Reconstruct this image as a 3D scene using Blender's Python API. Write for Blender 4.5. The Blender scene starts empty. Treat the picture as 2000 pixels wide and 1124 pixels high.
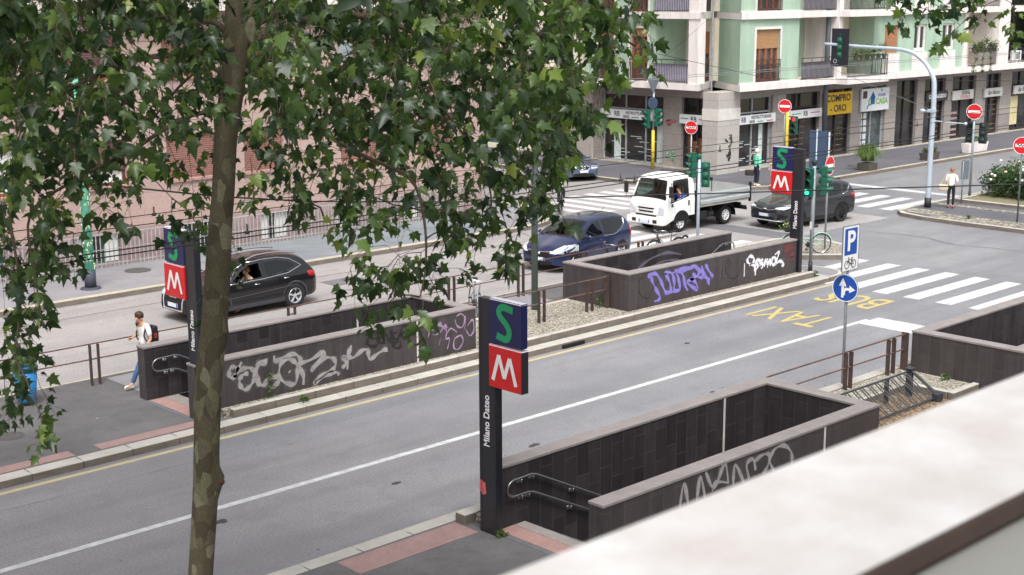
import bpy, bmesh, math, random
import numpy as np
from mathutils import Vector, Matrix
from mathutils.geometry import delaunay_2d_cdt
R = math.radians
PI = math.pi
# ------------------------------------------------------------ camera, light, exposure
scn = bpy.context.scene
col = scn.collection
CAMH = 9.0
cam_d = bpy.data.cameras.new('camera')
cam = bpy.data.objects.new('camera', cam_d)
col.objects.link(cam)
_f, _th, _ro, _ya = 2751.5, 0.208463, -0.004505, 0.811663
_fw = Vector((math.cos(_ya)*math.cos(_th), math.sin(_ya)*math.cos(_th), -math.sin(_th)))
_r = _fw.cross(Vector((0, 0, 1))).normalized()
_u = _r.cross(_fw)
_c, _s = math.cos(_ro), math.sin(_ro)
_rt = _c*_r+_s*_u
_up = -_s*_r+_c*_u
_m = Matrix((_rt, _up, -_fw)).transposed().to_4x4()
_m.translation = (0, 0, CAMH)
cam.matrix_world = _m
cam_d.sensor_width = 36
cam_d.lens = _f/2000*36
cam_d.clip_start = 0.1
cam_d.clip_end = 2000
cam_d.dof.use_dof = True
cam_d.dof.focus_distance = 27
cam_d.dof.aperture_fstop = 6.0
scn.camera = cam
scn.render.resolution_x = 1024
scn.render.resolution_y = 575
SUN_EL, SUN_AZ = 58, 232      # azimuth of the sun, degrees counter-clockwise from +X
w = bpy.data.worlds.new('World')
scn.world = w
w.use_nodes = True
wt = w.node_tree
bg = wt.nodes['Background']
sky = wt.nodes.new('ShaderNodeTexSky')
sky.sky_type = 'NISHITA'
sky.sun_disc = False
sky.sun_elevation = R(SUN_EL)
sky.sun_rotation = R(90-SUN_AZ)
sky.air_density = 1.2
sky.dust_density = 4.0
hs = wt.nodes.new('ShaderNodeHueSaturation')
hs.inputs['Saturation'].default_value = 0.22
wt.links.new(sky.outputs[0], hs.inputs['Color'])
wt.links.new(hs.outputs[0], bg.inputs[0])
bg.inputs[1].default_value = 0.12
sun_d = bpy.data.lights.new('sun', 'SUN')
sun_d.energy = 1.5
sun_d.angle = R(26)
sun_d.color = (1.0, 0.985, 0.96)
sun = bpy.data.objects.new('sun', sun_d)
col.objects.link(sun)
_sd = Vector((math.cos(R(SUN_AZ))*math.cos(R(SUN_EL)), math.sin(R(SUN_AZ))*math.cos(R(SUN_EL)), math.sin(R(SUN_EL))))
sun.rotation_euler = _sd.to_track_quat('Z', 'Y').to_euler()
scn.view_settings.view_transform = 'Standard'
scn.view_settings.look = 'None'
scn.view_settings.gamma = 1
scn.view_settings.exposure = 0.95
scn.render.engine = 'CYCLES'
scn.cycles.max_bounces = 8
scn.cycles.transparent_max_bounces = 12
# ------------------------------------------------------------ materials
def lin(c):
    return tuple(((v/255+0.055)/1.055)**2.4 if v > 10 else v/255/12.92 for v in c)
_mats = {}
def M(name, colr, rough=0.6, var=0.12, scale=2.0, bump=0.0, bscale=None, metal=0.0, coat=0.0, emit=None, col2=None, spec=None, detail=6, stretch=None):
    if name in _mats: return _mats[name]
    m = bpy.data.materials.new(name)
    m.use_nodes = True
    nt = m.node_tree; N = nt.nodes; L = nt.links
    b = N['Principled BSDF']
    b.inputs['Roughness'].default_value = rough
    b.inputs['Metallic'].default_value = metal
    if spec is not None: b.inputs['Specular IOR Level'].default_value = spec
    if coat:
        b.inputs['Coat Weight'].default_value = coat
        b.inputs['Coat Roughness'].default_value = 0.04
    if var > 0 or col2:
        tc = N.new('ShaderNodeTexCoord')
        src = tc.outputs['Object']
        if stretch:
            mp = N.new('ShaderNodeMapping'); mp.inputs['Scale'].default_value = stretch
            L.new(src, mp.inputs['Vector']); src = mp.outputs[0]
        n = N.new('ShaderNodeTexNoise'); n.inputs['Scale'].default_value = scale; n.inputs['Detail'].default_value = detail
        n.inputs['Roughness'].default_value = 0.65
        L.new(src, n.inputs['Vector'])
        rp = N.new('ShaderNodeValToRGB')
        rp.color_ramp.elements[0].position = 0.32; rp.color_ramp.elements[1].position = 0.68
        c2 = col2 or tuple(min(1, v*(1+var)) for v in colr)
        c1 = colr if col2 else tuple(v*(1-var) for v in colr)
        rp.color_ramp.elements[0].color = (*c1, 1); rp.color_ramp.elements[1].color = (*c2, 1)
        L.new(n.outputs['Fac'], rp.inputs[0]); L.new(rp.outputs[0], b.inputs['Base Color'])
        if bump:
            n2 = N.new('ShaderNodeTexNoise'); n2.inputs['Scale'].default_value = bscale or scale*6; n2.inputs['Detail'].default_value = 4
            L.new(src, n2.inputs['Vector'])
            bp = N.new('ShaderNodeBump'); bp.inputs['Strength'].default_value = bump; bp.inputs['Distance'].default_value = 0.02
            L.new(n2.outputs['Fac'], bp.inputs['Height']); L.new(bp.outputs[0], b.inputs['Normal'])
    else:
        b.inputs['Base Color'].default_value = (*colr, 1)
    if emit:
        b.inputs['Emission Color'].default_value = (*emit[0], 1); b.inputs['Emission Strength'].default_value = emit[1]
    _mats[name] = m
    return m
def ground_mat(name, c1, c2, c3, big=0.25, fine=60, finev=0.35, rough=0.85, bump=0.25, streak=None, patch=None):
    """two scales of worn colour plus a fine aggregate speckle, in world metres"""
    m = bpy.data.materials.new(name); m.use_nodes = True
    nt = m.node_tree; N = nt.nodes; L = nt.links; b = N['Principled BSDF']
    b.inputs['Roughness'].default_value = rough
    g = N.new('ShaderNodeNewGeometry')
    def noise(s, d, r=0.6, vec=None):
        n = N.new('ShaderNodeTexNoise'); n.inputs['Scale'].default_value = s; n.inputs['Detail'].default_value = d; n.inputs['Roughness'].default_value = r
        L.new(vec or g.outputs['Position'], n.inputs['Vector']); return n
    def ramp(inp, a, ca, b_, cb):
        r = N.new('ShaderNodeValToRGB'); r.color_ramp.elements[0].position = a; r.color_ramp.elements[1].position = b_
        r.color_ramp.elements[0].color = (*ca, 1); r.color_ramp.elements[1].color = (*cb, 1); L.new(inp, r.inputs[0]); return r
    def mix(fac, a, b2, mode='MIX'):
        x = N.new('ShaderNodeMix'); x.data_type = 'RGBA'; x.blend_type = mode
        if isinstance(fac, float): x.inputs[0].default_value = fac
        else: L.new(fac, x.inputs[0])
        for i, v in ((6, a), (7, b2)):
            if isinstance(v, tuple): x.inputs[i].default_value = (*v, 1)
            else: L.new(v, x.inputs[i])
        return x.outputs[2]
    base = ramp(noise(big, 5).outputs['Fac'], 0.35, c1, 0.65, c2).outputs[0]
    n2 = noise(big*7, 6, 0.7)
    f2 = ramp(n2.outputs['Fac'], 0.5, (0, 0, 0), 0.75, (0.7, 0.7, 0.7)).outputs[0]
    base = mix(f2, base, c3)
    if streak:
        mp = N.new('ShaderNodeMapping'); mp.inputs['Scale'].default_value = streak
        L.new(g.outputs['Position'], mp.inputs['Vector'])
        n3 = noise(1.0, 4, 0.6, mp.outputs[0])
        f3 = ramp(n3.outputs['Fac'], 0.42, (0, 0, 0), 0.7, (0.6, 0.6, 0.6)).outputs[0]
        base = mix(f3, base, tuple(v*0.72 for v in c1))
    if patch:
        v = N.new('ShaderNodeTexBrick'); v.inputs['Scale'].default_value = 1.0
        v.inputs['Brick Width'].default_value = patch[0]; v.inputs['Row Height'].default_value = patch[1]; v.inputs['Mortar Size'].default_value = 0.012
        v.inputs['Color1'].default_value = (0.8, 0.85, 0.86, 1); v.inputs['Color2'].default_value = (1.12, 1.1, 1.1, 1); v.inputs['Mortar'].default_value = (0.7, 0.7, 0.7, 1)
        L.new(g.outputs['Position'], v.inputs['Vector'])
        base = mix(0.8, base, v.outputs['Color'], 'MULTIPLY')
    sp = ramp(noise(fine, 2, 0.8).outputs['Fac'], 0.3, (1-finev,)*3, 0.7, (1+finev,)*3).outputs[0]
    out = mix(1.0, base, sp, 'MULTIPLY')
    L.new(out, b.inputs['Base Color'])
    if bump:
        bp = N.new('ShaderNodeBump'); bp.inputs['Strength'].default_value = bump; bp.inputs['Distance'].default_value = 0.01
        L.new(noise(fine*0.8, 3).outputs['Fac'], bp.inputs['Height']); L.new(bp.outputs[0], b.inputs['Normal'])
    _mats[name] = m
    return m
def brick_mat(name, c1, c2, mortar, bw, rh, ms, plane, rough=0.6, noise_amt=0.15, nscale=6, off=0.5, bump=0.3, scale_dir=None):
    """slabs with joints; plane gives which world axes make the brick's (u, v), e.g. 'xz'"""
    m = bpy.data.materials.new(name); m.use_nodes = True
    nt = m.node_tree; N = nt.nodes; L = nt.links; b = N['Principled BSDF']; b.inputs['Roughness'].default_value = rough
    g = N.new('ShaderNodeNewGeometry'); sx = N.new('ShaderNodeSeparateXYZ'); L.new(g.outputs['Position'], sx.inputs[0])
    cb = N.new('ShaderNodeCombineXYZ')
    def pick(ch):
        if ch == 's':
            a = N.new('ShaderNodeMath'); a.operation = 'ADD'; L.new(sx.outputs[0], a.inputs[0]); L.new(sx.outputs[1], a.inputs[1]); return a.outputs[0]
        return sx.outputs['xyz'.index(ch)]
    L.new(pick(plane[0]), cb.inputs[0]); L.new(pick(plane[1]), cb.inputs[1])
    v = N.new('ShaderNodeTexBrick'); v.offset = off; v.inputs['Scale'].default_value = 1
    v.inputs['Brick Width'].default_value = bw; v.inputs['Row Height'].default_value = rh; v.inputs['Mortar Size'].default_value = ms
    v.inputs['Mortar Smooth'].default_value = 0.2
    v.inputs['Color1'].default_value = (*c1, 1); v.inputs['Color2'].default_value = (*c2, 1); v.inputs['Mortar'].default_value = (*mortar, 1)
    L.new(cb.outputs[0], v.inputs['Vector'])
    n = N.new('ShaderNodeTexNoise'); n.inputs['Scale'].default_value = nscale; n.inputs['Detail'].default_value = 8; n.inputs['Roughness'].default_value = 0.7
    L.new(g.outputs['Position'], n.inputs['Vector'])
    rp = N.new('ShaderNodeValToRGB'); rp.color_ramp.elements[0].position = 0.3; rp.color_ramp.elements[1].position = 0.7
    rp.color_ramp.elements[0].color = (1-noise_amt,)*3+(1,); rp.color_ramp.elements[1].color = (1+noise_amt,)*3+(1,)
    L.new(n.outputs['Fac'], rp.inputs[0])
    x = N.new('ShaderNodeMix'); x.data_type = 'RGBA'; x.blend_type = 'MULTIPLY'; x.inputs[0].default_value = 1
    L.new(v.outputs['Color'], x.inputs[6]); L.new(rp.outputs[0], x.inputs[7]); L.new(x.outputs[2], b.inputs['Base Color'])
    if bump:
        bp = N.new('ShaderNodeBump'); bp.inputs['Strength'].default_value = bump; bp.inputs['Distance'].default_value = 0.01; bp.invert = True
        L.new(v.outputs['Fac'], bp.inputs['Height']); L.new(bp.outputs[0], b.inputs['Normal'])
    _mats[name] = m
    return m
def gravel_mat(name, ca, cb_, scale=28):
    m = bpy.data.materials.new(name); m.use_nodes = True
    nt = m.node_tree; N = nt.nodes; L = nt.links; b = N['Principled BSDF']; b.inputs['Roughness'].default_value = 0.8
    g = N.new('ShaderNodeNewGeometry')
    v = N.new('ShaderNodeTexVoronoi'); v.inputs['Scale'].default_value = scale
    L.new(g.outputs['Position'], v.inputs['Vector'])
    bw = N.new('ShaderNodeRGBToBW'); L.new(v.outputs['Color'], bw.inputs[0])
    rp = N.new('ShaderNodeValToRGB'); rp.color_ramp.elements[0].color = (*ca, 1); rp.color_ramp.elements[1].color = (*cb_, 1)
    rp.color_ramp.elements[0].position = 0.2; rp.color_ramp.elements[1].position = 0.75
    L.new(bw.outputs[0], rp.inputs[0])
    d = N.new('ShaderNodeValToRGB'); d.color_ramp.elements[0].position = 0.25; d.color_ramp.elements[1].position = 0.75
    d.color_ramp.elements[0].color = (1, 1, 1, 1); d.color_ramp.elements[1].color = (0.35, 0.33, 0.3, 1)
    L.new(v.outputs['Distance'], d.inputs[0])
    x = N.new('ShaderNodeMix'); x.data_type = 'RGBA'; x.blend_type = 'MULTIPLY'; x.inputs[0].default_value = 1
    L.new(rp.outputs[0], x.inputs[6]); L.new(d.outputs[0], x.inputs[7]); L.new(x.outputs[2], b.inputs['Base Color'])
    bp = N.new('ShaderNodeBump'); bp.inputs['Strength'].default_value = 0.9; bp.inputs['Distance'].default_value = 0.02; bp.invert = True
    L.new(v.outputs['Distance'], bp.inputs['Height']); L.new(bp.outputs[0], b.inputs['Normal'])
    _mats[name] = m
    return m
def glass_mat(name, tint, through=0.35, rough=0.02):
    m = bpy.data.materials.new(name); m.use_nodes = True
    nt = m.node_tree; N = nt.nodes; L = nt.links
    N.remove(N['Principled BSDF']); out = N['Material Output']
    tr = N.new('ShaderNodeBsdfTransparent'); tr.inputs[0].default_value = (*tuple(v*through for v in tint), 1)
    gl = N.new('ShaderNodeBsdfGlossy'); gl.inputs['Roughness'].default_value = rough; gl.inputs[0].default_value = (0.95, 1, 1, 1)
    fr = N.new('ShaderNodeFresnel'); fr.inputs[0].default_value = 1.6
    mx = N.new('ShaderNodeMixShader'); L.new(fr.outputs[0], mx.inputs[0]); L.new(tr.outputs[0], mx.inputs[1]); L.new(gl.outputs[0], mx.inputs[2])
    L.new(mx.outputs[0], out.inputs[0])
    _mats[name] = m
    return m
def mirror_glass(name, c, rough=0.05, wave=0.0):
    """shop and house glazing: dark room behind, clear reflection"""
    return M(name, c, rough, 0.5, 1.2, spec=0.9)
# ------------------------------------------------------------ tagging
def tag(o, label=None, cat=None, group=None, kind=None):
    if label: o['label'] = label
    if cat: o['category'] = cat
    if group: o['group'] = group
    if kind: o['kind'] = kind
    return o
def thing(name, label, cat, loc=(0, 0, 0), rz=0.0, group=None):
    o = bpy.data.objects.new(name, None)
    o.empty_display_size = 0.2
    col.objects.link(o); o.location = loc; o.rotation_euler = (0, 0, rz)
    return tag(o, label, cat, group)
def copy_tree(o, parent=None, loc=None, rz=None, label=None, skip=()):
    c = o.copy(); col.objects.link(c)
    if parent: c.parent = parent
    if loc is not None: c.location = loc
    if rz is not None: c.rotation_euler = (0, 0, rz)
    if label: c['label'] = label
    for ch in list(o.children):
        if ch.name.split('.')[0] not in skip: copy_tree(ch, c)
    return c
# ------------------------------------------------------------ mesh builder
class MB:
    def __init__(s, o=(0, 0, 0)):
        s.v = []; s.f = []; s.mi = []; s.o = Vector(o); s.cur = 0
    def add(s, vs, fs):
        k = len(s.v); s.v += [tuple(v) for v in vs]; s.f += [tuple(i+k for i in f) for f in fs]; s.mi += [s.cur]*len(fs); return s
    def m(s, i): s.cur = i; return s
    def box(s, x0, x1, y0, y1, z0, z1):
        if x0 > x1: x0, x1 = x1, x0
        if y0 > y1: y0, y1 = y1, y0
        if z0 > z1: z0, z1 = z1, z0
        vs = [(x, y, z) for x in (x0, x1) for y in (y0, y1) for z in (z0, z1)]
        return s.add(vs, [(0, 1, 3, 2), (4, 6, 7, 5), (0, 4, 5, 1), (2, 3, 7, 6), (0, 2, 6, 4), (1, 5, 7, 3)])
    def bbox(s, x0, x1, y0, y1, z0, z1, r=0.02, seg=2):
        """box with bevelled edges"""
        bm = bmesh.new(); bmesh.ops.create_cube(bm, size=1)
        for v in bm.verts: v.co = Vector(((x0+x1)/2+v.co.x*(x1-x0), (y0+y1)/2+v.co.y*(y1-y0), (z0+z1)/2+v.co.z*(z1-z0)))
        bmesh.ops.bevel(bm, geom=bm.edges[:], offset=r, segments=seg, affect='EDGES', profile=0.6)
        bm.verts.ensure_lookup_table()
        s.add([v.co[:] for v in bm.verts], [[v.index for v in f.verts] for f in bm.faces]); bm.free(); return s
    def obox(s, c, ax, ay, az):
        c, ax, ay, az = map(Vector, (c, ax, ay, az))
        vs = [c+i*ax+j*ay+k*az for i in (-1, 1) for j in (-1, 1) for k in (-1, 1)]
        return s.add(vs, [(0, 1, 3, 2), (4, 6, 7, 5), (0, 4, 5, 1), (2, 3, 7, 6), (0, 2, 6, 4), (1, 5, 7, 3)])
    def quad(s, a, b, c, d): return s.add([a, b, c, d], [(0, 1, 2, 3)])
    def prism(s, poly, z0, z1, top_only=False):
        n = len(poly)
        vs = [(x, y, z0) for x, y in poly]+[(x, y, z1) for x, y in poly]
        fs = [tuple(range(n, 2*n))]
        if not top_only: fs += [tuple(range(n-1, -1, -1))]
        fs += [(i, (i+1) % n, n+(i+1) % n, n+i) for i in range(n)]
        return s.add(vs, fs)
    def ring(s, c, ax, r, n, ref=None):
        ax = Vector(ax).normalized()
        a = ref or (Vector((0, 0, 1)) if abs(ax.z) < 0.9 else Vector((1, 0, 0)))
        u = ax.cross(a).normalized(); v = ax.cross(u)
        return [Vector(c)+r*(math.cos(2*PI*i/n)*u+math.sin(2*PI*i/n)*v) for i in range(n)]
    def tube(s, pts, r, n=8, caps=True):
        pts = [Vector(p) for p in pts]; k = len(pts)
        rs = [float(q) for q in r] if isinstance(r, (list, tuple)) else [float(r)]*k
        rings = []
        u = None
        for i, p in enumerate(pts):
            t = (pts[min(i+1, k-1)]-pts[max(i-1, 0)])
            if t.length < 1e-9: t = Vector((0, 0, 1))
            t.normalize()
            if u is None:
                a = Vector((0, 0, 1)) if abs(t.z) < 0.9 else Vector((1, 0, 0)); u = t.cross(a).normalized()
            else:
                u = (u-t*u.dot(t))
                if u.length < 1e-6: u = t.orthogonal()
                u.normalize()
            v = t.cross(u)
            rings.append([p+rs[i]*(math.cos(2*PI*j/n)*u+math.sin(2*PI*j/n)*v) for j in range(n)])
        vs = [x for rg in rings for x in rg]
        fs = [(i*n+j, i*n+(j+1) % n, (i+1)*n+(j+1) % n, (i+1)*n+j) for i in range(k-1) for j in range(n)]
        if caps: fs += [tuple(range(n-1, -1, -1)), tuple((k-1)*n+j for j in range(n))]
        return s.add(vs, fs)
    def cyl(s, a, b, r, n=12, r2=None): return s.tube([a, b], [r, r if r2 is None else r2], n)
    def lathe(s, c, ax, prof, n=24, ref=None):
        """prof: list of (distance along axis, radius)"""
        c = Vector(c); ax = Vector(ax).normalized(); vs = []; 
        for t, r in prof: vs += s.ring(c+ax*t, ax, max(r, 1e-4), n, ref)
        k = len(prof)
        fs = [(i*n+j, (i+1)*n+j, (i+1)*n+(j+1) % n, i*n+(j+1) % n) for i in range(k-1) for j in range(n)]
        return s.add(vs, fs)
    def ball(s, c, rx, ry=None, rz=None, n=12, m=8, jit=0, rot=None):
        ry = ry or rx; rz = rz or rx; vs = []
        for i in range(m+1):
            th = PI*i/m
            for j in range(n):
                ph = 2*PI*j/n
                q = 1+(random.uniform(-jit, jit) if jit else 0)
                p = Vector((rx*math.sin(th)*math.cos(ph)*q, ry*math.sin(th)*math.sin(ph)*q, rz*math.cos(th)*q))
                if rot: p = rot @ p
                vs.append(Vector(c)+p)
        fs = [(i*n+j, (i+1)*n+j, (i+1)*n+(j+1) % n, i*n+(j+1) % n) for i in range(m) for j in range(n)]
        return s.add(vs, fs)
    def ribbon(s, pts, wd, nrm, off=0.0):
        """flat stroke following pts, lying on a plane with normal nrm"""
        nrm = Vector(nrm); pts = [Vector(p)+nrm*off for p in pts]; k = len(pts); vs = []
        ws = wd if isinstance(wd, (list, tuple)) else [wd]*k
        for i, p in enumerate(pts):
            t = (pts[min(i+1, k-1)]-pts[max(i-1, 0)])
            t = t.normalized() if t.length > 1e-9 else Vector((1, 0, 0))
            q = nrm.cross(t)*ws[i]/2; vs += [p-q, p+q]
        return s.add(vs, [(2*i, 2*i+2, 2*i+3, 2*i+1) for i in range(k-1)])
    def obj(s, name, mats, parent=None, smooth=False, label=None):
        me = bpy.data.meshes.new(name)
        ox, oy, oz = s.o
        me.from_pydata([(x-ox, y-oy, z-oz) for x, y, z in s.v], [], s.f)
        if not isinstance(mats, (list, tuple)): mats = [mats]
        for mm in mats: me.materials.append(mm)
        if len(mats) > 1: me.polygons.foreach_set('material_index', s.mi)
        if smooth: me.polygons.foreach_set('use_smooth', [True]*len(me.polygons))
        me.update()
        o = bpy.data.objects.new(name, me); col.objects.link(o)
        if parent: o.parent = parent
        else: o.location = s.o
        if label: o['label'] = label
        return o
def smooth_path(pts, n=6):
    """Catmull-Rom through pts"""
    P = [Vector(p) for p in pts]
    if len(P) < 3: return P
    out = []
    for i in range(len(P)-1):
        p0 = P[max(i-1, 0)]; p1 = P[i]; p2 = P[i+1]; p3 = P[min(i+2, len(P)-1)]
        for k in range(n):
            t = k/n
            out.append(0.5*((2*p1)+(p2-p0)*t+(2*p0-5*p1+4*p2-p3)*t*t+(3*p1-p0-3*p2+p3)*t**3))
    return out+[P[-1]]
def text_obj(name, body, size, mat, parent, loc, rot, extrude=0.004, sx=1.0, bold=0.0, align='CENTER', shear=0.0):
    cu = bpy.data.curves.new(name, 'FONT'); cu.body = body; cu.size = size; cu.extrude = extrude
    cu.align_x = align; cu.align_y = 'CENTER'; cu.offset = bold; cu.shear = shear; cu.resolution_u = 4
    to = bpy.data.objects.new(name+'_tmp', cu); col.objects.link(to)
    dg = bpy.context.evaluated_depsgraph_get()
    me = bpy.data.meshes.new_from_object(to.evaluated_get(dg)); bpy.data.objects.remove(to); me.name = name
    me.transform(Matrix.Diagonal((sx, 1, 1, 1)))
    me.materials.clear(); me.materials.append(mat)
    o = bpy.data.objects.new(name, me); col.objects.link(o)
    o.parent = parent; o.location = loc; o.rotation_euler = rot
    return o
# text lying on a wall that faces -X (reads left to right towards -Y) or faces -Y (reads towards +X)
ROT_MX = (R(90), 0, R(-90))
ROT_MY = (R(90), 0, 0)
def cells(u0, u1, v0, v1, holes):
    us = sorted({u0, u1, *[h[i] for h in holes for i in (0, 1) if u0 < h[i] < u1]})
    vs = sorted({v0, v1, *[h[i] for h in holes for i in (2, 3) if v0 < h[i] < v1]})
    for a, b in zip(us, us[1:]):
        for c, d in zip(vs, vs[1:]):
            mu, mv = (a+b)/2, (c+d)/2
            if not any(h[0] < mu < h[1] and h[2] < mv < h[3] for h in holes): yield a, b, c, d
def facade(mb, p0, udir, u0, u1, z0, z1, holes, depth, inn):
    """wall with rectangular openings; p0 = world origin of u, udir unit (x,y), inn = unit (x,y) into the building"""
    def P(u, z, d=0.0): return (p0[0]+udir[0]*u+inn[0]*d, p0[1]+udir[1]*u+inn[1]*d, z)
    for a, b, c, d in cells(u0, u1, z0, z1, holes):
        mb.quad(P(a, c), P(b, c), P(b, d), P(a, d))
    for a, b, c, d in holes:
        mb.quad(P(a, c), P(a, c, depth), P(a, d, depth), P(a, d)); mb.quad(P(b, c), P(b, d), P(b, d, depth), P(b, c, depth))
        mb.quad(P(a, d), P(a, d, depth), P(b, d, depth), P(b, d)); mb.quad(P(a, c), P(b, c), P(b, c, depth), P(a, c, depth))
    return P
# ------------------------------------------------------------ ground, road, pavements, markings
ground_mat('asphalt', lin((122, 122, 126)), lin((139, 138, 141)), lin((110, 110, 114)), 0.22, 24, 0.34, rough=0.5, streak=(0.06, 0.9, 1))
_mats['asphalt'].node_tree.nodes['Principled BSDF'].inputs['Specular IOR Level'].default_value = 0.9
ground_mat('asphalt_old', lin((146, 142, 141)), lin((158, 153, 151)), lin((134, 131, 130)), 0.3, 22, 0.26, streak=(0.05, 0.7, 1))
ground_mat('pave_asphalt', lin((93, 91, 92)), lin((112, 110, 111)), lin((80, 78, 79)), 0.5, 50, 0.18, streak=(0.3, 0.5, 1))
ground_mat('pave_far', lin((128, 126, 130)), lin((143, 140, 143)), lin((117, 119, 125)), 0.35, 40, 0.12, patch=None)
ground_mat('pave_patch', lin((112, 122, 128)), lin((136, 138, 141)), lin((122, 116, 118)), 0.5, 40, 0.1, patch=(2.6, 1.1))
ground_mat('pave_dark', lin((86, 85, 91)), lin((98, 97, 103)), lin((78, 77, 83)), 0.35, 40, 0.12)
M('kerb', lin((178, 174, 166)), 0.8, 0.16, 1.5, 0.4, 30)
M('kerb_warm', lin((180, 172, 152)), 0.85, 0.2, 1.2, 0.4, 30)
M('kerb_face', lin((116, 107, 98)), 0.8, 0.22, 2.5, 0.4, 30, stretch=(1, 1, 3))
M('mark_white', lin((196, 196, 197)), 0.7, 0.2, 5, 0.15, 60)
M('mark_yellow', lin((188, 172, 124)), 0.75, 0.3, 3, col2=lin((172, 163, 142)))
M('mark_letters', lin((190, 170, 98)), 0.75, 0.3, 6, col2=lin((176, 164, 122)))
M('iron', lin((84, 82, 80)), 0.6, 0.2, 10, 0.3)
gravel_mat('gravel', lin((134, 127, 114)), lin((206, 200, 186)), 26)
gravel_mat('litter', lin((112, 92, 74)), lin((184, 162, 134)), 24)
gravel_mat('cobble', lin((132, 126, 116)), lin((182, 176, 164)), 8)
M('soil', lin((134, 122, 98)), 0.95, 0.3, 3, col2=lin((112, 112, 80)))
brick_mat('tactile', lin((166, 134, 129)), lin((158, 129, 125)), lin((144, 120, 117)), 0.07, 0.07, 0.012, 'xy', 0.8, 0.12, 4, off=0)
brick_mat('tactile_bright', lin((180, 140, 131)), lin((172, 136, 128)), lin((156, 126, 120)), 0.07, 0.07, 0.012, 'xy', 0.8, 0.14, 4, off=0)
M('slate', lin((104, 106, 112)), 0.8, 0.15, 4)
M('pave_stone', lin((150, 142, 138)), 0.8, 0.15, 4)
PITS = [(15.72, 22.5, 14.18, 16.29), (28.83, 36.0, 14.18, 16.29), (15.5, 22.33, 25.5, 27.25), (28.72, 35.6, 25.55, 27.48)]
def structure(mb, name, m, **k): return tag(mb.obj(name, m, **k), kind='structure')
g = MB()
for a, b, c, d in cells(-300, 500, -300, 500, PITS): g.quad((a, c, 0), (b, c, 0), (b, d, 0), (a, d, 0))
structure(g, 'ground', _mats['asphalt'])
g = MB()
g.quad((-60, 29.97, .004), (49.3, 29.97, .004), (49.3, 38.0, .004), (-60, 38.0, .004))
g.quad((41, 38.05, .004), (49.3, 38.05, .004), (49.3, 90, .004), (41, 90, .004))
structure(g, 'back_road', _mats['asphalt_old'])
def slab(name, x0, x1, y0, y1, z1, m, holes=(), z0=-0.05):
    b = MB((x0, y0, 0))
    for a, b2, c, d in cells(x0, x1, y0, y1, holes): b.quad((a, c, z1), (b2, c, z1), (b2, d, z1), (a, d, z1))
    for p, q in (((x0, y0), (x1, y0)), ((x1, y0), (x1, y1)), ((x1, y1), (x0, y1)), ((x0, y1), (x0, y0))):
        b.quad((*p, z0), (*q, z0), (*q, z1), (*p, z1))
    return structure(b, name, m)
slab('near_pavement', -60, 37, 1.4, 17.3, .15, _mats['pave_asphalt'], PITS)
slab('island_pavement', -60, 36.9, 24.6, 29.8, .15, _mats['pave_asphalt'], PITS)
def kerb_run(name, x0, x1, y0, y1, z0, z1, face_lo=True, step=1.05, m_top='kerb', joints=True, axis='x'):
    """kerb stones with open joints and soft edges; stones along X or Y"""
    b = MB((x0, y0, 0)); b2 = MB((x0, y0, 0))
    lo, hi = (x0, x1) if axis == 'x' else (y0, y1)
    n = max(1, round((hi-lo)/step)); L = (hi-lo)/n
    rnd = random.Random(int(x0*7+y0*13))
    mb = MB((x0, y0, 0))
    for i in range(n):
        a, c = lo+i*L+0.004, lo+(i+1)*L-0.004
        j = rnd.uniform(-.003, .003)
        if axis == 'x': mb.bbox(a, c, y0, y1, z0, z1+j, 0.015, 1)
        else: mb.bbox(x0, x1, a, c, z0, z1+j, 0.015, 1)
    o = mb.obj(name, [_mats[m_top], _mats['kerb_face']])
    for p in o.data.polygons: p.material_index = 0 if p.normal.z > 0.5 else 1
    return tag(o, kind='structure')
kerb_run('kerb', -30, 37, 17.12, 17.45, -.1, .155)
kerb_run('kerb', 14.86, 37, 16.84, 17.1, 0, .33)
kerb_run('kerb', -30, 36.9, 24.45, 24.8, -.1, .155)
kerb_run('kerb', 15.42, 36.6, 24.82, 24.98, 0, .33)
kerb_run('kerb', -30, 36.9, 29.65, 29.95, -.1, .135, m_top='kerb_warm')
# rounded nose of the island, and the small gravel island beside it
def poly_slab(name, poly, z1, m, z0=-.05):
    b = MB((poly[0][0], poly[0][1], 0)); b.prism(poly, z0, z1); return structure(b, name, m)
def offset_poly(poly, d):
    """inset a counter-clockwise polygon"""
    n = len(poly); out = []
    for i in range(n):
        p0, p1, p2 = Vector(poly[i-1]), Vector(poly[i]), Vector(poly[(i+1) % n])
        a = (p1-p0).normalized(); b = (p2-p1).normalized()
        na = Vector((-a.y, a.x)); nb = Vector((-b.y, b.x)); h = (na+nb)
        h = h/max(h.dot(na), 0.2) if h.length > 1e-6 else na
        out.append(tuple(p1+h*d))
    return out
def kerbed(name, poly, z, m_in, w=0.16, m_k='kerb'):
    b = MB((poly[0][0], poly[0][1], 0)); inner = offset_poly(poly, w); n = len(poly)
    for i in range(n):
        j = (i+1) % n; A, B, C, D = poly[i], poly[j], inner[j], inner[i]
        b.m(0).quad((*A, z), (*B, z), (*C, z), (*D, z))
        b.m(1).quad((*A, -.05), (*B, -.05), (*B, z), (*A, z)); b.m(1).quad((*D, z-.03), (*C, z-.03), (*C, z), (*D, z))
    structure(b, 'kerb', [_mats[m_k], _mats['kerb_face']])
    b = MB((poly[0][0], poly[0][1], 0)); b.prism(inner, 0, z-.01, True)
    return structure(b, name, _mats[m_in])
kerbed('island_end', [(36.95, 24.46), (37.6, 24.5), (38.05, 24.75), (38.25, 25.2), (38.2, 26.0), (37.8, 26.35), (36.95, 26.35)], .15, 'pave_far', .14)
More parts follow.
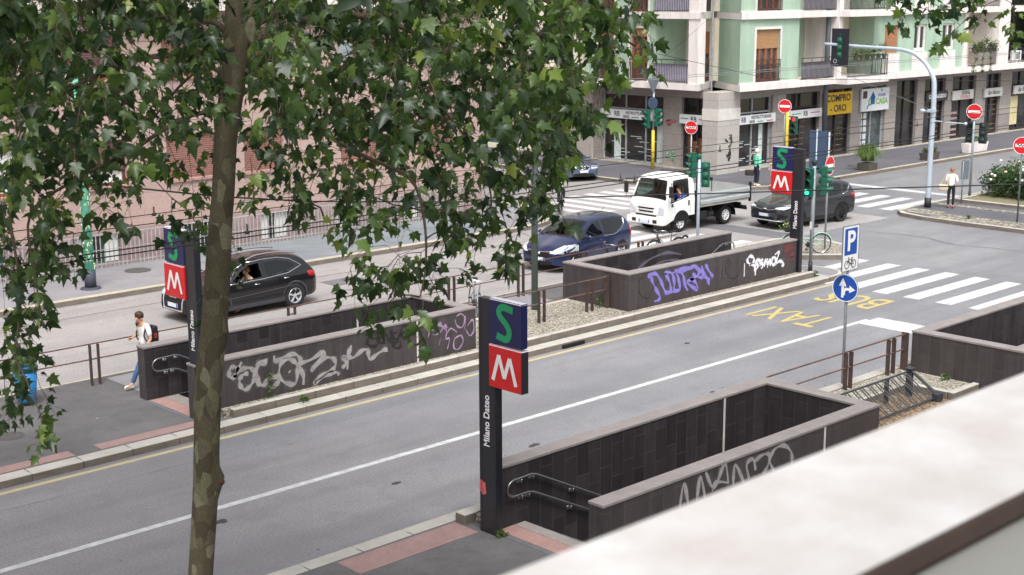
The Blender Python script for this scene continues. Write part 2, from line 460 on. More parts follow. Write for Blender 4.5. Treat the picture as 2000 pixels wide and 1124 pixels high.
kerbed('gravel_island', [(36.95, 27.55), (39.3, 27.35), (40.35, 26.3), (41.2, 26.2), (42.1, 27.0), (42.6, 28.4), (42.2, 29.5), (41.4, 29.9), (36.95, 29.93)], .16, 'gravel', .25)
b = MB((14.86, 16.55, 0)); b.box(15.1, 28.5, 16.6, 16.83, 0, .30); b.box(22.82, 28.48, 16.1, 16.6, 0, .30); b.box(27.5, 28.48, 15.0, 16.1, 0, .298); b.box(28.5, 37, 16.6, 16.83, 0, .3)
tag(b.obj('gravel_bed', _mats['gravel']), 'pale gravel filling the strip beside the near black stair walls', 'gravel', kind='stuff')
b = MB((15.42, 24.98, 0)); b.box(15.3, 36.6, 24.985, 25.24, 0, .30); b.box(22.67, 28.36, 25.24, 27.45, 0, .302)
tag(b.obj('gravel_bed', _mats['gravel']), 'pale gravel bed between the two stair boxes on the middle island', 'gravel', kind='stuff')
b = MB((22.9, 12, 0)); b.box(22.82, 27.34, 11.5, 16.08, 0, .17)
tag(b.obj('dry_leaf_ground', _mats['litter']), 'brown dry leaves and stones under the bicycle rack', 'leaf litter', kind='stuff')
kerb_run('kerb', 27.36, 28.48, 14.84, 14.99, 0, .34, step=1.1)
kerb_run('kerb', 27.35, 27.49, 15.0, 16.1, 0, .34, step=1.1, axis='y')
kerb_run('kerb', 22.82, 27.34, 16.02, 16.1, 0, .31, step=1.5)
kerb_run('kerb', 22.66, 28.36, 27.46, 27.6, 0, .31)
slab('island_paving', 22.7, 28.4, 27.62, 29.6, .156, _mats['pave_far'])
slab('island_paving', 15, 22.7, 27.62, 29.6, .1555, _mats['pave_far'])
# tactile strips, landings
def sheet(name, x0, x1, y0, y1, z, m, th=.006):
    b = MB((x0, y0, z)); b.box(x0, x1, y0, y1, z-.01, z+th); return structure(b, name, _mats[m] if isinstance(m, str) else m)
sheet('tactile_strip', -20, 11.85, 24.86, 25.22, .15, 'tactile')
sheet('tactile_strip', 12.4, 15.0, 24.86, 25.22, .15, 'tactile')
sheet('tactile_strip', 12.35, 14.82, 16.45, 17.06, .15, 'tactile')
for yA, yB, x in ((14.2, 16.27, 15.1), (25.4, 27.22, 14.8)):
    sheet('slate_border', x-.12, x-.02, yA-.1, yB+.02, .15, 'slate'); sheet('tactile_landing', x, x+.36, yA, yB, .15, 'tactile_bright', .008)
    sheet('landing_stone', x+.37, x+.62 if x > 15 else x+.7, yA, yB, .15, 'pave_stone', .008)
# pavement in front of the pink building, rounded at the corner
def arc(cx, cy, r, a0, a1, n=8): return [(cx+r*math.cos(R(a0+(a1-a0)*i/n)), cy+r*math.sin(R(a0+(a1-a0)*i/n))) for i in range(n+1)]
P_PINK = [(-60, 38.1)]+arc(36.8, 42.0, 3.9, -90, 0)+[(40.7, 95), (-60, 95)]
kerbed('pink_side_pavement', P_PINK, .15, 'pave_far', .28, 'kerb_warm')
sheet('paving_repair', 24.2, 36.5, 38.6, 42.1, .145, 'pave_patch', .002)
P_GREEN = [(49.5, 95), (49.5, 44.4)]+arc(54.5, 42.9, 5.0, 180, 270)+[(160, 37.9), (160, 95)]
kerbed('green_side_pavement', P_GREEN, .15, 'pave_dark', .25, 'kerb_warm')
P_RI = [(49.4, 5), (160, 5), (160, 30.6), (51.6, 30.6), (50.6, 30.45), (49.95, 29.9), (49.65, 28.8), (49.5, 26.5)]
kerbed('right_island', P_RI, .15, 'pave_dark', .22)
sheet('cobble_strip', 49.75, 50.95, 5.2, 28.6, .145, 'cobble', .006); sheet('cobble_strip', 50.3, 51.4, 28.62, 30.3, .145, 'cobble', .006)
sheet('cobble_strip', 53.0, 53.5, 5.2, 30.3, .145, 'cobble', .006)
kerb_run('kerb', 54.2, 54.4, 5.5, 29.9, .1, .28, axis='y'); kerb_run('kerb', 54.42, 120, 29.75, 29.9, .1, .28, step=2)
b = MB((54.4, 5.5, .1)); b.box(54.41, 120, 5.5, 29.74, .1, .24)
tag(b.obj('planting_bed', _mats['soil']), kind='structure')
# painted markings, 4 mm over the road
def line(name, x0, x1, y0, y1, m='mark_white', z=.006): 
    b = MB((x0, y0, 0)); b.box(x0, x1, y0, y1, -.01, z); return structure(b, name, _mats[m])
line('white_lane_line', -60, 33.3, 20.72, 20.87)
line('white_stop_line', 32.75, 33.75, 17.9, 20.71)
line('yellow_edge_line', -60, 37.4, 24.14, 24.27, 'mark_yellow')
def zebra(name, rects, z=.007):
    b = MB((rects[0][0], rects[0][2], 0))
    for r in rects: b.box(*r, -.01, z)
    return structure(b, name, _mats['mark_white'])
zebra('zebra_crossing', [(36.6, 40.85, 25.9-1.055*i-.5, 25.9-1.055*i) if i else (38.35, 40.85, 25.55, 26.0) for i in range(0, 8)])
zebra('zebra_crossing', [(36.4, 41.0, y, y+.5) for y in np.arange(30.5, 37.4, 1.05)], .011)
zebra('zebra_crossing', [(x, x+.5, 38.9, 43.2) for x in np.arange(41.4, 49.2, 1.0)], .011)
zebra('zebra_crossing', [(51.0, 54.6, y, y+.55) for y in np.arange(31.0, 37.4, 1.1)])
line('white_stop_line', 56.4, 56.9, 30.9, 37.6)
def road_text(body, x, y, size, sx):
    o = text_obj('road_lettering', body, size, _mats['mark_letters'], None, (x, y, .006), (0, 0, R(90)), .002, sx, .015)
    return tag(o, kind='structure')
road_text('BUS', 35.25, 22.45, 2.15, .55)
road_text('TAXI', 32.2, 22.5, 2.05, .50)
def lathe_thing(name, label, cat, loc, prof, m, n=24):
    b = MB(loc); b.lathe(loc, (0, 0, 1), prof, n); return tag(b.obj(name, m), label, cat)
for x, y, z, r, lb in ((22.05, 40.86, .15, .42, 'round manhole cover in the pavement before the pink building'), (11.46, 26.96, .15, .3, 'round iron cover on the dark island pavement at the left edge'),
                    (26.5, 35.3, .004, .35, 'round manhole cover in the road behind the black car'), (62, 39.9, .15, .35, 'dark oval cover in the pavement before the shops')):
    b = MB((x, y, z)); b.lathe((x, y, z), (0, 0, 1), [(0, r), (.007, r), (.007, r*.86), (.003, r*.85), (.003, r*.8), (.008, r*.79), (.008, 0)], 24)
    tag(b.obj('manhole_cover', _mats['iron']), lb, 'manhole cover', 'iron manhole covers')
b = MB((25.0, 24.4, 0)); b.box(24.95, 25.75, 24.40, 24.446, .02, .1)
tag(b.obj('drain_inlet', M('hole', (.008, .008, .008), 1, 0)), 'black drain slot in the kerb face below the gravel bed', 'drain')
b = MB((57.0, 37.8, 0)); b.box(56.8, 57.6, 37.86, 37.896, .02, .1)
tag(b.obj('drain_inlet', _mats['hole']), 'black drain slot in the far kerb before the shops', 'drain')
# seams, patches and tyre marks worn into the road
ground_mat('asphalt_patch', lin((100, 100, 104)), lin((114, 113, 116)), lin((92, 92, 95)), 0.6, 45, 0.2, rough=.6); ground_mat('asphalt_pale', lin((146, 145, 148)), lin((156, 155, 157)), lin((136, 135, 138)), 0.6, 45, 0.16)
M('tar', lin((62, 61, 63)), .5, .25, 6)
def patch_sheet(name, x0, x1, y0, y1, z, m): b = MB((x0, y0, 0)); r_ = random.Random(int(x0*10)); n = 14; b.prism([(x0+(x1-x0)*i/n, y0+r_.uniform(-.02, .02)) for i in range(n+1)]+[(x1-(x1-x0)*i/n, y1+r_.uniform(-.02, .02)) for i in range(n+1)], -.01, z); return structure(b, name, _mats[m])
patch_sheet('road_patch', 25.5, 26.9, 34.9, 35.7, .0075, 'asphalt_patch'); patch_sheet('road_patch', 20.0, 25.2, 32.0, 32.5, .0075, 'asphalt_patch'); patch_sheet('road_patch', 18.4, 23.5, 18.6, 19.2, .0035, 'asphalt_pale'); patch_sheet('road_patch', 42.2, 43.4, 30.2, 37.6, .0075, 'asphalt_patch')
def seam(pts, w_, z): 
    b = MB(pts[0]+(z,)); r_ = random.Random(len(pts)); q = smooth_path([(x, y, z) for x, y in pts], 8); q = [p+Vector((r_.uniform(-.03, .03), r_.uniform(-.03, .03), 0)) for p in q]; b.ribbon(q, [w_*r_.uniform(.4, 1.3) for _ in q], (0, 0, 1)); structure(b, 'tar_seam', _mats['tar'])
seam([(45.8, 28.9), (46.2, 26.9), (45.6, 25.0), (46.0, 23.4), (45.6, 20)], .03, .0082); seam([(8, 23.4), (13, 23.3), (19, 23.5), (27, 23.35)], .008, .0082); seam([(10, 36.4), (20, 36.6), (30, 36.3), (40, 36.6)], .03, .0092); seam([(36, 31), (40, 34.4), (41, 37.9)], .03, .0132)
for x, y, r_ in ((20.5, 22.2, .05), (19.0, 19.4, .08), (24.6, 19.3, .05), (15.6, 19.6, .06), (27.7, 22.6, .06), (12.2, 20.2, .09), (31.6, 19.0, .08), (22.3, 32.6, .1), (29.0, 35.0, .12), (44.2, 29.6, .14)):
    b = MB((x, y, .004)); r2_ = random.Random(int(x*9)); b.prism([(x+r_*r2_.uniform(.5, 1.3)*math.cos(a)*1.6, y+r_*r2_.uniform(.5, 1.2)*math.sin(a)) for a in np.linspace(0, 2*PI, 13)[:-1]], -.01, .0088); structure(b, 'oil_stain', _mats['tar'])
# litter specks on the road
rnd = random.Random(5)
lb = MB((20, 20, 0))
for i in range(60):
    x, y = rnd.uniform(8, 40), rnd.choice([rnd.uniform(17.6, 24), rnd.uniform(24.3, 24.42), rnd.uniform(26, 30)])
    if any(h[0]-.5 < x < h[1]+.5 and h[2]-.5 < y < h[3]+.5 for h in PITS): continue
    z = .16 if y > 24.45 else .005
    s_ = rnd.uniform(.012, .035); a = rnd.uniform(0, 3)
    lb.obox((x, y, z+.004), (s_*math.cos(a), s_*math.sin(a), 0), (-s_*.6*math.sin(a), s_*.6*math.cos(a), .004), (0, 0, .004))
tag(lb.obj('litter_specks', M('paper', lin((205, 200, 188)), .9, .4, 30, col2=lin((96, 84, 66)))), 'small scraps and dry bits scattered on the road', 'litter', kind='stuff')
# ------------------------------------------------------------ stair enclosures
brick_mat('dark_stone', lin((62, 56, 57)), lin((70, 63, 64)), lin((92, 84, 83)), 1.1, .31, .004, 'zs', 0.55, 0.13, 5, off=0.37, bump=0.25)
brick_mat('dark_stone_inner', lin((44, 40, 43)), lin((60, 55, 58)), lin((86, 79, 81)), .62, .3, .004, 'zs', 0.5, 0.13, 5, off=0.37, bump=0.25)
for nm_ in ('dark_stone', 'dark_stone_inner'):
    nt = _mats[nm_].node_tree; N = nt.nodes; L = nt.links; b_ = N['Principled BSDF']; src = b_.inputs['Base Color'].links[0].from_socket; g_ = N.new('ShaderNodeNewGeometry'); mp = N.new('ShaderNodeMapping'); mp.inputs['Scale'].default_value = (5, 5, .45); L.new(g_.outputs['Position'], mp.inputs[0])
    n_ = N.new('ShaderNodeTexNoise'); n_.inputs['Scale'].default_value = 1; n_.inputs['Detail'].default_value = 6; n_.inputs['Roughness'].default_value = .7; L.new(mp.outputs[0], n_.inputs[0]); r_ = N.new('ShaderNodeValToRGB'); r_.color_ramp.elements[0].position = .35; r_.color_ramp.elements[0].color = (.82, .82, .83, 1); r_.color_ramp.elements[1].position = .72; r_.color_ramp.elements[1].color = (1.28, 1.26, 1.25, 1); L.new(n_.outputs[0], r_.inputs[0])
    x_ = N.new('ShaderNodeMix'); x_.data_type = 'RGBA'; x_.blend_type = 'MULTIPLY'; x_.inputs[0].default_value = 1; L.new(src, x_.inputs[6]); L.new(r_.outputs[0], x_.inputs[7]); L.new(x_.outputs[2], b_.inputs['Base Color'])
M('coping', lin((138, 131, 129)), 0.75, 0.12, 3, 0.2, 60)  # same stone as the walls, colour paled for sky light and dust
M('stair', lin((92, 88, 88)), 0.7, 0.15, 5)
M('strip', lin((208, 202, 196)), 0.5, 0.08, 3)
M('steel', lin((150, 150, 152)), 0.32, 0.08, 5, metal=0.9)
M('corten', lin((84, 62, 54)), 0.75, 0.3, 5, 0.3, col2=lin((58, 50, 48)))
M('corten_rail', lin((128, 94, 80)), 0.7, 0.3, 3, 0.2, col2=lin((70, 58, 56)))
def enclosure(label, x0, x1, y0, y1, zt, open_end, far_x1=None, ze=.1):
    t = thing('stair_enclosure', label, 'stair parapet', (x0 if open_end == 'min' else x1, (y0+y1)/2, .15), group='dark stone walls round the station stairs')
    O = tuple(t.location); th = .3; zc = zt-.05
    fx1 = far_x1 or x1
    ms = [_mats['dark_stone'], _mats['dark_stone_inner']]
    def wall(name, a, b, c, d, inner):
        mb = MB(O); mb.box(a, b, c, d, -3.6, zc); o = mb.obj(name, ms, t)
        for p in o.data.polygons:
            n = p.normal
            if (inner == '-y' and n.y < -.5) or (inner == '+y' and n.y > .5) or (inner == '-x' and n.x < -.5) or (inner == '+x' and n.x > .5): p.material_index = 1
    wall('far_wall', x0, fx1, y1-th, y1, '-y'); wall('near_wall', x0, x1, y0, y0+th, '+y')
    ex0, ex1 = (x1-th, x1) if open_end == 'min' else (x0, x0+th)
    wall('end_wall', ex0, ex1, y0+th+.001, y1-th-.001, '-x' if open_end == 'min' else '+x')
    mb = MB(O); e = .015
    def cop(a, b, c, d):
        n = max(1, round(max(b-a, d-c)/1.2))
        for i in range(n):
            if b-a > d-c: mb.bbox(a+(b-a)*i/n+.002, a+(b-a)*(i+1)/n-.002, c, d, zc, zt, .006, 1)
            else: mb.bbox(a, b, c+(d-c)*i/n+.002, c+(d-c)*(i+1)/n-.002, zc, zt, .006, 1)
    cop(x0-e, fx1+e, y1-th-e, y1+e); cop(x0-e, x1+e, y0-e, y0+th+e); cop(ex0-e, ex1+e, y0+th+e, y1-th-e)
    mb.obj('coping', _mats['coping'], t)
    # steps
    mb = MB(O); s = 1 if open_end == 'min' else -1; xs = (15.72 if abs(y0-13.88) < .1 else 15.5) if open_end == 'min' else (fx1-.2)
    for i in range(1, 20):
        a = xs+s*.31*(i-1); z = .15-.165*i
        if (s > 0 and a > x1-th-.35) or (s < 0 and a < x0+th+.35): break
        mb.box(a, a+s*.31, y0+th, y1-th, z-.17, z)
    mb.box(min(a, ex0 if s > 0 else ex1), max(a, ex0 if s > 0 else ex1), y0+th, y1-th, z-.2, z-.02)
    mb.obj('stairs', _mats['stair'], t)
    return t, O
def handrail(t, O, yi, x, s, zb):
    """double wall handrail that loops round at its upper end, then follows the stairs down"""
    y = yi-.085
    up = [(x+s*.34, zb+.95), (x+s*.72, zb+.96), (x+s*.84, zb+.93), (x+s*2.7, zb+.0), (x+s*4.6, zb-.95)]
    lo = [(x+s*.36, zb+.66), (x+s*.66, zb+.66), (x+s*.78, zb+.63), (x+s*2.6, zb-.28), (x+s*4.6, zb-1.28)]
    loop = [(x+s*(.34-.155*math.sin(PI*i/10)*1.1), zb+.805+.145*math.cos(PI*i/10)) for i in range(11)]
    mb = MB(O); pts = [(px, y, pz) for px, pz in list(reversed(up))+loop[1:-1]+lo]
    mb.tube(pts, .021, 8)
    for px, pz in ((.5, .95), (.78, .955), (1.75, .47), (.52, .66), (.68, .66), (1.7, .165)):
        mb.tube([(x+s*px, y, zb+pz-.02), (x+s*px, y, zb+pz-.08), (x+s*px, yi+.01, zb+pz-.08)], .016, 6); mb.cyl((x+s*px, yi+.005, zb+pz-.08), (x+s*px, yi-.012, zb+pz-.08), .042, 10)
    mb.obj('handrail', _mats['steel'], t, True)
def strips(t, O, items, yf, zt, nrm):
    for x, y in items:
        mb = MB(O); mb.box(x-.025, x+.025, y-.004, y+.02, .05, zt-.052); mb.obj('joint_strip', _mats['strip'], t)
tA, OA = enclosure('nearest dark stone stair parapet, beside the closest station totem, below the marble ledge', 15.08, 22.8, 13.88, 16.59, 1.25, 'min')
handrail(tA, OA, 16.29, 15.08, 1, .03); strips(tA, OA, ((21.15, 16.286), (21.0, 13.876)), 0, 1.25, 1)
tB, OB = enclosure('dark stone stair parapet at the right edge, past the slanted bicycle rack', 28.5, 36.2, 13.88, 16.59, 1.25, 'max')
tC, OC = enclosure('left stair parapet on the middle island with big grey spray loops, behind the tree trunk', 14.75, 22.65, 25.18, 27.58, 1.36, 'min')
handrail(tC, OC, 27.28, 14.72, 1, .12); strips(tC, OC, ((20.6, 27.276), (20.78, 25.176)), 0, 1.36, 1)
tD, OD = enclosure('far stair parapet on the middle island with a purple scrawl and a white tag', 28.38, 36.2, 25.25, 27.78, 1.36, 'max', 35.8)
handrail(tD, OD, 27.48, 36.0, -1, .1)
# ------------------------------------------------------------ railings of paired posts
def railing(label, y, x0, x1, posts, zt, zb, end_post=None):
    t = thing('railing', label, 'railing', ((x0+x1)/2, y, zb), group='rust brown railings with paired posts'); O = tuple(t.location)
    for dz in (0, -.36):
        mb = MB(O); mb.box(x0, x1, y-.015, y+.015, zt+dz-.024, zt+dz); mb.obj('rail', _mats['corten_rail'], t)
    for x in posts:
        mb = MB(O); mb.box(x-.012, x+.012, y-.05, y+.05, zb-.1, zt-.031)
        mb.obj('post', _mats['corten'], t)
    if end_post:
        mb = MB(O); mb.box(end_post-.03, end_post+.03, y-.08, y+.08, zb-.1, zt+.02); mb.obj('post', _mats['corten'], t)
pp = []
for x in (11.95, 14.55, 17.3, 20.0, 22.75, 25.4, 28.1, 30.8, 33.4): pp += [x-.09, x+.11]
railing('long brown railing beside the back road, the walking man holds it', 29.25, 2.0, 35.2, [p for p in [3.8, 4.0, 6.5, 6.7, 9.2, 9.4]+pp], 1.14, .15)
railing('short rusty railing in the gravel between the two island stair boxes', 26.0, 22.7, 28.3, [25.65, 25.85, 27.5, 27.72], 1.2, .3, 28.3)
railing('short rusty railing behind the bicycle rack and parking sign', 16.72, 22.82, 28.46, [26.0, 26.2, 27.72, 27.95], 1.17, .3, 28.42)
# ------------------------------------------------------------ station totems
M('totem', lin((38, 38, 44)), 0.35, 0.1, 3); M('totem_side', lin((52, 50, 62)), 0.4, 0.1, 3)
M('blue_panel', lin((26, 28, 80)), 0.35, 0.06, 3); M('red_panel', lin((208, 28, 30)), 0.35, 0.05, 3)
M('s_green', lin((20, 150, 96)), 0.4, 0.05, 3); M('m_white', lin((238, 236, 236)), 0.4, 0.03, 3); M('panel_edge', lin((196, 194, 204)), 0.45, 0.05)
M('sticker', lin((200, 96, 104)), .6, .3, 20)
def totem(label, x, y, side, zb=.15, sticker=False, reach=.92):
    """thin slab post facing -X; panels reach out towards side*Y"""
    t = thing('station_totem', label, 'station totem', (x, y, zb), group='black metro totems with S and M panels'); O = tuple(t.location)
    mb = MB(O); mb.bbox(x-.08, x+.08, y-.2, y+.2, zb-.02, 4.15, .012, 1); mb.box(x-.084, x-.079, y+.13, y+.142, zb, 4.14); mb.obj('post', _mats['totem'], t)
    ya = y+side*(.09 if side < 0 else .17); yb = y+side*reach
    for nm, z0, z1, m in (('blue_sign_panel', 3.45, 4.17, 'blue_panel'), ('red_sign_panel', 2.72, 3.42, 'red_panel')):
        off = 0 if m == 'blue_panel' else .02
        mb = MB(O); mb.bbox(x-.10-off, x+.04, min(ya, yb+side*off), max(ya, yb+side*off), z0, z1, .012, 1); mb.box(x-.09-off, x+.03, min(ya, yb), max(ya, yb), z1-.006, z1+.008)
        p = mb.obj(nm, [_mats[m], _mats['panel_edge'], _mats['totem']], t)
        for f in p.data.polygons:
            if f.normal.z > .7: f.material_index = 1
            elif f.normal.y*side > .7 and m == 'red_panel': f.material_index = 2
        def U(u, v): return (x-.152-off-.003, (y+.07 if side < 0 else y+.92) - u*(.99 if side < 0 else .85) - (0 if side > 0 else .0), z1-v*(z1-z0))
        yl = max(ya, yb); yr = min(ya, yb)
        def U(u, v): return (x-.105-off, yl-u*(yl-yr), z1-v*(z1-z0))
        if m == 'blue_panel':
            pts = [U(*q) for q in smooth_path([(.74, .17, 0), (.46, .13, 0), (.33, .2, 0), (.33, .33, 0), (.55, .52, 0), (.63, .66, 0), (.60, .79, 0), (.5, .85, 0), (.24, .8, 0)], 4) for q in [(q.x, q.y)]]
            mb = MB(O); mb.ribbon(pts, .115, (-1, 0, 0)); mb.obj('letter_S', _mats['s_green'], p)
        else:
            mb = MB(O)
            L_ = [(.14, .82), (.33, .2), (.5, .72), (.67, .22), (.86, .84)]
            for a, b in zip(L_, L_[1:]): mb.ribbon([U(*a), U(*b)], .075, (-1, 0, 0), .001*L_.index(a))
            mb.obj('letter_M', _mats['m_white'], p)
    o = text_obj('station_name', 'Milano Dateo', .195, _mats['m_white'], t, (0, 0, 0), (0, 0, 0), .002, .82, .003)
    # turned to read from bottom to top
    o.matrix_local = Matrix.Translation((-.087, .0, 2.1-zb)) @ Matrix(((0, 0, -1, 0), (0, 1, 0, 0), (1, 0, 0, 0), (0, 0, 0, 1)))
    if sticker:
        mb = MB(O); mb.add([(x-.083, y+.19, 1.06), (x-.083, y+.05, 1.02), (x-.083, y+.03, .84), (x-.083, y+.11, .80), (x-.083, y+.2, .87)], [(0, 1, 2, 3, 4)]); mb.obj('torn_sticker', _mats['sticker'], t)
    return t
totem('nearest black totem with green S and white M, standing at the bottom centre stairs', 14.98, 16.31, -1, sticker=True, reach=.84)
totem('black totem with S and M panels half hidden behind the tree trunk', 14.85, 25.21, 1, reach=.95)
totem('farthest black totem with S and M panels, before the dark grey car', 36.33, 25.37, 1, reach=.94)
# ------------------------------------------------------------ buildings
brick_mat('pink_stone', lin((180, 154, 145)), lin((172, 148, 140)), lin((148, 127, 121)), 1.6, .8, .006, 'xz', .8, .12, 9, bump=.1)
M('pink_dark', lin((168, 132, 124)), .8, .15, 6); M('wood_orange', lin((150, 84, 54)), .5, .25, 6); M('wood_brown', lin((98, 56, 44)), .5, .2, 5)
M('curtain', lin((226, 228, 224)), .8, .12, 4, stretch=(6, 6, .3)); M('room', (.012, .012, .014), .25, .8, .8, spec=.8)
M('pane_sky', lin((72, 84, 84)), .06, .6, 1.5, spec=.9); M('pane_light', lin((150, 162, 164)), .1, .3, 1.5, spec=.9)
M('pane_dark', lin((34, 40, 40)), .06, .7, 1.2, spec=.9); M('bars', lin((172, 168, 166)), .6, .2, 4); M('green_frame', lin((52, 92, 86)), .5, .2, 4)
M('cream', lin((236, 226, 204)), .85, .06, 2.5); M('white_plaster', lin((224, 216, 212)), .8, .13, 2, stretch=(1.4, 1.4, .3)); M('stucco_green', lin((164, 187, 167)), .85, .14, 1.1, .15, 60, stretch=(1, 1, .3))
M('stone_beige', lin((176, 168, 160)), .85, .14, 6, .2, 50)
brick_mat('stone_pillar', lin((160, 152, 146)), lin((146, 138, 133)), lin((116, 110, 106)), 3, .62, .01, 'sz', .85, .16, 8)
M('shop_dark', lin((14, 14, 16)), .12, .8, 1.4, col2=lin((58, 54, 54)), spec=.8, detail=8); M('rail_metal', lin((58, 54, 56)), .5, .1); M('sign_white', lin((226, 228, 230)), .5, .05, 3)
def slats(name, c, scale, horizontal=True):
    m = M(name, c, .6, .1, 3); nt = m.node_tree; N = nt.nodes; L = nt.links; b = N['Principled BSDF']
    g = N.new('ShaderNodeNewGeometry'); wv = N.new('ShaderNodeTexWave'); wv.wave_type = 'BANDS'; wv.bands_direction = 'Z'; wv.inputs['Scale'].default_value = scale
    L.new(g.outputs['Position'], wv.inputs['Vector'])
    bp = N.new('ShaderNodeBump'); bp.inputs['Strength'].default_value = 1; bp.inputs['Distance'].default_value = .008; L.new(wv.outputs['Fac'], bp.inputs['Height']); L.new(bp.outputs[0], b.inputs['Normal'])
    return m
slats('shutter_pink', lin((136, 96, 86)), 4.5); slats('shutter_brown', lin((104, 72, 72)), 4.5); slats('shutter_orange', lin((168, 114, 82)), 4.5); slats('shutter_straw', lin((168, 128, 88)), 5)
def fbox(mb, P, u0, u1, z0, z1, d0, d1):
    c = [P(u, z, d) for u in (u0, u1) for z in (z0, z1) for d in (d0, d1)]
    mb.add(c, [(0, 1, 3, 2), (4, 6, 7, 5), (0, 4, 5, 1), (2, 3, 7, 6), (0, 2, 6, 4), (1, 5, 7, 3)])
def window(parent, O, P, a, b, z0, z1, d, frame='wood_brown', shutter=None, drop=0.0, pane='pane_dark', leaves=2, fw=.07, curtain=False, surround=None, name='window'):
    w_ = MB(O)
    fbox(w_, P, a, a+fw, z0, z1, d-.06, d+.02); fbox(w_, P, b-fw, b, z0, z1, d-.06, d+.02)
    fbox(w_, P, a+fw, b-fw, z1-fw, z1, d-.06, d+.02); fbox(w_, P, a+fw, b-fw, z0, z0+fw*1.2, d-.06, d+.02)
    for i in range(1, leaves):
        m_ = a+(b-a)*i/leaves; fbox(w_, P, m_-fw*.7, m_+fw*.7, z0+fw, z1-fw, d-.07, d+.02)
    o = w_.obj(name, _mats[frame], parent)
    q = MB(O); q.quad(P(a, z0, d), P(b, z0, d), P(b, z1, d), P(a, z1, d)); q.obj('pane', _mats[pane], o)
    if curtain:
        q = MB(O); n = 14
        for i in range(n): q.quad(P(a+(b-a)*i/n, z0, d-.012+.008*(i % 2)), P(a+(b-a)*(i+1)/n, z0, d-.012+.008*((i+1) % 2)), P(a+(b-a)*(i+1)/n, z1, d-.012+.008*((i+1) % 2)), P(a+(b-a)*i/n, z1, d-.012+.008*(i % 2)))
        q.obj('curtain', _mats['curtain'], o)
    if shutter and drop > 0:
        q = MB(O); fbox(q, P, a+.02, b-.02, z1-(z1-z0)*drop, z1-.001, d-.11, d-.08); q.obj('shutter', _mats[shutter], o)
    if surround:
        q = MB(O); t_ = .12
        for A, B, C, D in ((a-t_, a, z0-.02, z1+t_), (b, b+t_, z0-.02, z1+t_), (a, b, z1, z1+t_)): fbox(q, P, A, B, C, D, -.035, .03)
        q.obj('surround', _mats[surround], o)
    return o
def bar_rail(parent, O, P, a, b, z0, z1, d, step=.11, mat='rail_metal', name='balcony_railing', double=True, cloth=None):
    q = MB(O); fbox(q, P, a, b, z1-.04, z1, d-.02, d+.02); fbox(q, P, a, b, z0+.04, z0+.07, d-.012, d+.012)
    top = z1
    if double: top = z1-.22; fbox(q, P, a, b, top-.03, top, d-.015, d+.015)
    n = max(1, round((b-a)/step))
    for i in range(n+1):
        u = a+(b-a)*i/n; h = z1 if i % 8 == 0 or i == n else top
        fbox(q, P, u-.01, u+.01, z0, h, d-.01, d+.01)
    o = q.obj(name, _mats[mat], parent)
    if cloth:
        q = MB(O); q.quad(P(a+.03, z0+.06, d+.04), P(b-.03, z0+.06, d+.04), P(b-.03, top-.03, d+.04), P(a+.03, top-.03, d+.04)); q.obj('privacy_cloth', _mats[cloth], o)
    return o
# --- pink building
pk = thing('pink_building', 'pink stone apartment building with brown roller shutters behind the tree', 'building', (38.5, 42.3, 0)); O = (38.5, 42.3, 0)
cols = [(2, 4), (5.6, 7.4), (9.4, 11.2), (13.2, 15.3), (17.4, 19.05), (20.6, 22.65), (24.15, 26.1), (27.2, 28.85), (31.4, 33.2), (35.2, 36.95)]
holes = []; info = []
for r_, (s_, t_) in enumerate(((2.75, 4.25), (6.2, 7.75), (9.65, 11.2), (13.1, 14.6))):
    for i, (a, b) in enumerate(cols): holes.append((a, b, s_, t_)); info.append((a, b, s_, t_, r_, i))
base = [(7.5, 9.9), (12.1, 14.2), (16.0, 18.3), (20.55, 22.3), (24.3, 26.4), (27.75, 29.0), (31.1, 32.2), (34.2, 35.2)]
for a, b in base: holes.append((a, b, .22, 1.18))
mb = MB(O); P = facade(mb, (0, 42.3), (1, 0), -30, 38.5, 1.3, 17, holes[:-len(base)], .32, (0, 1)); mb.obj('wall', _mats['pink_stone'], pk); mb = MB(O); facade(mb, (0, 42.3), (1, 0), -30, 38.5, -.1, 1.3, holes[-len(base):], .32, (0, 1)); mb.obj('base_wall', M('base_pink', lin((158, 138, 136)), .85, .12, 5), pk); mb = MB(O)
mb.quad((38.5, 42.3, -.1), (38.5, 75, -.1), (38.5, 75, 17), (38.5, 42.3, 17)); mb.quad((-30, 42.3, 17), (38.5, 42.3, 17), (38.5, 75, 17), (-30, 75, 17)); mb.quad((-30, 42.3, -.1), (-30, 75, -.1), (-30, 75, 17), (-30, 42.3, 17))
mb.obj('wall', _mats['pink_stone'], pk)
mb = MB(O)
for a, b, c, d, r_, i in info: mb = MB(O); mb.box(a-.08, b+.08, 42.22, 42.45, c-.09, c-.002); mb.obj('window_sill', _mats['pink_dark'], pk)
mb = MB(O); mb.box(-29, 38.56, 41.75, 42.29, 8.35, 8.7); mb.obj('cornice', _mats['white_plaster'], pk)
random.seed(11)
for a, b, c, d, r_, i in info:
    if r_ > 2: continue
    dr = {0: [.7, .6, .8, .5, .05, .66, 1, 1, 1, 1][i], 1: [1, .6, .8, .5, 1, .75, .8, .3, .25, .7][i], 2: .5}[r_]
    window(pk, O, P, a, b, c, d, .2, 'wood_orange' if (r_ == 1 or i == 4) else 'wood_brown', 'shutter_pink' if (i in (6, 7, 8, 9)) else 'shutter_brown', dr, 'pane_light' if i in (4, 5, 8) else 'pane_dark', 2, .09, curtain=(i in (4, 5)))
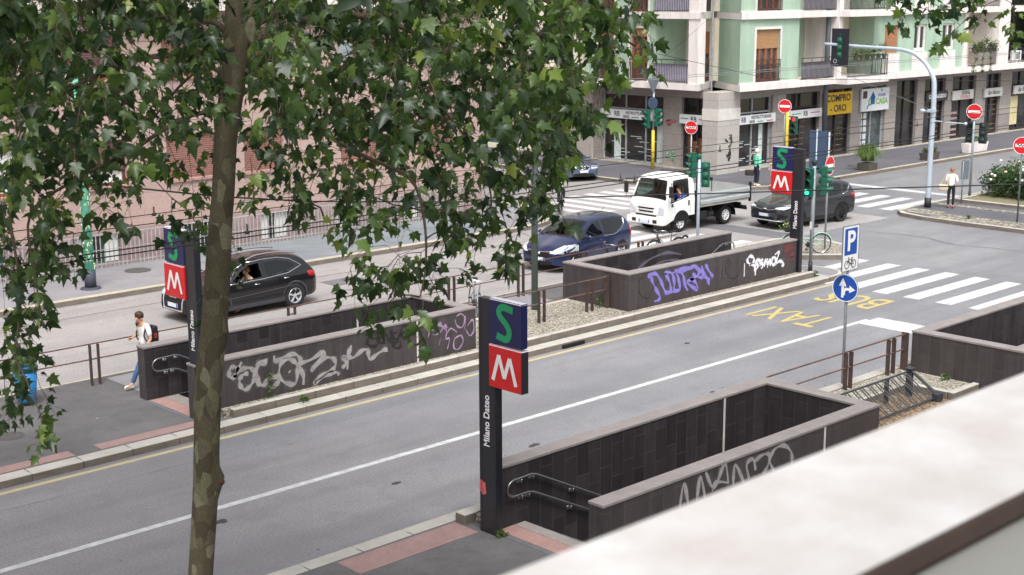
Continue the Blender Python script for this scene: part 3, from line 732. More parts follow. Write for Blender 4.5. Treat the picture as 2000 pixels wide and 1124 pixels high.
for k, (a, b) in enumerate(base):
    w_ = window(pk, O, P, a, b, .22, 1.18, .25, 'green_frame', None, 0, 'pane_dark', 3, .06, name='basement_window')
    q = MB(O); fbox(q, P, a+.05, a+.4, .25, 1.14, .16, .2); 
    if k % 2: q.obj('curtain', _mats['curtain'], w_); q = MB(O); fbox(q, P, b-.55, b-.06, .25, 1.14, .16, .2)
    q.obj('curtain', _mats['curtain'], w_)
fn = thing('window_guard_fence', 'pale grey vertical bar fence along the foot of the pink building', 'fence', (20, 42.05, .15)); O = (20, 42.05, .15)
mb = MB(O)
for x in np.arange(-2, 37.2, .155): mb.box(x-.013, x+.013, 42.037, 42.063, .15, 1.22)
mb.obj('bars', _mats['bars'], fn)
mb = MB(O); mb.box(-2, 37.2, 42.03, 42.07, 1.221, 1.25); mb.box(-2, 37.2, 42.066, 42.09, .24, .27); mb.box(-2, 37.2, 42.066, 42.09, .72, .74); mb.obj('rail', _mats['bars'], fn)
# --- cream building down the side street
cr = thing('cream_building', 'cream building with a white balustrade down the side street behind leaves', 'building', (54.9, 51.4, 0)); O = (54.9, 51.4, 0)
hl = [(y, y+1.1, z, z+2.1) for y in (53, 56.5, 60, 63.5, 67.2, 71, 75) for z in (4.6, 8.1, 11.6)]+[(y, y+2.2, .4, 3) for y in (53.5, 58, 63, 68, 73)]
mb = MB(O); P = facade(mb, (54.9, 0), (0, 1), 51.3, 96, -.1, 16, hl, .3, (1, 0)); mb.quad((54.9, 51.3, -.1), (75, 51.3, -.1), (75, 51.3, 16), (54.9, 51.3, 16)); mb.quad((54.9, 51.3, 16), (75, 51.3, 16), (75, 96, 16), (54.9, 96, 16)); mb.obj('wall', _mats['cream'], cr)
for a, b, c, d in hl: window(cr, O, P, a, b, c, d, .18, 'green_frame', 'green_frame' if c > 4 and a % 1 else None, .3, 'pane_sky', 2, .08, surround='white_plaster')
mb = MB(O); mb.box(54.2, 54.89, 51.35, 76, 4.0, 4.25); mb.box(54.1, 54.89, 58, 76, 5.62, 5.78); mb.box(54.1, 54.3, 58, 76, 6.75, 6.9); mb.obj('balcony', _mats['white_plaster'], cr)
mb = MB(O)
for y in np.arange(58.2, 76, .3): mb.lathe((54.2, y, 5.78), (0, 0, 1), [(0, .06), (.1, .05), (.3, .09), (.6, .045), (.85, .06), (.97, .06)], 8)
mb.obj('balustrade', _mats['white_plaster'], cr)
mb = MB(O); mb.box(54.6, 54.889, 51.31, 53.0, -.1, 3.9); mb.obj('stone_base', _mats['stone_beige'], cr)
bb = thing('pale_building', 'pale building closing the end of the side street', 'building', (40, 100, 0)); O = (40, 100, 0)
hl = [(x, x+1.2, z, z+1.8) for x in np.arange(12, 74, 3.2) for z in (1, 4.6, 8.1, 11.6)]
mb = MB(O); P = facade(mb, (0, 100), (1, 0), 8, 75, -.1, 18, hl, .3, (0, 1)); mb.quad((8, 100, 18), (75, 100, 18), (75, 115, 18), (8, 115, 18)); mb.obj('wall', _mats['white_plaster'], bb)
mb = MB(O)
for a, b, c, d in hl: mb.quad(P(a, c, .2), P(b, c, .2), P(b, d, .2), P(a, d, .2))
mb.obj('panes', _mats['pane_dark'], bb)
# --- green corner building
gb = thing('green_corner_building', 'pale green corner building with white balconies above a row of shops', 'building', (54.9, 42.8, 0)); O = (54.9, 42.8, 0)
Lh = [(43.55, 45.3, .2, 3.72), (46.5, 50.75, .2, 3.72)]
mb = MB(O); PL = facade(mb, (54.7, 0), (0, 1), 43.4, 51.3, -.1, 4.2, Lh, .25, (1, 0)); 
Rh = [(55.85, 58.85, .2, 3.72), (59.95, 62.95, .2, 3.72), (63.5, 65.9, .2, 3.75), (66.95, 69.3, .2, 3.75), (70.4, 72.6, .1, 3.9), (73.4, 75.7, .15, 3.85), (76.5, 79.25, .15, 3.85), (80.5, 82.3, .15, 3.85), (83.7, 86.5, .15, 3.85), (88, 91, .15, 3.85), (93, 97, .15, 3.85)]
mb.obj('ground_floor_wall', _mats['stone_pillar'], gb); mb = MB(O); PR = facade(mb, (0, 42.8), (1, 0), 55.4, 105, -.1, 4.2, Rh, .25, (0, 1)); mb.obj('ground_floor_wall', _mats['stone_pillar'], gb)
mb = MB(O); mb.box(54.05, 55.75, 42.5, 43.45, -.1, 4.1); mb.obj('corner_pillar', brick_mat('stone_corner', lin((182, 177, 170)), lin((172, 166, 160)), lin((142, 137, 131)), 3, .62, .01, 'sz', .85, .13, 8), gb)
mb = MB(O); mb.box(54.03, 55.77, 42.48, 43.47, 2.75, 3.3); mb.obj('pillar_band', M('band', lin((206, 202, 195)), .8, .08, 4), gb)
mb = MB(O); mb.box(54.55, 54.695, 43.5, 51.25, 0, .2); mb.box(56.0, 105, 42.62, 42.795, 0, .19); mb.obj('plinth', _mats['kerb_warm'], gb)
M('interior_wood', lin((150, 96, 56)), .6, .4, 2, col2=lin((90, 60, 40))); M('shelf_grey', lin((168, 172, 174)), .5, .2, 4); M('poster_pale', lin((206, 220, 216)), .6, .15, 7); M('poster_cream', lin((220, 206, 160)), .6, .15, 7)
def shopfront(P, a, b, z0, z1, style, d=.25):
    o = MB(O); fw = .07
    for u in ([a, b-fw]+([(a+b)/2-.035] if style != 'wide' else [a+(b-a)*.3, a+(b-a)*.62])): fbox(o, P, u, u+fw, z0, z1, d-.08, d-.01)
    fbox(o, P, a+fw, b-fw, z1-fw, z1, d-.08, d-.01); fbox(o, P, a+fw, b-fw, 2.9, 2.98, d-.08, d-.01); fbox(o, P, a+fw, b-fw, z0, z0+.1, d-.08, d-.01)
    f = o.obj('shop_front', _mats['shelf_grey' if style in ('wide', 'narrow', 'casa') else 'rail_metal'], gb)
    q = MB(O); q.quad(P(a, z0, d), P(b, z0, d), P(b, z1, d), P(a, z1, d)); q.obj('pane', _mats['shop_dark' if style != 'casa' else 'pane_sky'], f)
    q = MB(O); rr = random.Random(int(a*10))
    if style in ('wide', 'narrow'):
        for i in range(14): u_ = rr.uniform(a+.15, b-.9); fbox(q, P, u_, u_+rr.uniform(.3, .75), z0+.2+i*.085, z0+.2+i*.085+.03, d-.012, d-.004)
        fbox(q, P, a+.2, a+.2+(b-a)*.09, z0+.1, 2.3, d-.02, d-.012); fbox(q, P, b-(b-a)*.28, b-(b-a)*.17, z0+.1, 2.3, d-.02, d-.012)
        q.obj('display', _mats['poster_pale'], f)
    elif style == 'casa':
        for i in range(2):
            for j in range(5): fbox(q, P, a+.12+i*.42, a+.12+i*.42+.3, .45+j*.38, .45+j*.38+.3, d-.03, d-.012)
        q.obj('posters', _mats['sign_white'], f)
    elif style == 'wood':
        for i in range(4): fbox(q, P, a+.25+i*.32, a+.25+i*.32+.26, z0+.1, z0+.1+rr.uniform(1.0, 1.5), d-.03, d-.006)
        q.obj('display', _mats['interior_wood'], f)
    elif style == 'red':
        for j in range(5): fbox(q, P, a+.15, a+1.1, .3+j*.33, .3+j*.33+.13, d-.02, d-.006)
        q.obj('display', M('disp_red', lin((150, 60, 56)), .6, .5, 8, col2=lin((190, 190, 186))), f)
    elif style == 'poster':
        fbox(q, P, a+.4, a+1.5, .5, 2.3, d-.03, d-.006); q.obj('posters', _mats['poster_cream'], f)
    elif style == 'gold':
        for j in range(7):
            fbox(q, P, a+.3+rr.uniform(0, 1.4), a+.5+rr.uniform(1.4, 1.6), .4+j*.3, .44+j*.3, d-.02, d-.006)
        q.obj('display', M('disp_gold', lin((176, 140, 80)), .5, .5, 6, col2=lin((80, 60, 50))), f)
shopfront(PL, *Lh[0], 'wood'); shopfront(PL, *Lh[1], 'wide')
for h, st in zip(Rh, ['narrow', 'gold', 'gold', 'casa', 'dark', 'gold', 'red', 'gold', 'poster', 'dark', 'wide']): shopfront(PR, *h, st)
# the pink-red and green smudges sprayed low on the pillar, the black scribbles on the corner pillar
def halo_mat(m):
    if m.name+'_h' in _mats: return _mats[m.name+'_h']
    c = m.copy(); c.name = m.name+'_h'; nt = c.node_tree; N = nt.nodes; L = nt.links; b = N['Principled BSDF']; tr_ = N.new('ShaderNodeBsdfTransparent'); mx = N.new('ShaderNodeMixShader'); nz = N.new('ShaderNodeTexNoise'); nz.inputs['Scale'].default_value = 14; nz.inputs['Detail'].default_value = 6
    rp = N.new('ShaderNodeValToRGB'); rp.color_ramp.elements[0].position = .35; rp.color_ramp.elements[0].color = (0, 0, 0, 1); rp.color_ramp.elements[1].position = .8; rp.color_ramp.elements[1].color = (.6, .6, .6, 1); L.new(nz.outputs[0], rp.inputs[0]); L.new(rp.outputs[0], mx.inputs[0]); L.new(tr_.outputs[0], mx.inputs[1]); L.new(b.outputs[0], mx.inputs[2]); L.new(mx.outputs[0], N['Material Output'].inputs[0]); _mats[c.name] = c; return c
def spray(parent, O, strokes, wd, m, nrm, n=6, name='graffiti', off=.006):
    q = MB(O); h_ = MB(O); r_ = random.Random(len(strokes))
    for i, s_ in enumerate(strokes):
        p_ = smooth_path(s_, n); k = len(p_); a_ = r_.uniform(0, 6); ws = [wd*(.85+.35*math.sin(a_+j*.7))*(.55+.45*min(1, j/3, (k-1-j)/3)) for j in range(k)]
        q.ribbon(p_, ws, nrm, off+.0004*i); h_.ribbon(p_, [w_*1.7 for w_ in ws], nrm, off*.5)
    o = q.obj(name, m, parent)
    if wd > .03:
        hm = halo_mat(m); ho = h_.obj('overspray', hm, o)
    return o
M('spray_black', lin((38, 34, 36)), .7, .2, 8); M('spray_red', lin((176, 92, 100)), .8, .3, 5, col2=lin((160, 120, 118))); M('spray_grey', lin((172, 168, 166)), .7, .2, 8, col2=lin((136, 130, 130))); M('spray_violet', lin((132, 120, 196)), .7, .15, 6); M('spray_pink', lin((186, 152, 190)), .7, .25, 6, col2=lin((140, 118, 142))); M('spray_white', lin((232, 230, 238)), .7, .08, 6); M('spray_darkred', lin((116, 44, 46)), .8, .3, 5, col2=lin((90, 60, 62))); M('spray_faint', lin((112, 102, 120)), .8, .3, 4, col2=lin((92, 84, 92)))
rr = random.Random(3)
def scribble(cx, cz, w_, h_, k, mk): 
    out = []
    for i in range(k):
        x = cx+rr.uniform(-w_, w_)*.6; z = cz+rr.uniform(-h_, h_)*.8; out.append([mk(x+rr.uniform(-w_, w_)*.5, z+rr.uniform(-h_, h_)*.35) for _ in range(4)])
    return out
spray(gb, O, scribble(54.9, 1.75, .35, .28, 6, lambda a, z: (a, 42.478, z))+scribble(54.9, 1.1, .3, .35, 8, lambda a, z: (a, 42.478, z)), .05, _mats['spray_black'], (0, -1, 0))
spray(gb, O, scribble(45.9, 2.5, .5, .2, 6, lambda a, z: (54.68, a, z)), .07, _mats['spray_red'], (-1, 0, 0))
spray(gb, O, scribble(45.9, .7, .35, .3, 5, lambda a, z: (54.68, a, z)), .1, M('spray_mint', lin((150, 190, 156)), .8, .2, 5), (-1, 0, 0))
# upper floors
A_ = (56.76, 44.92); B_ = (54.96, 42.0)
ud = Vector((B_[0]-A_[0], B_[1]-A_[1])); LD = ud.length; ud.normalize()
for k in range(3):
    z = 4.15+3.42*k; zf = z+.32; zt = z+3.42
    mb = MB(O)
    # slabs
    mb.prism([(53.75, 51.3), (53.75, 43.5), (56.02, 44.6), (56.9, 45.1), (56.9, 51.3)], z, zf)
    mb.obj('balcony_slab', _mats['white_plaster'], gb); mb = MB(O); mb.prism([(56.75, 44.98), (54.87, 41.88), (61.2, 41.8), (61.2, 45.0)], z-.02, zf-.02)
    mb.obj('balcony_slab', _mats['white_plaster'], gb)
    for q_ in ((59.7, 62.62, 41.72, 44.8, z+.004, zf+.004), (62.62, 66.5, 40.95, 44.8, z, zf), (66.5, 76.3, 41.75, 44.8, z+.003, zf+.003), (76.3, 105, 41.7, 44.8, z, zf)): mb = MB(O); mb.box(*q_); mb.obj('balcony_slab', _mats['white_plaster'], gb)
    mb = MB(O)
    h1 = [(47.05, 48.2, zf, z+2.93), (49.3, 50.4, zf, z+2.93)]
    P1 = facade(mb, (54.05, 0), (0, 1), 46.55, 51.3, zf, zt, h1, .25, (1, 0)); mb.quad((54.05, 46.55, zf), (56.5, 46.55, zf), (56.5, 46.55, zt), (54.05, 46.55, zt)); mb.obj('wall', _mats['stucco_green'], gb); mb = MB(O)
    P2 = facade(mb, A_, ud, 0, LD, zf, zt, [], .2, (ud.y, -ud.x)); mb.obj('wall', _mats['stucco_green'], gb); mb = MB(O)
    h3 = [(56.2, 58.15, zf+.02, z+2.9)]
    P3 = facade(mb, (0, 42.0), (1, 0), 54.96, 59.75, zf, zt, h3, .25, (0, 1)); mb.quad((59.75, 42.0, zf), (59.75, 43.6, zf), (59.75, 43.6, zt), (59.75, 42.0, zt)); mb.obj('wall', _mats['stucco_green'], gb); mb = MB(O)
    h4 = [(67.6, 69.0, z+1.38, z+2.87), (70.6, 71.9, z+1.4, z+2.87), (73.6, 74.95, z+1.4, z+2.87)]
    P4 = facade(mb, (0, 42.0), (1, 0), 66.55, 76.25, zf, zt, h4, .25, (0, 1)); mb.quad((66.55, 42.0, zf), (66.55, 43.7, zf), (66.55, 43.7, zt), (66.55, 42.0, zt)); mb.quad((76.25, 42.0, zf), (76.25, 43.7, zf), (76.25, 43.7, zt), (76.25, 42.0, zt)); mb.obj('wall', _mats['stucco_green'], gb); mb = MB(O)
    mb.quad((84.5, 42, zf), (105, 42, zf), (105, 42, zt), (84.5, 42, zt)); mb.obj('wall', _mats['stucco_green'], gb); mb = MB(O); mb.quad((61.9, 43.58, zf), (62.5, 43.58, zf), (62.5, 43.58, zt), (61.9, 43.58, zt))
    mb.obj('wall', _mats['stucco_green'], gb)
    mb = MB(O)
    h5 = [(45.05, 46.45, zf, z+2.75)]
    P5 = facade(mb, (56.5, 0), (0, 1), 44.4, 47.6, zf, zt, h5, .15, (1, 0)); mb.obj('recess_wall', _mats['cream'], gb); mb = MB(O)
    h6 = [(60.5, 61.5, zf, z+2.7), (63.9, 65.0, zf, z+2.7), (77, 78, zf, z+2.7), (81.6, 82.8, zf, z+2.7)]
    P6 = facade(mb, (0, 43.6), (1, 0), 59.75, 84.5, zf, zt, h6, .15, (0, 1))
    mb.obj('recess_wall', _mats['cream' if k != 1 else 'white_plaster'], gb)
    for q_ in ((53.8, 54.35, 43.62, 44.22), (62.62, 63.0, 41.6, 43.6), (79.6, 80.9, 41.72, 43.6), (75.9, 76.3, 41.9, 41.99)): mb = MB(O); mb.box(*q_, zf, zt); mb.obj('white_pillar', _mats['white_plaster'], gb)
    for q_ in [(a-.12, b+.12, 41.955, 41.998, zf+.03, c-.06) for a, b, c, d in h4]+[(54.9, 59.8, 41.9, 42.02, zf-.02, zf+.05)]: mb = MB(O); mb.box(*q_); mb.obj('spandrel', _mats['white_plaster'], gb)
    window(gb, O, P1, *h1[0], .2, 'wood_orange', 'shutter_straw', .16, 'pane_sky', 3, .11, surround='white_plaster', name='french_window'); window(gb, O, P1, *h1[1], .2, 'wood_orange', 'shutter_straw', .2, 'pane_sky', 3, .11, surround='white_plaster', name='french_window')
    window(gb, O, P3, *h3[0], .2, 'wood_orange', 'shutter_straw', .36 if k == 0 else .1, 'pane_sky', 4, .12, surround='white_plaster', name='french_window')
    window(gb, O, P4, *h4[0], .2, 'wood_orange', 'shutter_orange', 1.0, 'pane_dark'); window(gb, O, P4, *h4[1], .16, 'white_plaster', None, 0, 'pane_dark', 2, .14); window(gb, O, P4, *h4[2], .16, 'white_plaster', None, 0, 'pane_dark', 2, .12)
    window(gb, O, P5, *h5[0], .1, 'wood_orange', 'shutter_orange', .45, 'pane_sky', 2, .12, surround='white_plaster', name='balcony_door')
    for hh, sh in zip(h6, (.3, 1.0, .2, .1)): window(gb, O, P6, *hh, .1, 'wood_brown', 'wood_brown' if sh == 1 else None, sh, 'pane_dark', 2, .1, name='balcony_door')
    M('cloth_lilac', lin((178, 172, 190)), .8, .12, 3); M('cloth_grey', lin((150, 146, 154)), .8, .12, 3)
    bar_rail(gb, O, P1, h1[0][0]-.02, h1[0][1]+.02, zf+.02, zf+1.12, -.06); bar_rail(gb, O, P1, h1[1][0]-.02, h1[1][1]+.02, zf+.02, zf+1.12, -.06)
    bar_rail(gb, O, lambda u, zz, d=0.: (53.86+d, u, zz), 44.24, 46.5, zf+.02, zf+1.14, 0, cloth='cloth_lilac'); bar_rail(gb, O, lambda u, zz, d=0.: (53.9+u*.91, 43.66+u*.41+d, zz), .45, 2.1, zf+.02, zf+1.14, 0)
    bar_rail(gb, O, P3, h3[0][0]-.02, h3[0][1]+.02, zf+.04, zf+1.12, -.07); bar_rail(gb, O, lambda u, zz, d=0.: (u, 41.8+d, zz), 59.78, 62.6, zf+.02, zf+1.1, 0, cloth='cloth_grey')
    bar_rail(gb, O, lambda u, zz, d=0.: (u, 41.03+d, zz), 62.7, 66.45, zf+.02, zf+1.1, 0); bar_rail(gb, O, lambda u, zz, d=0.: (66.42+d, u, zz), 41.06, 41.95, zf+.02, zf+1.1, 0)
    bar_rail(gb, O, lambda u, zz, d=0.: (u, 41.8+d, zz), 76.32, 79.55, zf+.02, zf+1.1, 0); bar_rail(gb, O, lambda u, zz, d=0.: (u, 41.8+d, zz), 80.95, 84.45, zf+.02, zf+1.1, 0, step=.5)
mb = MB(O); mb.box(53.8, 105, 41.8, 60, 14.4, 14.7); mb.obj('roof', _mats['white_plaster'], gb)
mb = MB(O); mb.quad((54.05, 51.32, 4.2), (70, 51.32, 4.2), (70, 51.32, 14.4), (54.05, 51.32, 14.4)); mb.obj('wall', _mats['stucco_green'], gb); mb = MB(O); mb.box(60.0, 104, 46, 60, 0, 14.3); mb.obj('wall', _mats['stucco_green'], gb); mb = MB(O); mb.box(57.0, 59.98, 47, 51, 0, 14.3); mb.obj('wall', _mats['stucco_green'], gb)
mb = MB(O); mb.tube([(55.93, 44.45, 4.1), (55.93, 44.45, 14)], .05, 8); mb.obj('drainpipe', _mats['shelf_grey'], gb)
def ac_unit(label, x, y, z):
    t = thing('air_conditioner', label, 'air conditioner', (x, y, z)); Q = (x, y, z)
    mb = MB(Q); mb.bbox(x-.4, x+.4, y-.16, y+.16, z, z+.58, .02, 1); mb.obj('casing', _mats['sign_white'], t)
    mb = MB(Q)
    for i in range(9): mb.box(x-.3, x+.2, y-.172, y-.162, z+.08+i*.05, z+.10+i*.05)
    mb.obj('grille', _mats['rail_metal'], t)
ac_unit('white air conditioner high on the recess wall above the grey cloth balcony', 60.4, 43.2, 6.35)
ac_unit('white air conditioner on the balcony floor near the right edge', 83.2, 42.4, 4.6)
# --- shop signs
def sign_box(label, fx, a, b, z0, z1, mat, thick=.12, cat='shop sign'):
    """fx 'L': on the wall facing -X (coordinate is Y); 'R': on the wall facing -Y"""
    c = ((54.6, (a+b)/2, (z0+z1)/2) if fx == 'L' else ((a+b)/2, 42.7, (z0+z1)/2))
    t = thing('shop_sign', label, cat, c, group='shop signs over the shop fronts')
    mb = MB(c)
    if fx == 'L': mb.bbox(54.54, 54.54+thick, a, b, z0, z1, .012, 1)
    else: mb.bbox(a, b, 42.64, 42.64+thick, z0, z1, .012, 1)
    mb.obj('panel', _mats[mat], t); return t
def sign_text(t, fx, body, du, dz, size, m, sx=1, bold=.004, shear=0):
    if fx == 'L': return text_obj('lettering', body, size, m, t, (-.064, -du, dz), ROT_MX, .002, sx, bold, shear=shear)
    return text_obj('lettering', body, size, m, t, (du, -.064, dz), ROT_MY, .002, sx, bold, shear=shear)
def sign_bar(t, fx, du, dz, w_, h_, m):
    mb = MB()
    if fx == 'L': mb.box(-.066, -.058, -du-w_/2, -du+w_/2, dz-h_/2, dz+h_/2)
    else: mb.box(du-w_/2, du+w_/2, -.066, -.058, dz-h_/2, dz+h_/2)
    mb.obj('stripe', m, t)
ink = M('ink', lin((50, 50, 54)), .6, 0); gr = M('sg', lin((36, 150, 84)), .6, 0); rd = M('sr', lin((206, 44, 52)), .6, 0); blu = M('sb', lin((34, 78, 156)), .6, 0); lim = M('sl', lin((130, 190, 60)), .6, 0)
M('sign_yellow', lin((228, 184, 22)), .5, .05, 2); M('sign_grey', lin((198, 198, 194)), .5, .08, 4)
def rb(t, fx, du, dz, s_): sign_text(t, fx, 'RB', du, dz, s_, ink, .9, .006)
s1 = sign_box('white RISTRUTTURARE BENE sign on the left front, partly behind leaves', 'L', 46.5, 50.7, 2.44, 2.9, 'sign_white'); rb(s1, 'L', -.9, 0, .36); sign_text(s1, 'L', 'RISTRUTTURARE', .45, .08, .2, ink); sign_text(s1, 'L', 'BENE', -.25, -.12, .18, ink); sign_bar(s1, 'L', .35, -.13, .5, .045, gr); sign_bar(s1, 'L', 1.15, -.13, .5, .045, rd)
s2 = sign_box('short white RB sign with green and red stripes over the narrow door', 'L', 43.5, 45.32, 2.44, 2.9, 'sign_white'); rb(s2, 'L', 0, 0, .36); sign_bar(s2, 'L', -.58, .03, .5, .045, gr); sign_bar(s2, 'L', .58, .03, .5, .045, rd)
s3 = sign_box('white RISTRUTTURARE BENE sign right of the corner pillar', 'R', 55.8, 58.9, 2.42, 2.86, 'sign_white'); rb(s3, 'R', -1.1, 0, .36); sign_text(s3, 'R', 'RISTRUTTURARE', .35, .08, .22, ink); sign_text(s3, 'R', 'BENE', -.4, -.12, .18, ink); sign_bar(s3, 'R', .25, -.13, .45, .045, gr); sign_bar(s3, 'R', 1.05, -.13, .5, .045, rd)
s4 = sign_box('white RB sign behind the red light, left of the yellow sign', 'R', 60.0, 62.95, 2.42, 2.86, 'sign_white'); rb(s4, 'R', 0, 0, .36); sign_bar(s4, 'R', -.8, .03, .8, .045, gr); sign_bar(s4, 'R', .85, .03, .8, .045, rd)
s5 = sign_box('yellow COMPRO ORO sign with black letters', 'R', 63.15, 65.75, 2.42, 3.6, 'sign_yellow'); sign_text(s5, 'R', 'COMPRO', .02, .26, .5, ink, 1.05, .014); sign_text(s5, 'R', '- ORO', 0, -.28, .5, ink, 1.05, .014)
s6 = sign_box('large white CASA sign with a blue and green house emblem', 'R', 66.65, 69.4, 2.4, 3.62, 'sign_white'); sign_text(s6, 'R', 'CASA', .62, -.12, .44, lim, 1.1, .014); sign_text(s6, 'R', 'STUDIO', .62, .22, .2, blu, 1.1, .004)
mb = MB(); mb.add([(-.55, -.066, .1), (.0, -.066, .1), (-.27, -.066, .45)], [(0, 1, 2)]); mb.box(-.48, -.08, -.066, -.06, -.25, .1); mb.obj('emblem', blu, s6)
mb = MB(); mb.tube([(-.5+.17*math.cos(a), -.066, -.1+.17*math.sin(a)) for a in np.linspace(0, 2*PI, 16)], .03, 6); mb.tube([(-.62, -.066, -.22), (-.85, -.066, -.45)], .04, 6); mb.obj('emblem', gr, s6)
mb = MB(); mb.box(-1.25, -.85, -.066, -.06, .1, .5); mb.obj('dark_square', _mats['rail_metal'], s6)
s7 = sign_box('black sign with worn white letters over the dark shop behind the tall mast', 'R', 73.4, 75.75, 2.55, 3.1, 'rail_metal'); sign_text(s7, 'R', 'CARTAGGEDO', 0, 0, .3, _mats['sign_white'], .95, .01)
s8 = sign_box('grey IDEAL STUDIO sign with red second line', 'R', 76.35, 78.75, 2.48, 3.03, 'sign_grey'); sign_text(s8, 'R', 'IDEAL', .3, .12, .3, ink, 1.2, .008); sign_text(s8, 'R', 'STUDIO', .2, -.13, .26, rd, 1.2, .004)
s9 = sign_box('pale sign with slanted script second from the right edge', 'R', 80.1, 82.3, 2.45, 2.98, 'sign_grey'); sign_text(s9, 'R', 'Bar Bianco', 0, 0, .36, ink, .95, .004, .4)
s10 = sign_box('pale sign with slanted script at the right edge', 'R', 83.8, 86.2, 2.45, 2.98, 'sign_grey'); sign_text(s10, 'R', 'Bar Bianco', 0, 0, .36, ink, .95, .004, .4)
# --- the building the photograph is taken from
nb = thing('near_building', 'building front below the marble ledge, under the viewpoint', 'building', (3, .4, 0)); O = (3, .4, 0)
M('wall_grey', lin((148, 148, 142)), .8, .05, 2); M('marble_shaded', lin((96, 80, 74)), .7, .15, 6)
mb = MB(O); mb.box(-12, 40, .47, .97, 0, 8.36); mb.obj('wall', _mats['wall_grey'], nb); mb = MB(O); mb.box(-14, 44, -9, -1.35, 0, 12.4); mb.obj('wall', _mats['wall_grey'], nb)
m = M('marble', lin((224, 222, 220)), .5, .05, 5, col2=lin((200, 191, 186)), detail=4)
O = (3, .8, 8.4); mb = MB(O); mb.bbox(-12, 40, .752, 1.014, 8.362, 8.4, .008, 2); o = mb.obj('marble_ledge', [m, _mats['marble_shaded']])
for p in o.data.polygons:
    if p.normal.z < .3: p.material_index = 1  # sides and underside get a brown that stands for their shade
tag(o, 'pale marble balcony ledge, out of focus, crossing the bottom right corner', 'ledge')
# ------------------------------------------------------------ vehicles
M('tyre', lin((34, 34, 35)), .85, .15, 10); M('rim', lin((206, 208, 212)), .3, .05, 5, metal=.45); M('rim_dark', lin((50, 50, 54)), .35, .05, 5, metal=.6)
M('plastic_black', lin((30, 30, 32)), .55, .15, 6); M('grille_black', lin((14, 14, 15)), .5, .1); M('chrome', lin((212, 214, 218)), .12, 0, metal=1.0)
M('paint_black', lin((12, 11, 16)), .3, .06, 2, coat=.9, spec=.3); M('paint_navy', lin((24, 40, 88)), .28, .05, 2, coat=1.0, metal=.5); M('paint_grey', lin((52, 52, 57)), .32, .05, 2, coat=.8, metal=.35)
M('paint_bluegrey', lin((88, 98, 122)), .3, .05, 2, coat=1.0, metal=.4); M('paint_white', lin((232, 232, 230)), .35, .03, 2, coat=.5)
M('lamp_clear', lin((214, 220, 226)), .08, .1, 6, coat=1.0, metal=.3); M('lamp_red', lin((170, 20, 24)), .15, .1, 6, coat=1.0); M('plate_white', lin((214, 222, 230)), .4, .03); M('plate_blue', lin((40, 70, 170)), .4, 0)
M('seat_dark', lin((48, 46, 48)), .8, .2, 5); M('frit', (.012, .012, .014), .12, 0, spec=.7)
glass_mat('car_glass', (.62, .78, .74), .55); glass_mat('car_glass_dark', (.4, .44, .44), .28)
M('alu', lin((166, 170, 170)), .5, .1, 3, metal=.15); M('bed_floor', lin((186, 180, 170)), .8, .12, 3)
def interp(pts, x):
    xs = [p[0] for p in pts]; ys = [p[1] for p in pts]
    return float(np.interp(x, xs, ys))
def smooth_interp(pts, n=10):
    c = smooth_path([(a, b, 0) for a, b in pts], n); q = [(v.x, v.y) for v in c]
    return q
def inset(poly, d):
    a = sum(poly[i][0]*poly[(i+1) % len(poly)][1]-poly[(i+1) % len(poly)][0]*poly[i][1] for i in range(len(poly)))
    if a < 0: poly = poly[::-1]
    return offset_poly(poly, d)
def inside(p, poly):
    x, y = p; r = False; n = len(poly)
    for i in range(n):
        x0, y0 = poly[i]; x1, y1 = poly[(i+1) % n]
        if (y0 > y) != (y1 > y) and x < (x1-x0)*(y-y0)/(y1-y0)+x0: r = not r
    return r
def patch_verts(poly, step=.1, hole=None):
    """triangulated polygon (optionally minus hole) with inner points for curvature"""
    vs = []; es = []
    for pl in [poly]+([hole] if hole else []):
        k = len(vs); m = []
        for i in range(len(pl)):
            a = Vector(pl[i]); b = Vector(pl[(i+1) % len(pl)]); n = max(1, int((b-a).length/step))
            m += [a.lerp(b, j/n) for j in range(n)]
        vs += m; es += [(k+i, k+(i+1) % len(m)) for i in range(len(m))]
    xs = [v.x for v in vs]; ys = [v.y for v in vs]
    if not hole:
        for x in np.arange(min(xs)+step/2, max(xs), step):
            for y in np.arange(min(ys)+step/2, max(ys), step):
                if inside((x, y), poly): vs.append(Vector((x, y)))
    r = delaunay_2d_cdt(vs, es, [], 1 if not hole else 0, 1e-5)
    V, F = r[0], r[2]
    out = []
    for f in F:
        c = sum((V[i] for i in f), Vector((0, 0)))/len(f)
        if inside(c, poly) and not (hole and inside(c, hole)): out.append(tuple(f))
    return [(v.x, v.y) for v in V], out
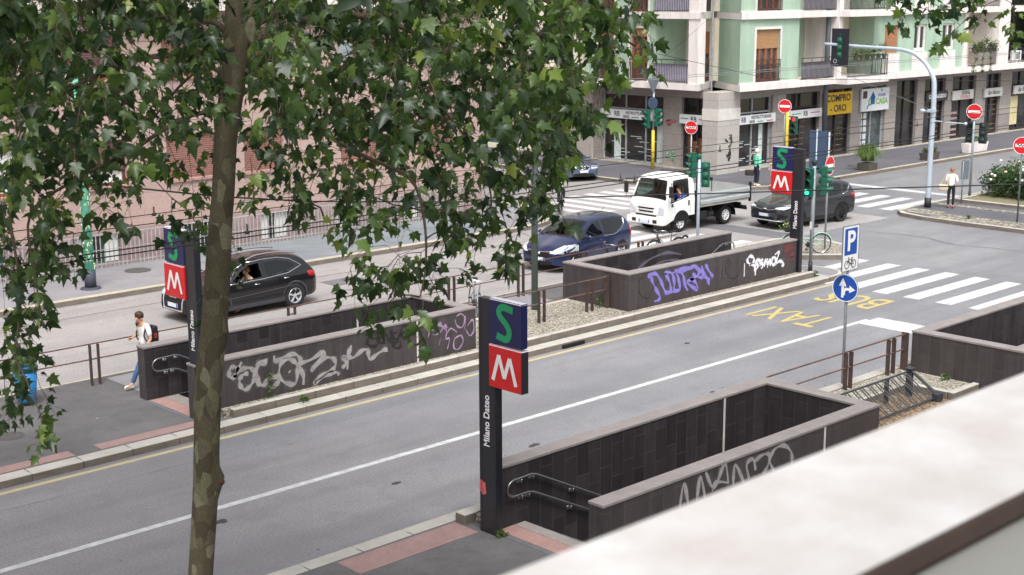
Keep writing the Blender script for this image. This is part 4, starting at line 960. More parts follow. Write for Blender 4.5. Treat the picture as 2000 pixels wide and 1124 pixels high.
class Car:
    """nose at s=0 pointing to local -X; s runs back along +X; y is across"""
    def __init__(s, label, name, cat, L, W, top, bot, side, belt, paint, loc, rz, group=None, rc=.11, roof_rc=.13):
        s.L, s.W, s.top, s.bot, s.side = L, W, smooth_interp(top), bot, side
        s.rc = rc; s.roof_rc = roof_rc; s.beltz = belt; s.paint = _mats[paint]
        s.t = thing(name, label, cat, loc, rz, group)
        s.cuts = []
    def P(s, x):
        """plan taper"""
        a = min(x, s.L-x); f = x < s.L/2
        full = .42 if f else .32
        t = max(0, min(1, a/full)); base = .70 if f else .80
        e = 1-(1-t)**2.4
        long = 1-.05*max(0, 1-x/(s.L*.38))**1.5 if f else 1-.035*max(0, 1-(s.L-x)/(s.L*.3))
        return (base+(1-base)*e)*long
    def zp(s, x): return interp(s.top, x)
    def zb(s, x): return interp(s.bot, x)
    def cap(s, z, zp):
        rc = s.rc if zp < s.beltz+.12 else s.rc+(s.roof_rc-s.rc)*min(1, (zp-s.beltz-.12)/.2)
        t = (zp-z)/rc
        if t >= 1: return 1
        if t <= 0: return 0
        return (1-(1-t)**2.6)**(1/2.6)
    def Wz(s, x, z): return s.W/2*s.P(x)*interp(s.side, z)*s.cap(z, s.zp(x))
    def body(s, nx=96, nz=26):
        mb = MB(); xs = sorted(set([0, .012, .03, .06, .1, .15]+[s.L*i/nx for i in range(4, nx-2)]+[s.L-.15, s.L-.1, s.L-.06, s.L-.03, s.L-.012, s.L]))
        rows = []
        for x in xs:
            zb, zp = s.zb(x), s.zp(x); zs = []
            z1 = zp-(s.roof_rc if zp > s.beltz+.3 else s.rc)
            zs = [zb+(z1-zb)*i/nz for i in range(nz)]+[z1+(zp-z1)*math.sin(PI/2*i/8) for i in range(9)]
            r = [(x, s.Wz(x, z), z) for z in zs]
            y_ = r[-2][1]
            # flat top across the last ring
            rows.append([(x, -a, b) for _, a, b in r]+[(x, a, b) for _, a, b in reversed(r)])
        n = len(rows[0])
        vs = [v for r in rows for v in r]; fs = []
        for i in range(len(xs)-1):
            for j in range(n-1):
                f = (i*n+j, (i+1)*n+j, (i+1)*n+j+1, i*n+j+1)
                c = [sum(vs[k][q] for k in f)/4 for q in range(3)]
                if s.cut(c, j, n): continue
                fs.append(f)
        fs.append(tuple(range(n))); fs.append(tuple((len(xs)-1)*n+j for j in reversed(range(n))))
        mb.add(vs, fs); mb.obj('body', s.paint, s.t, True)
    def cut(s, c, j, n):
        for kind, poly in s.cuts:
            if kind == 'side' and c[2] > s.beltz-.2 and s.cap(c[2], s.zp(c[0])) > .55 and inside((c[0], c[2]), poly): return True
            if kind == 'front' and s.zp(c[0])-c[2] < .11 and inside((c[0], c[1]), poly): return True
            if kind == 'rear' and s.zp(c[0])-c[2] < .11 and inside((c[0], c[1]), poly): return True
        return False
    def m_side(s, sg, off=.005): return lambda u, v: (u, sg*(s.Wz(u, v)+off), v)
    def ztop(s, x, y):
        zp = s.zp(x); lo, hi = zp-.6, zp; y = abs(y)
        for _ in range(22):
            m = (lo+hi)/2
            if s.Wz(x, m) > y: lo = m
            else: hi = m
        return lo
    def m_top(s, off=.006): return lambda u, v: (u-off*.6, v, s.ztop(u, v)+off)
    def m_front(s, off=.006, rear=False):
        def f(y, z):
            lo, hi = 0.0, 1.0; g = (lambda q: s.L-q) if rear else (lambda q: q)
            if s.Wz(g(0.0), z) >= abs(y): return (g(-off), y, z)
            for _ in range(24):
                m = (lo+hi)/2
                if s.Wz(g(m), z) >= abs(y): hi = m
                else: lo = m
            return (g(hi-off), y, z)
        return f
    def patch(s, name, poly, mp, mat, parent=None, step=.08, hole=None, smooth=True):
        V, F = patch_verts(poly, step, hole); mb = MB(); mb.add([mp(*v) for v in V], F)
        return mb.obj(name, _mats[mat] if isinstance(mat, str) else mat, parent or s.t, smooth)
    def glass(s, name, poly, mp, mat='car_glass', cutkind='side', fr=.04, step=.07):
        s.cuts.append((cutkind, inset(poly, fr*.5)))
        inn = inset(poly, fr); a = s.patch(name, inn, mp, mat, None, step); s.patch('seal', poly if sum(poly[i][0]*poly[(i+1) % len(poly)][1]-poly[(i+1) % len(poly)][0]*poly[i][1] for i in range(len(poly))) > 0 else poly[::-1], mp, 'frit', a, .06, inn)
        return a
    def line3(s, pts, mp, r, mat, name='trim', n=5):
        q = []
        for a, b in zip(pts, pts[1:]):
            k = max(1, int(math.hypot(b[0]-a[0], b[1]-a[1])/.08))
            q += [mp(a[0]+(b[0]-a[0])*i/k, a[1]+(b[1]-a[1])*i/k) for i in range(k)]
        q.append(mp(*pts[-1])); mb = MB(); mb.tube(q, r, n); return mb.obj(name, _mats[mat], s.t, True)
    def wheels(s, xs, r, wid=.21, rim='rim', spokes=5, arch=None, arch_mat='grille_black', arch_r=1.17, style='double'):
        for x in xs:
            for sg in (-1, 1):
                y0 = sg*(s.Wz(x, r*1.25)-wid+.015)
                c = (x, y0+sg*wid, r)
                A = [(x+r*arch_r*math.cos(a), max(s.zb(x)-.02, r+r*arch_r*math.sin(a))) for a in np.linspace(PI, 0, 15)]
                A = [(x+r*arch_r, s.zb(x)-.0)]+[(x-r*arch_r, s.zb(x)-.0)]+A
                s.patch('wheel_arch', A, s.m_side(sg, .003), arch_mat, None, .08)
                if arch:
                    B = [(x+r*(arch_r+.13)*math.cos(a), r+r*(arch_r+.13)*math.sin(a)) for a in np.linspace(PI*1.02, -.02*PI, 19)]
                    C = [(x+r*arch_r*math.cos(a), r+r*arch_r*math.sin(a)) for a in np.linspace(-.02*PI, PI*1.02, 19)]
                    s.patch('arch_trim', B+C, s.m_side(sg, .012), arch, None, .2)
                make_wheel(s.t, (x, y0, r), sg, r, wid, rim, spokes)
    def interior(s, x0, x1, zf=.45):
        mb = MB(); w_ = s.W*.40
        mb.box(x0, x1, -w_, w_, zf-.05, zf+.1)
        for x in (x0+.75, x0+1.6):
            for y in (-.38, .38): mb.bbox(x, x+.5, y-.24, y+.24, zf, zf+.32, .05); mb.bbox(x+.42, x+.58, y-.23, y+.23, zf+.2, s.beltz+.12, .05); mb.bbox(x+.45, x+.57, y-.12, y+.12, s.beltz+.12, s.beltz+.3, .04)
        mb.bbox(x0-.25, x0+.2, -w_, w_, zf, s.beltz-.1, .05)
        mb.tube([(x0+.33+.05*math.sin(a), .38+.18*math.cos(a), s.beltz-.05+.17*math.sin(a)) for a in np.linspace(0, 2*PI, 16)], .016, 6)
        mb.obj('seats', _mats['seat_dark'], s.t)
    def mirrors(s, x, z, mat=None):
        for sg in (-1, 1):
            y = sg*(s.Wz(x, z)); mb = MB(); mb.ball((x+.02, y+sg*.13, z+.03), .07, .11, .075, 10, 7); mb.box(x-.02, x+.03, min(y, y+sg*.1), max(y, y+sg*.1), z-.03, z+.0)
            mb.obj('mirror', _mats[mat] if mat else s.paint, s.t, True)
def make_wheel(parent, c, sg, r, wid, rim='rim', spokes=5, hub=.62):
    x, y, z = c; yo = y+sg*wid; ax = (0, sg, 0)
    mb = MB((x, y+sg*wid/2, z)); q = wid
    mb.lathe((x, y, z), ax, [(0, r*.6), (0, r*.93), (.02, r*.985), (.05, r), (q-.05, r), (q-.02, r*.985), (q, r*.93), (q+.004, r*.78), (q-.012, r*hub*1.02)], 30)
    w_ = mb.obj('wheel', _mats['tyre'], parent, True); w_.location = (x, y+sg*wid/2, z)
    mb = MB((x, y+sg*wid/2, z))
    mb.lathe((x, y, z), ax, [(q-.012, r*hub*1.06), (q+.002, r*hub), (q-.02, r*hub*.95), (q-.07, r*hub*.92)], 30)
    for i in range(spokes):
        a = 2*PI*i/spokes+.3
        for da in ((-.11, .11) if spokes <= 5 else (0,)):
            d0 = Vector((math.cos(a), 0, math.sin(a))); d1 = Vector((math.cos(a+da), 0, math.sin(a+da))); c0 = Vector((x, yo-sg*.028, z))
            p0 = c0+d0*r*.1; p1 = c0+d1*r*hub*.95+Vector((0, sg*.012, 0)); t = (p1-p0).normalized(); n = Vector((0, 1, 0)); b = t.cross(n)
            mb.obox((p0+p1)/2, t*(p1-p0).length/2, n*.012, b*r*.035*(1.5 if spokes > 5 else 1.3))
    mb.lathe((x, y, z), ax, [(q-.05, r*.16), (q-.012, r*.15), (q-.006, r*.06), (q-.006, 0)], 16)
    o = mb.obj('rim', _mats[rim], w_, False)
    mb = MB((x, y+sg*wid/2, z)); mb.lathe((x, y, z), ax, [(q-.075, r*hub), (q-.075, 0)], 24); mb.obj('brake_disc', _mats['grille_black'], w_)
def plate(s, x, z, y=0, mp=None):
    mb = MB(); mb.box(x-.014, x, y-.26, y+.26, z-.055, z+.055); p = mb.obj('number_plate', _mats['plate_white'], s.t)
    mb = MB(); mb.box(x-.017, x-.0145, y-.26, y-.215, z-.055, z+.055); mb.box(x-.017, x-.0145, y+.215, y+.26, z-.055, z+.055); mb.obj('plate_bands', _mats['plate_blue'], p)
def car_common(c, doors, sills=None):
    for sg in (-1, 1):
        for ln in doors: c.line3(ln, c.m_side(sg, -.002), .006, 'grille_black', 'door_gap', 4)
# ---- black SUV (left, behind the trunk)
c = Car('black suv with silver roof rail driving behind the tree trunk', 'suv', 'car', 4.39, 1.84,
        [(0, .62), (.06, .78), (.22, .9), (.6, .99), (1.15, 1.07), (1.36, 1.12), (1.75, 1.37), (2.15, 1.54), (2.6, 1.6), (3.3, 1.58), (3.85, 1.47), (4.12, 1.2), (4.28, 1.0), (4.36, .8), (4.39, .6)],
        [(0, .32), (.3, .24), (1, .22), (3.4, .24), (4.1, .3), (4.39, .4)], [(.2, .93), (.45, .985), (.75, 1), (.98, .965), (1.05, .93), (1.5, .70), (1.6, .62)], 1.0, 'paint_black', (19.42, 34.12, 0), R(1))
fw_ = [(1.28, 1.0), (1.72, 1.3), (2.02, 1.44), (2.42, 1.48), (2.42, 1.02)]; rw_ = [(2.5, 1.03), (2.5, 1.48), (3.0, 1.47), (3.38, 1.4), (3.72, 1.2), (3.3, 1.08)]
for sg in (-1, 1):
    if sg == 1: c.glass('front_window', fw_, c.m_side(sg), 'car_glass_dark')
    else: c.cuts.append(('side', inset(fw_, .015))); c.patch('window_frame', fw_[::-1], c.m_side(sg), 'frit', None, .06, inset(fw_, .035))
    c.glass('rear_window', rw_, c.m_side(sg), 'car_glass_dark')
    c.line3([(1.26, .99), (1.72, 1.33), (2.02, 1.47), (2.5, 1.51), (3.05, 1.5), (3.45, 1.42), (3.8, 1.2), (3.3, 1.05), (2.45, 1.0), (1.3, .98)], c.m_side(sg, .006), .016, 'chrome', 'window_trim')
    mb = MB(); mb.tube([c.m_side(sg, -.03)(x, c.zp(x)-.05)[:2]+(c.zp(x)+.035,) for x in np.linspace(1.95, 3.75, 12)], .022, 6); mb.obj('roof_rail', _mats['chrome'], c.t, True)
    c.patch('sill_cladding', [(.55, .25), (3.75, .26), (3.75, .38), (.55, .37)], c.m_side(sg, .006), M('cladding', lin((66, 66, 70)), .6, .1, 4)); 
    c.patch('headlight', [(sg*.50, .70), (sg*.88, .74), (sg*.87, .86), (sg*.52, .83)] if sg > 0 else [(-.52, .83), (-.87, .86), (-.88, .74), (-.50, .70)], c.m_front(.01), 'lamp_clear', None, .05)
    c.patch('tail_light', [(4.0, .86), (4.34, .86), (4.26, 1.0), (3.95, 1.02)], c.m_side(sg, .008), 'lamp_red', None, .06)
    c.line3([(1.2, .58), (3.6, .68)], c.m_side(sg, .002), .012, 'cladding', 'crease'); c.line3([(2.1, .88), (2.28, .88)], c.m_side(sg, .012), .016, 'chrome', 'door_handle'); c.line3([(3.12, .92), (3.3, .92)], c.m_side(sg, .012), .016, 'chrome', 'door_handle')
c.glass('windscreen', [(1.36, -.72), (2.05, -.56), (2.05, .56), (1.36, .72)], c.m_top(), 'car_glass', 'front')
c.glass('rear_screen', [(3.95, -.52), (3.95, .52), (4.16, .6), (4.16, -.6)], c.m_top(), 'car_glass_dark', 'rear')
c.body(); c.interior(1.5, 3.7, .45); c.wheels((.88, 3.48), .35, .23, 'rim', 5, 'cladding'); c.mirrors(1.55, 1.02)
c.patch('grille', [(-.46, .36), (.46, .36), (.5, .8), (.38, .86), (-.38, .86), (-.5, .8)], c.m_front(.008), 'grille_black'); c.line3([(-.46, .36), (.46, .36), (.5, .8), (.38, .86), (-.38, .86), (-.5, .8), (-.46, .36)], c.m_front(.01), .018, 'rim', 'grille_frame')
c.line3([(-.17, .72), (-.02, .72)], c.m_front(.015), .03, 'chrome', 'badge'); c.line3([(.02, .72), (.17, .72)], c.m_front(.015), .03, 'chrome', 'badge'); plate(c, -.02, .5)
c.patch('bumper_intake', [(-.85, .36), (-.56, .36), (-.56, .6), (-.8, .58)], c.m_front(.008), 'grille_black'); c.patch('bumper_intake', [(.56, .36), (.85, .36), (.8, .58), (.56, .6)], c.m_front(.008), 'grille_black')
car_common(c, [[(1.3, .4), (1.28, .98)], [(2.46, .4), (2.46, 1.0)], [(3.3, .7), (3.42, 1.05)]]); SUV = c
# ---- navy people carrier
c = Car('navy blue people carrier in the back road, parked bicycles before it', 'people_carrier', 'car', 4.29, 1.82,
        [(0, .6), (.05, .74), (.25, .86), (.7, .99), (1.05, 1.1), (1.5, 1.35), (1.95, 1.53), (2.5, 1.61), (3.2, 1.6), (3.8, 1.52), (4.05, 1.3), (4.2, 1.02), (4.27, .8), (4.29, .6)],
        [(0, .3), (.3, .22), (1, .2), (3.4, .22), (4.1, .28), (4.29, .38)], [(.2, .93), (.5, .99), (.8, 1), (1.0, .965), (1.1, .92), (1.5, .72), (1.62, .63)], 1.02, 'paint_navy', (31.55, 32.0, 0), R(8))
fw_ = [(1.12, 1.0), (1.5, 1.26), (1.95, 1.44), (2.42, 1.5), (2.42, .98)]; rw_ = [(2.5, .98), (2.5, 1.5), (3.2, 1.5), (3.78, 1.42), (3.7, 1.2), (3.5, 1.1), (3.15, .98), (2.95, .96)]
for sg in (-1, 1):
    c.glass('front_window', fw_, c.m_side(sg), 'car_glass'); c.glass('rear_window', rw_, c.m_side(sg), 'car_glass_dark')
    c.line3([(2.5, .96), (2.95, .94), (3.17, .96), (3.55, 1.08), (3.74, 1.2), (3.82, 1.43)], c.m_side(sg, .006), .013, 'chrome', 'window_trim')
    Hl = [(sg*.42, .66), (sg*.9, .66), (sg*.9, .86), (sg*.72, .9)]
    c.patch('headlight', Hl, c.m_front(.012), 'lamp_clear', None, .05); c.patch('headlight', [(.24, .74), (.7, .80), (.9, .91), (.55, .9), (.26, .84)], c.m_side(sg, .01), 'lamp_clear', None, .05)
    c.patch('tail_light', [(3.98, .84), (4.25, .84), (4.15, 1.12), (3.98, 1.1)], c.m_side(sg, .008), 'lamp_red', None, .06)
    c.line3([(2.1, .86), (2.28, .86)], c.m_side(sg, .012), .014, 'paint_navy', 'door_handle')
    c.line3([(1.0, .5), (3.6, .56)], c.m_side(sg, -.002), .014, 'paint_navy', 'crease')
c.glass('windscreen', [(1.02, -.74), (1.9, -.58), (1.9, .58), (1.02, .74)], c.m_top(), 'car_glass', 'front'); c.glass('rear_screen', [(3.86, -.54), (3.86, .54), (4.1, .6), (4.1, -.6)], c.m_top(), 'car_glass_dark', 'rear')
c.body(); c.interior(1.35, 3.8, .45); c.wheels((.86, 3.5), .32, .2, 'rim', 5); c.mirrors(1.42, 1.02)
c.patch('grille', [(-.42, .52), (.42, .52), (.5, .72), (-.5, .72)], c.m_front(.008), 'grille_black'); c.line3([(-.5, .72), (0, .69), (.5, .72)], c.m_front(.012), .02, 'chrome', 'grille_bar'); c.patch('bumper_intake', [(-.6, .3), (.6, .3), (.5, .4), (-.5, .4)], c.m_front(.008), 'grille_black'); plate(c, -.02, .46)
c.line3([(-.08, .64), (.08, .64)], c.m_front(.02), .04, 'chrome', 'badge'); mb = MB(); mb.tube([(3.55, 0, c.zp(3.55)), (3.72, 0, c.zp(3.55)+.16)], .007, 5); mb.obj('antenna', _mats['plastic_black'], c.t)
car_common(c, [[(1.05, .35), (1.1, .98)], [(2.46, .35), (2.46, .98)], [(3.3, .75), (3.5, 1.08)]])
# ---- dark grey SUV
c = Car('dark grey suv waiting by the far station totem, black wheels', 'suv', 'car', 4.6, 1.85,
        [(0, .64), (.05, .8), (.2, .93), (.65, 1.02), (1.25, 1.12), (1.5, 1.22), (1.85, 1.46), (2.25, 1.63), (2.8, 1.69), (3.6, 1.67), (4.2, 1.55), (4.38, 1.3), (4.5, 1.05), (4.57, .85), (4.6, .62)],
        [(0, .36), (.3, .26), (1, .24), (3.6, .26), (4.3, .34), (4.6, .44)], [(.2, .92), (.5, .985), (.8, 1), (1.05, .965), (1.12, .93), (1.6, .71), (1.7, .62)], 1.08, 'paint_grey', (43.6, 31.95, 0), R(-4))
fw_ = [(1.42, 1.08), (1.85, 1.38), (2.2, 1.53), (2.62, 1.57), (2.62, 1.06)]; rw_ = [(2.7, 1.07), (2.7, 1.57), (3.4, 1.56), (3.72, 1.5), (3.6, 1.12)]; qw_ = [(3.68, 1.14), (3.8, 1.48), (4.15, 1.42), (3.95, 1.2)]
for sg in (-1, 1):
    c.glass('front_window', fw_, c.m_side(sg), 'car_glass_dark'); c.glass('rear_window', rw_, c.m_side(sg), 'car_glass_dark'); c.glass('quarter_window', qw_, c.m_side(sg), 'car_glass_dark')
    c.line3([(3.64, 1.1), (3.97, 1.17), (4.2, 1.43)], c.m_side(sg, .006), .02, 'chrome', 'window_trim')
    c.patch('headlight', [(sg*.44, .78), (sg*.9, .82), (sg*.88, .93), (sg*.5, .86)], c.m_front(.012), 'lamp_clear', None, .05); c.patch('headlight', [(.22, .82), (.75, .9), (.8, .98), (.3, .94)], c.m_side(sg, .01), 'lamp_clear', None, .05)
    c.patch('tail_light', [(4.2, .95), (4.54, .95), (4.46, 1.1), (4.15, 1.1)], c.m_side(sg, .008), 'lamp_red', None, .06)
    c.patch('sill_cladding', [(.6, .27), (3.9, .28), (3.9, .4), (.6, .39)], c.m_side(sg, .006), 'plastic_black'); c.line3([(2.35, .94), (2.52, .94)], c.m_side(sg, .012), .016, 'paint_grey', 'door_handle'); c.line3([(3.3, .97), (3.47, .97)], c.m_side(sg, .012), .016, 'paint_grey', 'door_handle')
    c.patch('fog_recess', [(sg*.6, .42), (sg*.88, .42), (sg*.86, .6), (sg*.66, .62)], c.m_front(.01), 'grille_black')
c.glass('windscreen', [(1.45, -.74), (2.15, -.6), (2.15, .6), (1.45, .74)], c.m_top(), 'car_glass', 'front'); c.glass('rear_screen', [(4.24, -.55), (4.24, .55), (4.42, .6), (4.42, -.6)], c.m_top(), 'car_glass_dark', 'rear')
c.body(); c.interior(1.65, 4.0, .5); c.wheels((.93, 3.59), .36, .22, 'rim_dark', 5, 'plastic_black'); c.mirrors(1.68, 1.12)
c.patch('grille', [(-.62, .66), (.62, .66), (.5, .76), (-.5, .76)], c.m_front(.008), 'grille_black'); c.line3([(-.62, .82), (-.15, .74), (0, .8), (.15, .74), (.62, .82)], c.m_front(.014), .018, 'chrome', 'grille_bar'); c.line3([(-.09, .79), (.09, .79)], c.m_front(.025), .03, 'chrome', 'badge')
c.patch('lower_grille', [(-.55, .36), (.55, .36), (.45, .5), (-.45, .5)], c.m_front(.008), 'grille_black'); c.line3([(-.75, .36), (.75, .36)], c.m_front(.014), .022, 'rim', 'skid_bar'); plate(c, -.02, .56)
car_common(c, [[(1.4, .42), (1.42, 1.06)], [(2.66, .42), (2.66, 1.06)], [(3.5, .8), (3.62, 1.1)]])
# ---- blue-grey saloon, parked nose towards the street
c = Car('blue grey saloon parked in the side street, twin oval grille, half behind leaves', 'saloon_car', 'car', 4.55, 1.82,
        [(0, .58), (.05, .72), (.2, .8), (.7, .88), (1.4, .96), (1.6, 1.02), (2.1, 1.3), (2.5, 1.41), (3.1, 1.4), (3.7, 1.2), (4.1, 1.06), (4.4, 1.02), (4.5, .9), (4.55, .6)],
        [(0, .26), (.3, .18), (1, .17), (3.6, .2), (4.3, .25), (4.55, .35)], [(.15, .94), (.45, .99), (.7, 1), (.88, .965), (.95, .92), (1.3, .72), (1.42, .6)], .9, 'paint_bluegrey', (48.5, 46.1, .0), R(66), rc=.1)
fw_ = [(1.6, .9), (2.1, 1.18), (2.45, 1.31), (2.75, 1.33), (2.75, .9)]; rw_ = [(2.83, .9), (2.83, 1.33), (3.2, 1.3), (3.7, 1.12), (3.8, .98), (3.6, .92)]
for sg in (-1, 1):
    c.glass('front_window', fw_, c.m_side(sg), 'car_glass_dark'); c.glass('rear_window', rw_, c.m_side(sg), 'car_glass_dark')
    c.patch('headlight', [(sg*.36, .62), (sg*.88, .62), (sg*.86, .74), (sg*.4, .74)], c.m_front(.012), 'lamp_clear', None, .05); c.patch('tail_light', [(4.2, .72), (4.5, .72), (4.5, .9), (4.15, .92)], c.m_side(sg, .008), 'lamp_red', None, .06)
    c.patch('kidney_grille', [(sg*.17+.12*math.cos(a), .66+.085*math.sin(a)) for a in np.linspace(0, 2*PI, 14)[:-1]], c.m_front(.012), 'grille_black', None, .05); c.line3([(sg*.17+.13*math.cos(a), .66+.095*math.sin(a)) for a in np.linspace(0, 2*PI, 14)], c.m_front(.014), .014, 'chrome', 'grille_ring')
c.glass('windscreen', [(1.58, -.72), (2.35, -.56), (2.35, .56), (1.58, .72)], c.m_top(), 'car_glass', 'front'); c.glass('rear_screen', [(3.3, -.55), (3.3, .55), (3.95, .62), (3.95, -.62)], c.m_top(), 'car_glass_dark', 'rear')
c.body(); c.interior(1.75, 3.7, .35); c.wheels((.82, 3.6), .32, .21, 'rim', 7); c.mirrors(1.8, .93)
c.patch('lower_grille', [(-.6, .26), (.6, .26), (.5, .4), (-.5, .4)], c.m_front(.008), 'grille_black'); plate(c, -.02, .5)
# ---- white drop-side truck
T = thing('truck', 'white drop side truck with aluminium bed crossing the junction', 'truck', (39.75, 34.55, 0), R(-1))
c = Car.__new__(Car); c.L, c.W = 1.75, 1.82
c.top = smooth_interp([(0, 1.02), (.02, 1.12), (.16, 1.3), (.36, 1.85), (.44, 2.04), (.62, 2.14), (1.0, 2.19), (1.45, 2.19), (1.66, 2.13), (1.72, 2.05), (1.75, 1.9)], 8)
c.bot = [(0, .42), (.2, .4), (.8, .62), (1.75, .62)]; c.side = [(.3, .97), (.6, 1), (1.2, 1.0), (1.3, .985), (2.0, .89), (2.19, .82)]; c.beltz = 1.25; c.rc = .12; c.roof_rc = .12; c.paint = _mats['paint_white']; c.t = T; c.cuts = []
c.P = lambda x: (.90+.10*(1-(1-min(1, x/.18))**2.2)) if x < .3 else (1.0 if x < 1.68 else .985)
sw = [(.42, 1.22), (.6, 1.95), (1.36, 1.98), (1.36, 1.42), (.98, 1.3)]
c.cuts.append(('side', sw)); 
for sg in (-1, 1):
    c.patch('window_frame', [(.36, 1.16), (1.42, 1.35), (1.42, 2.03), (.56, 2.0)], c.m_side(sg), 'frit', None, .06, inset(sw[:], .0) if True else None)
    if sg == 1: c.patch('side_window', sw[::-1], c.m_side(sg, -.01), 'car_glass')
    c.patch('headlight', [(sg*.56, .74), (sg*.87, .74), (sg*.87, 1.14), (sg*.66, 1.02)], c.m_front(.012), 'lamp_clear', None, .05)
    c.line3([(.62, .75), (.5, 1.2)], c.m_side(sg, -.002), .007, 'grille_black', 'door_gap', 4); c.line3([(1.5, .7), (1.5, 2.0)], c.m_side(sg, -.002), .007, 'grille_black', 'door_gap', 4)
    c.patch('door_handle', [(1.34, 1.0), (1.42, 1.0), (1.42, 1.2), (1.34, 1.2)], c.m_side(sg, .01), 'plastic_black'); c.patch('side_vent', [(.38, 1.02), (.5, 1.02), (.48, 1.14), (.38, 1.14)], c.m_side(sg, .01), 'plastic_black')
    y = sg*.96; mb = MB(); mb.tube([(.3, sg*.86, 1.95), (.12, sg*1.12, 1.98), (.12, sg*1.14, 1.3), (.35, sg*.9, 1.2)], .014, 6); mb.bbox(.08, .15, sg*1.13-.1, sg*1.13+.1, 1.42, 1.84, .02, 1); mb.obj('mirror', _mats['plastic_black'], T)
c.glass('windscreen', [(.17, -.8), (.42, -.68), (.42, .68), (.17, .8)], c.m_top(.01), 'car_glass', 'front', .018, .04)
c.body(60, 34)
c.patch('grille_slot', [(-.36, .92), (.36, .92), (.42, .98), (-.42, .98)], c.m_front(.01), 'grille_black'); c.patch('grille_slot', [(-.34, .8), (.34, .8), (.38, .86), (-.38, .86)], c.m_front(.01), 'grille_black'); c.patch('grille_slot', [(-.5, .66), (.5, .66), (.55, .72), (-.55, .72)], c.m_front(.01), 'grille_black')
text_obj('maker_lettering', 'ISUZU', .13, M('letter_grey', lin((190, 190, 190)), .5, 0), T, (-.012, 0, 1.1), ROT_MX, .003)
mb = MB(); mb.bbox(-.1, .16, -.9, .9, .36, .62, .03); mb.obj('bumper', _mats['paint_white'], T)
mb = MB()
for y in (-.52, .52): mb.bbox(-.108, -.09, y-.1, y+.1, .42, .55, .015)
mb.obj('fog_lamps', _mats['plastic_black'], T)
class _S: pass
ps = _S(); ps.t = T; plate(ps, -.102, .48)
mb = MB(); mb.box(.3, 1.6, -.85, .85, .66, .9); mb.bbox(.85, 1.3, .1, .7, .9, 1.1, .05); mb.bbox(1.25, 1.4, .1, .7, 1.0, 1.7, .05); mb.bbox(.85, 1.3, -.7, -.1, .9, 1.1, .05); mb.bbox(1.25, 1.4, -.7, -.1, 1.0, 1.7, .05); mb.bbox(.3, .55, -.8, .8, 1.0, 1.25, .05)
mb.tube([(.68+.1*math.sin(a), -.38+.2*math.cos(a), 1.28+.17*math.sin(a)) for a in np.linspace(0, 2*PI, 16)], .018, 6); mb.obj('seats', _mats['seat_dark'], T)
mb = MB(); mb.box(.3, 4.9, -.42, -.3, .5, .68); mb.box(.3, 4.9, .3, .42, .5, .68)
for x in (2, 2.8, 3.7, 4.6): mb.box(x, x+.08, -.8, .8, .62, .76)
mb.bbox(1.85, 2.5, -.9, -.5, .36, .68, .03); mb.cyl((2.65, -.7, .5), (3.0, -.7, .5), .13, 12); mb.box(4.75, 4.95, -.85, .85, .5, .62); mb.bbox(4.86, 4.94, -.9, .9, .46, .56, .02); mb.obj('chassis', _mats['plastic_black'], T)
bd = MB(); bd.box(1.88, 5.0, -.96, .96, .86, .96); bo = bd.obj('bed_floor', _mats['bed_floor'], T)
def corrug(a, b, y, sg, z0=.93, z1=1.42, axis='x'):
    mb = MB(); pr = [(h_*1.22, o_) for h_, o_ in [(0, 0), (.03, .03), (.12, .03), (.16, -.006), (.2, -.006), (.24, .03), (.33, .03), (.37, 0), (.4, .0)]]
    for (h0, o0), (h1, o1) in zip(pr, pr[1:]):
        if axis == 'x': mb.quad((a, y+sg*o0, z0+h0), (b, y+sg*o0, z0+h0), (b, y+sg*o1, z0+h1), (a, y+sg*o1, z0+h1))
        else: mb.quad((y+sg*o0, a, z0+h0), (y+sg*o0, b, z0+h0), (y+sg*o1, b, z0+h1), (y+sg*o1, a, z0+h1))
    if axis == 'x': mb.box(a, b, y-sg*.028, y-sg*.003, z0, z1)
    else: mb.box(y-sg*.028, y-sg*.003, a, b, z0, z1)
    return mb
for sg in (-1, 1):
    corrug(1.95, 4.95, sg*.98, sg).obj('side_board', _mats['alu'], T)
    mb = MB()
    for x in (1.88, 4.98): mb.box(x-.04, x+.04, sg*.98-.04, sg*.98+.04, .8, 1.56)
    mb.box(3.36, 3.42, sg*.98-.03, sg*.98+.03, .8, 1.55) if sg > 0 else None
    mb.obj('bed_posts', _mats['rim_dark'], T)
corrug(-.94, .94, 5.0, 1, axis='y').obj('tail_board', _mats['alu'], T)
mb = MB(); mb.box(1.84, 1.88, -.94, .94, .8, 1.5)
for z in (2.1,): mb.box(1.82, 1.88, -.9, .9, z, z+.05)
for y in (-.9, .9): mb.box(1.82, 1.88, y-.03, y+.03, .8, 2.15)
mb.obj('headboard', _mats['rim_dark'], T)
for x, yy in ((.98, .62), (3.72, .58)):
    for sg in (-1, 1):
        make_wheel(T, (x, sg*yy, .37), sg, .37, .24, 'paint_white', 8, .55)
        if x > 2:
            mb = MB(); pts = [(x+.47*math.cos(a), .37+.47*math.sin(a)) for a in np.linspace(-.1, PI+.1, 14)]
            for (a, b), (e, f) in zip(pts, pts[1:]): mb.quad((a, sg*.5, b), (e, sg*.5, f), (e, sg*.92, f), (a, sg*.92, b)); mb.quad((a, sg*.92, b), (e, sg*.92, f), (e, sg*.92, f-.06), (a, sg*.92, b-.06))
            mb.obj('mudguard', _mats['rim_dark'], T)
        else:
            c.patch('wheel_arch', [(x+.46*math.cos(a), .4+.46*math.sin(a)) for a in np.linspace(PI*.95, .05*PI, 12)]+[(x+.45, .44), (x-.45, .44)], c.m_side(sg, .004), 'grille_black')
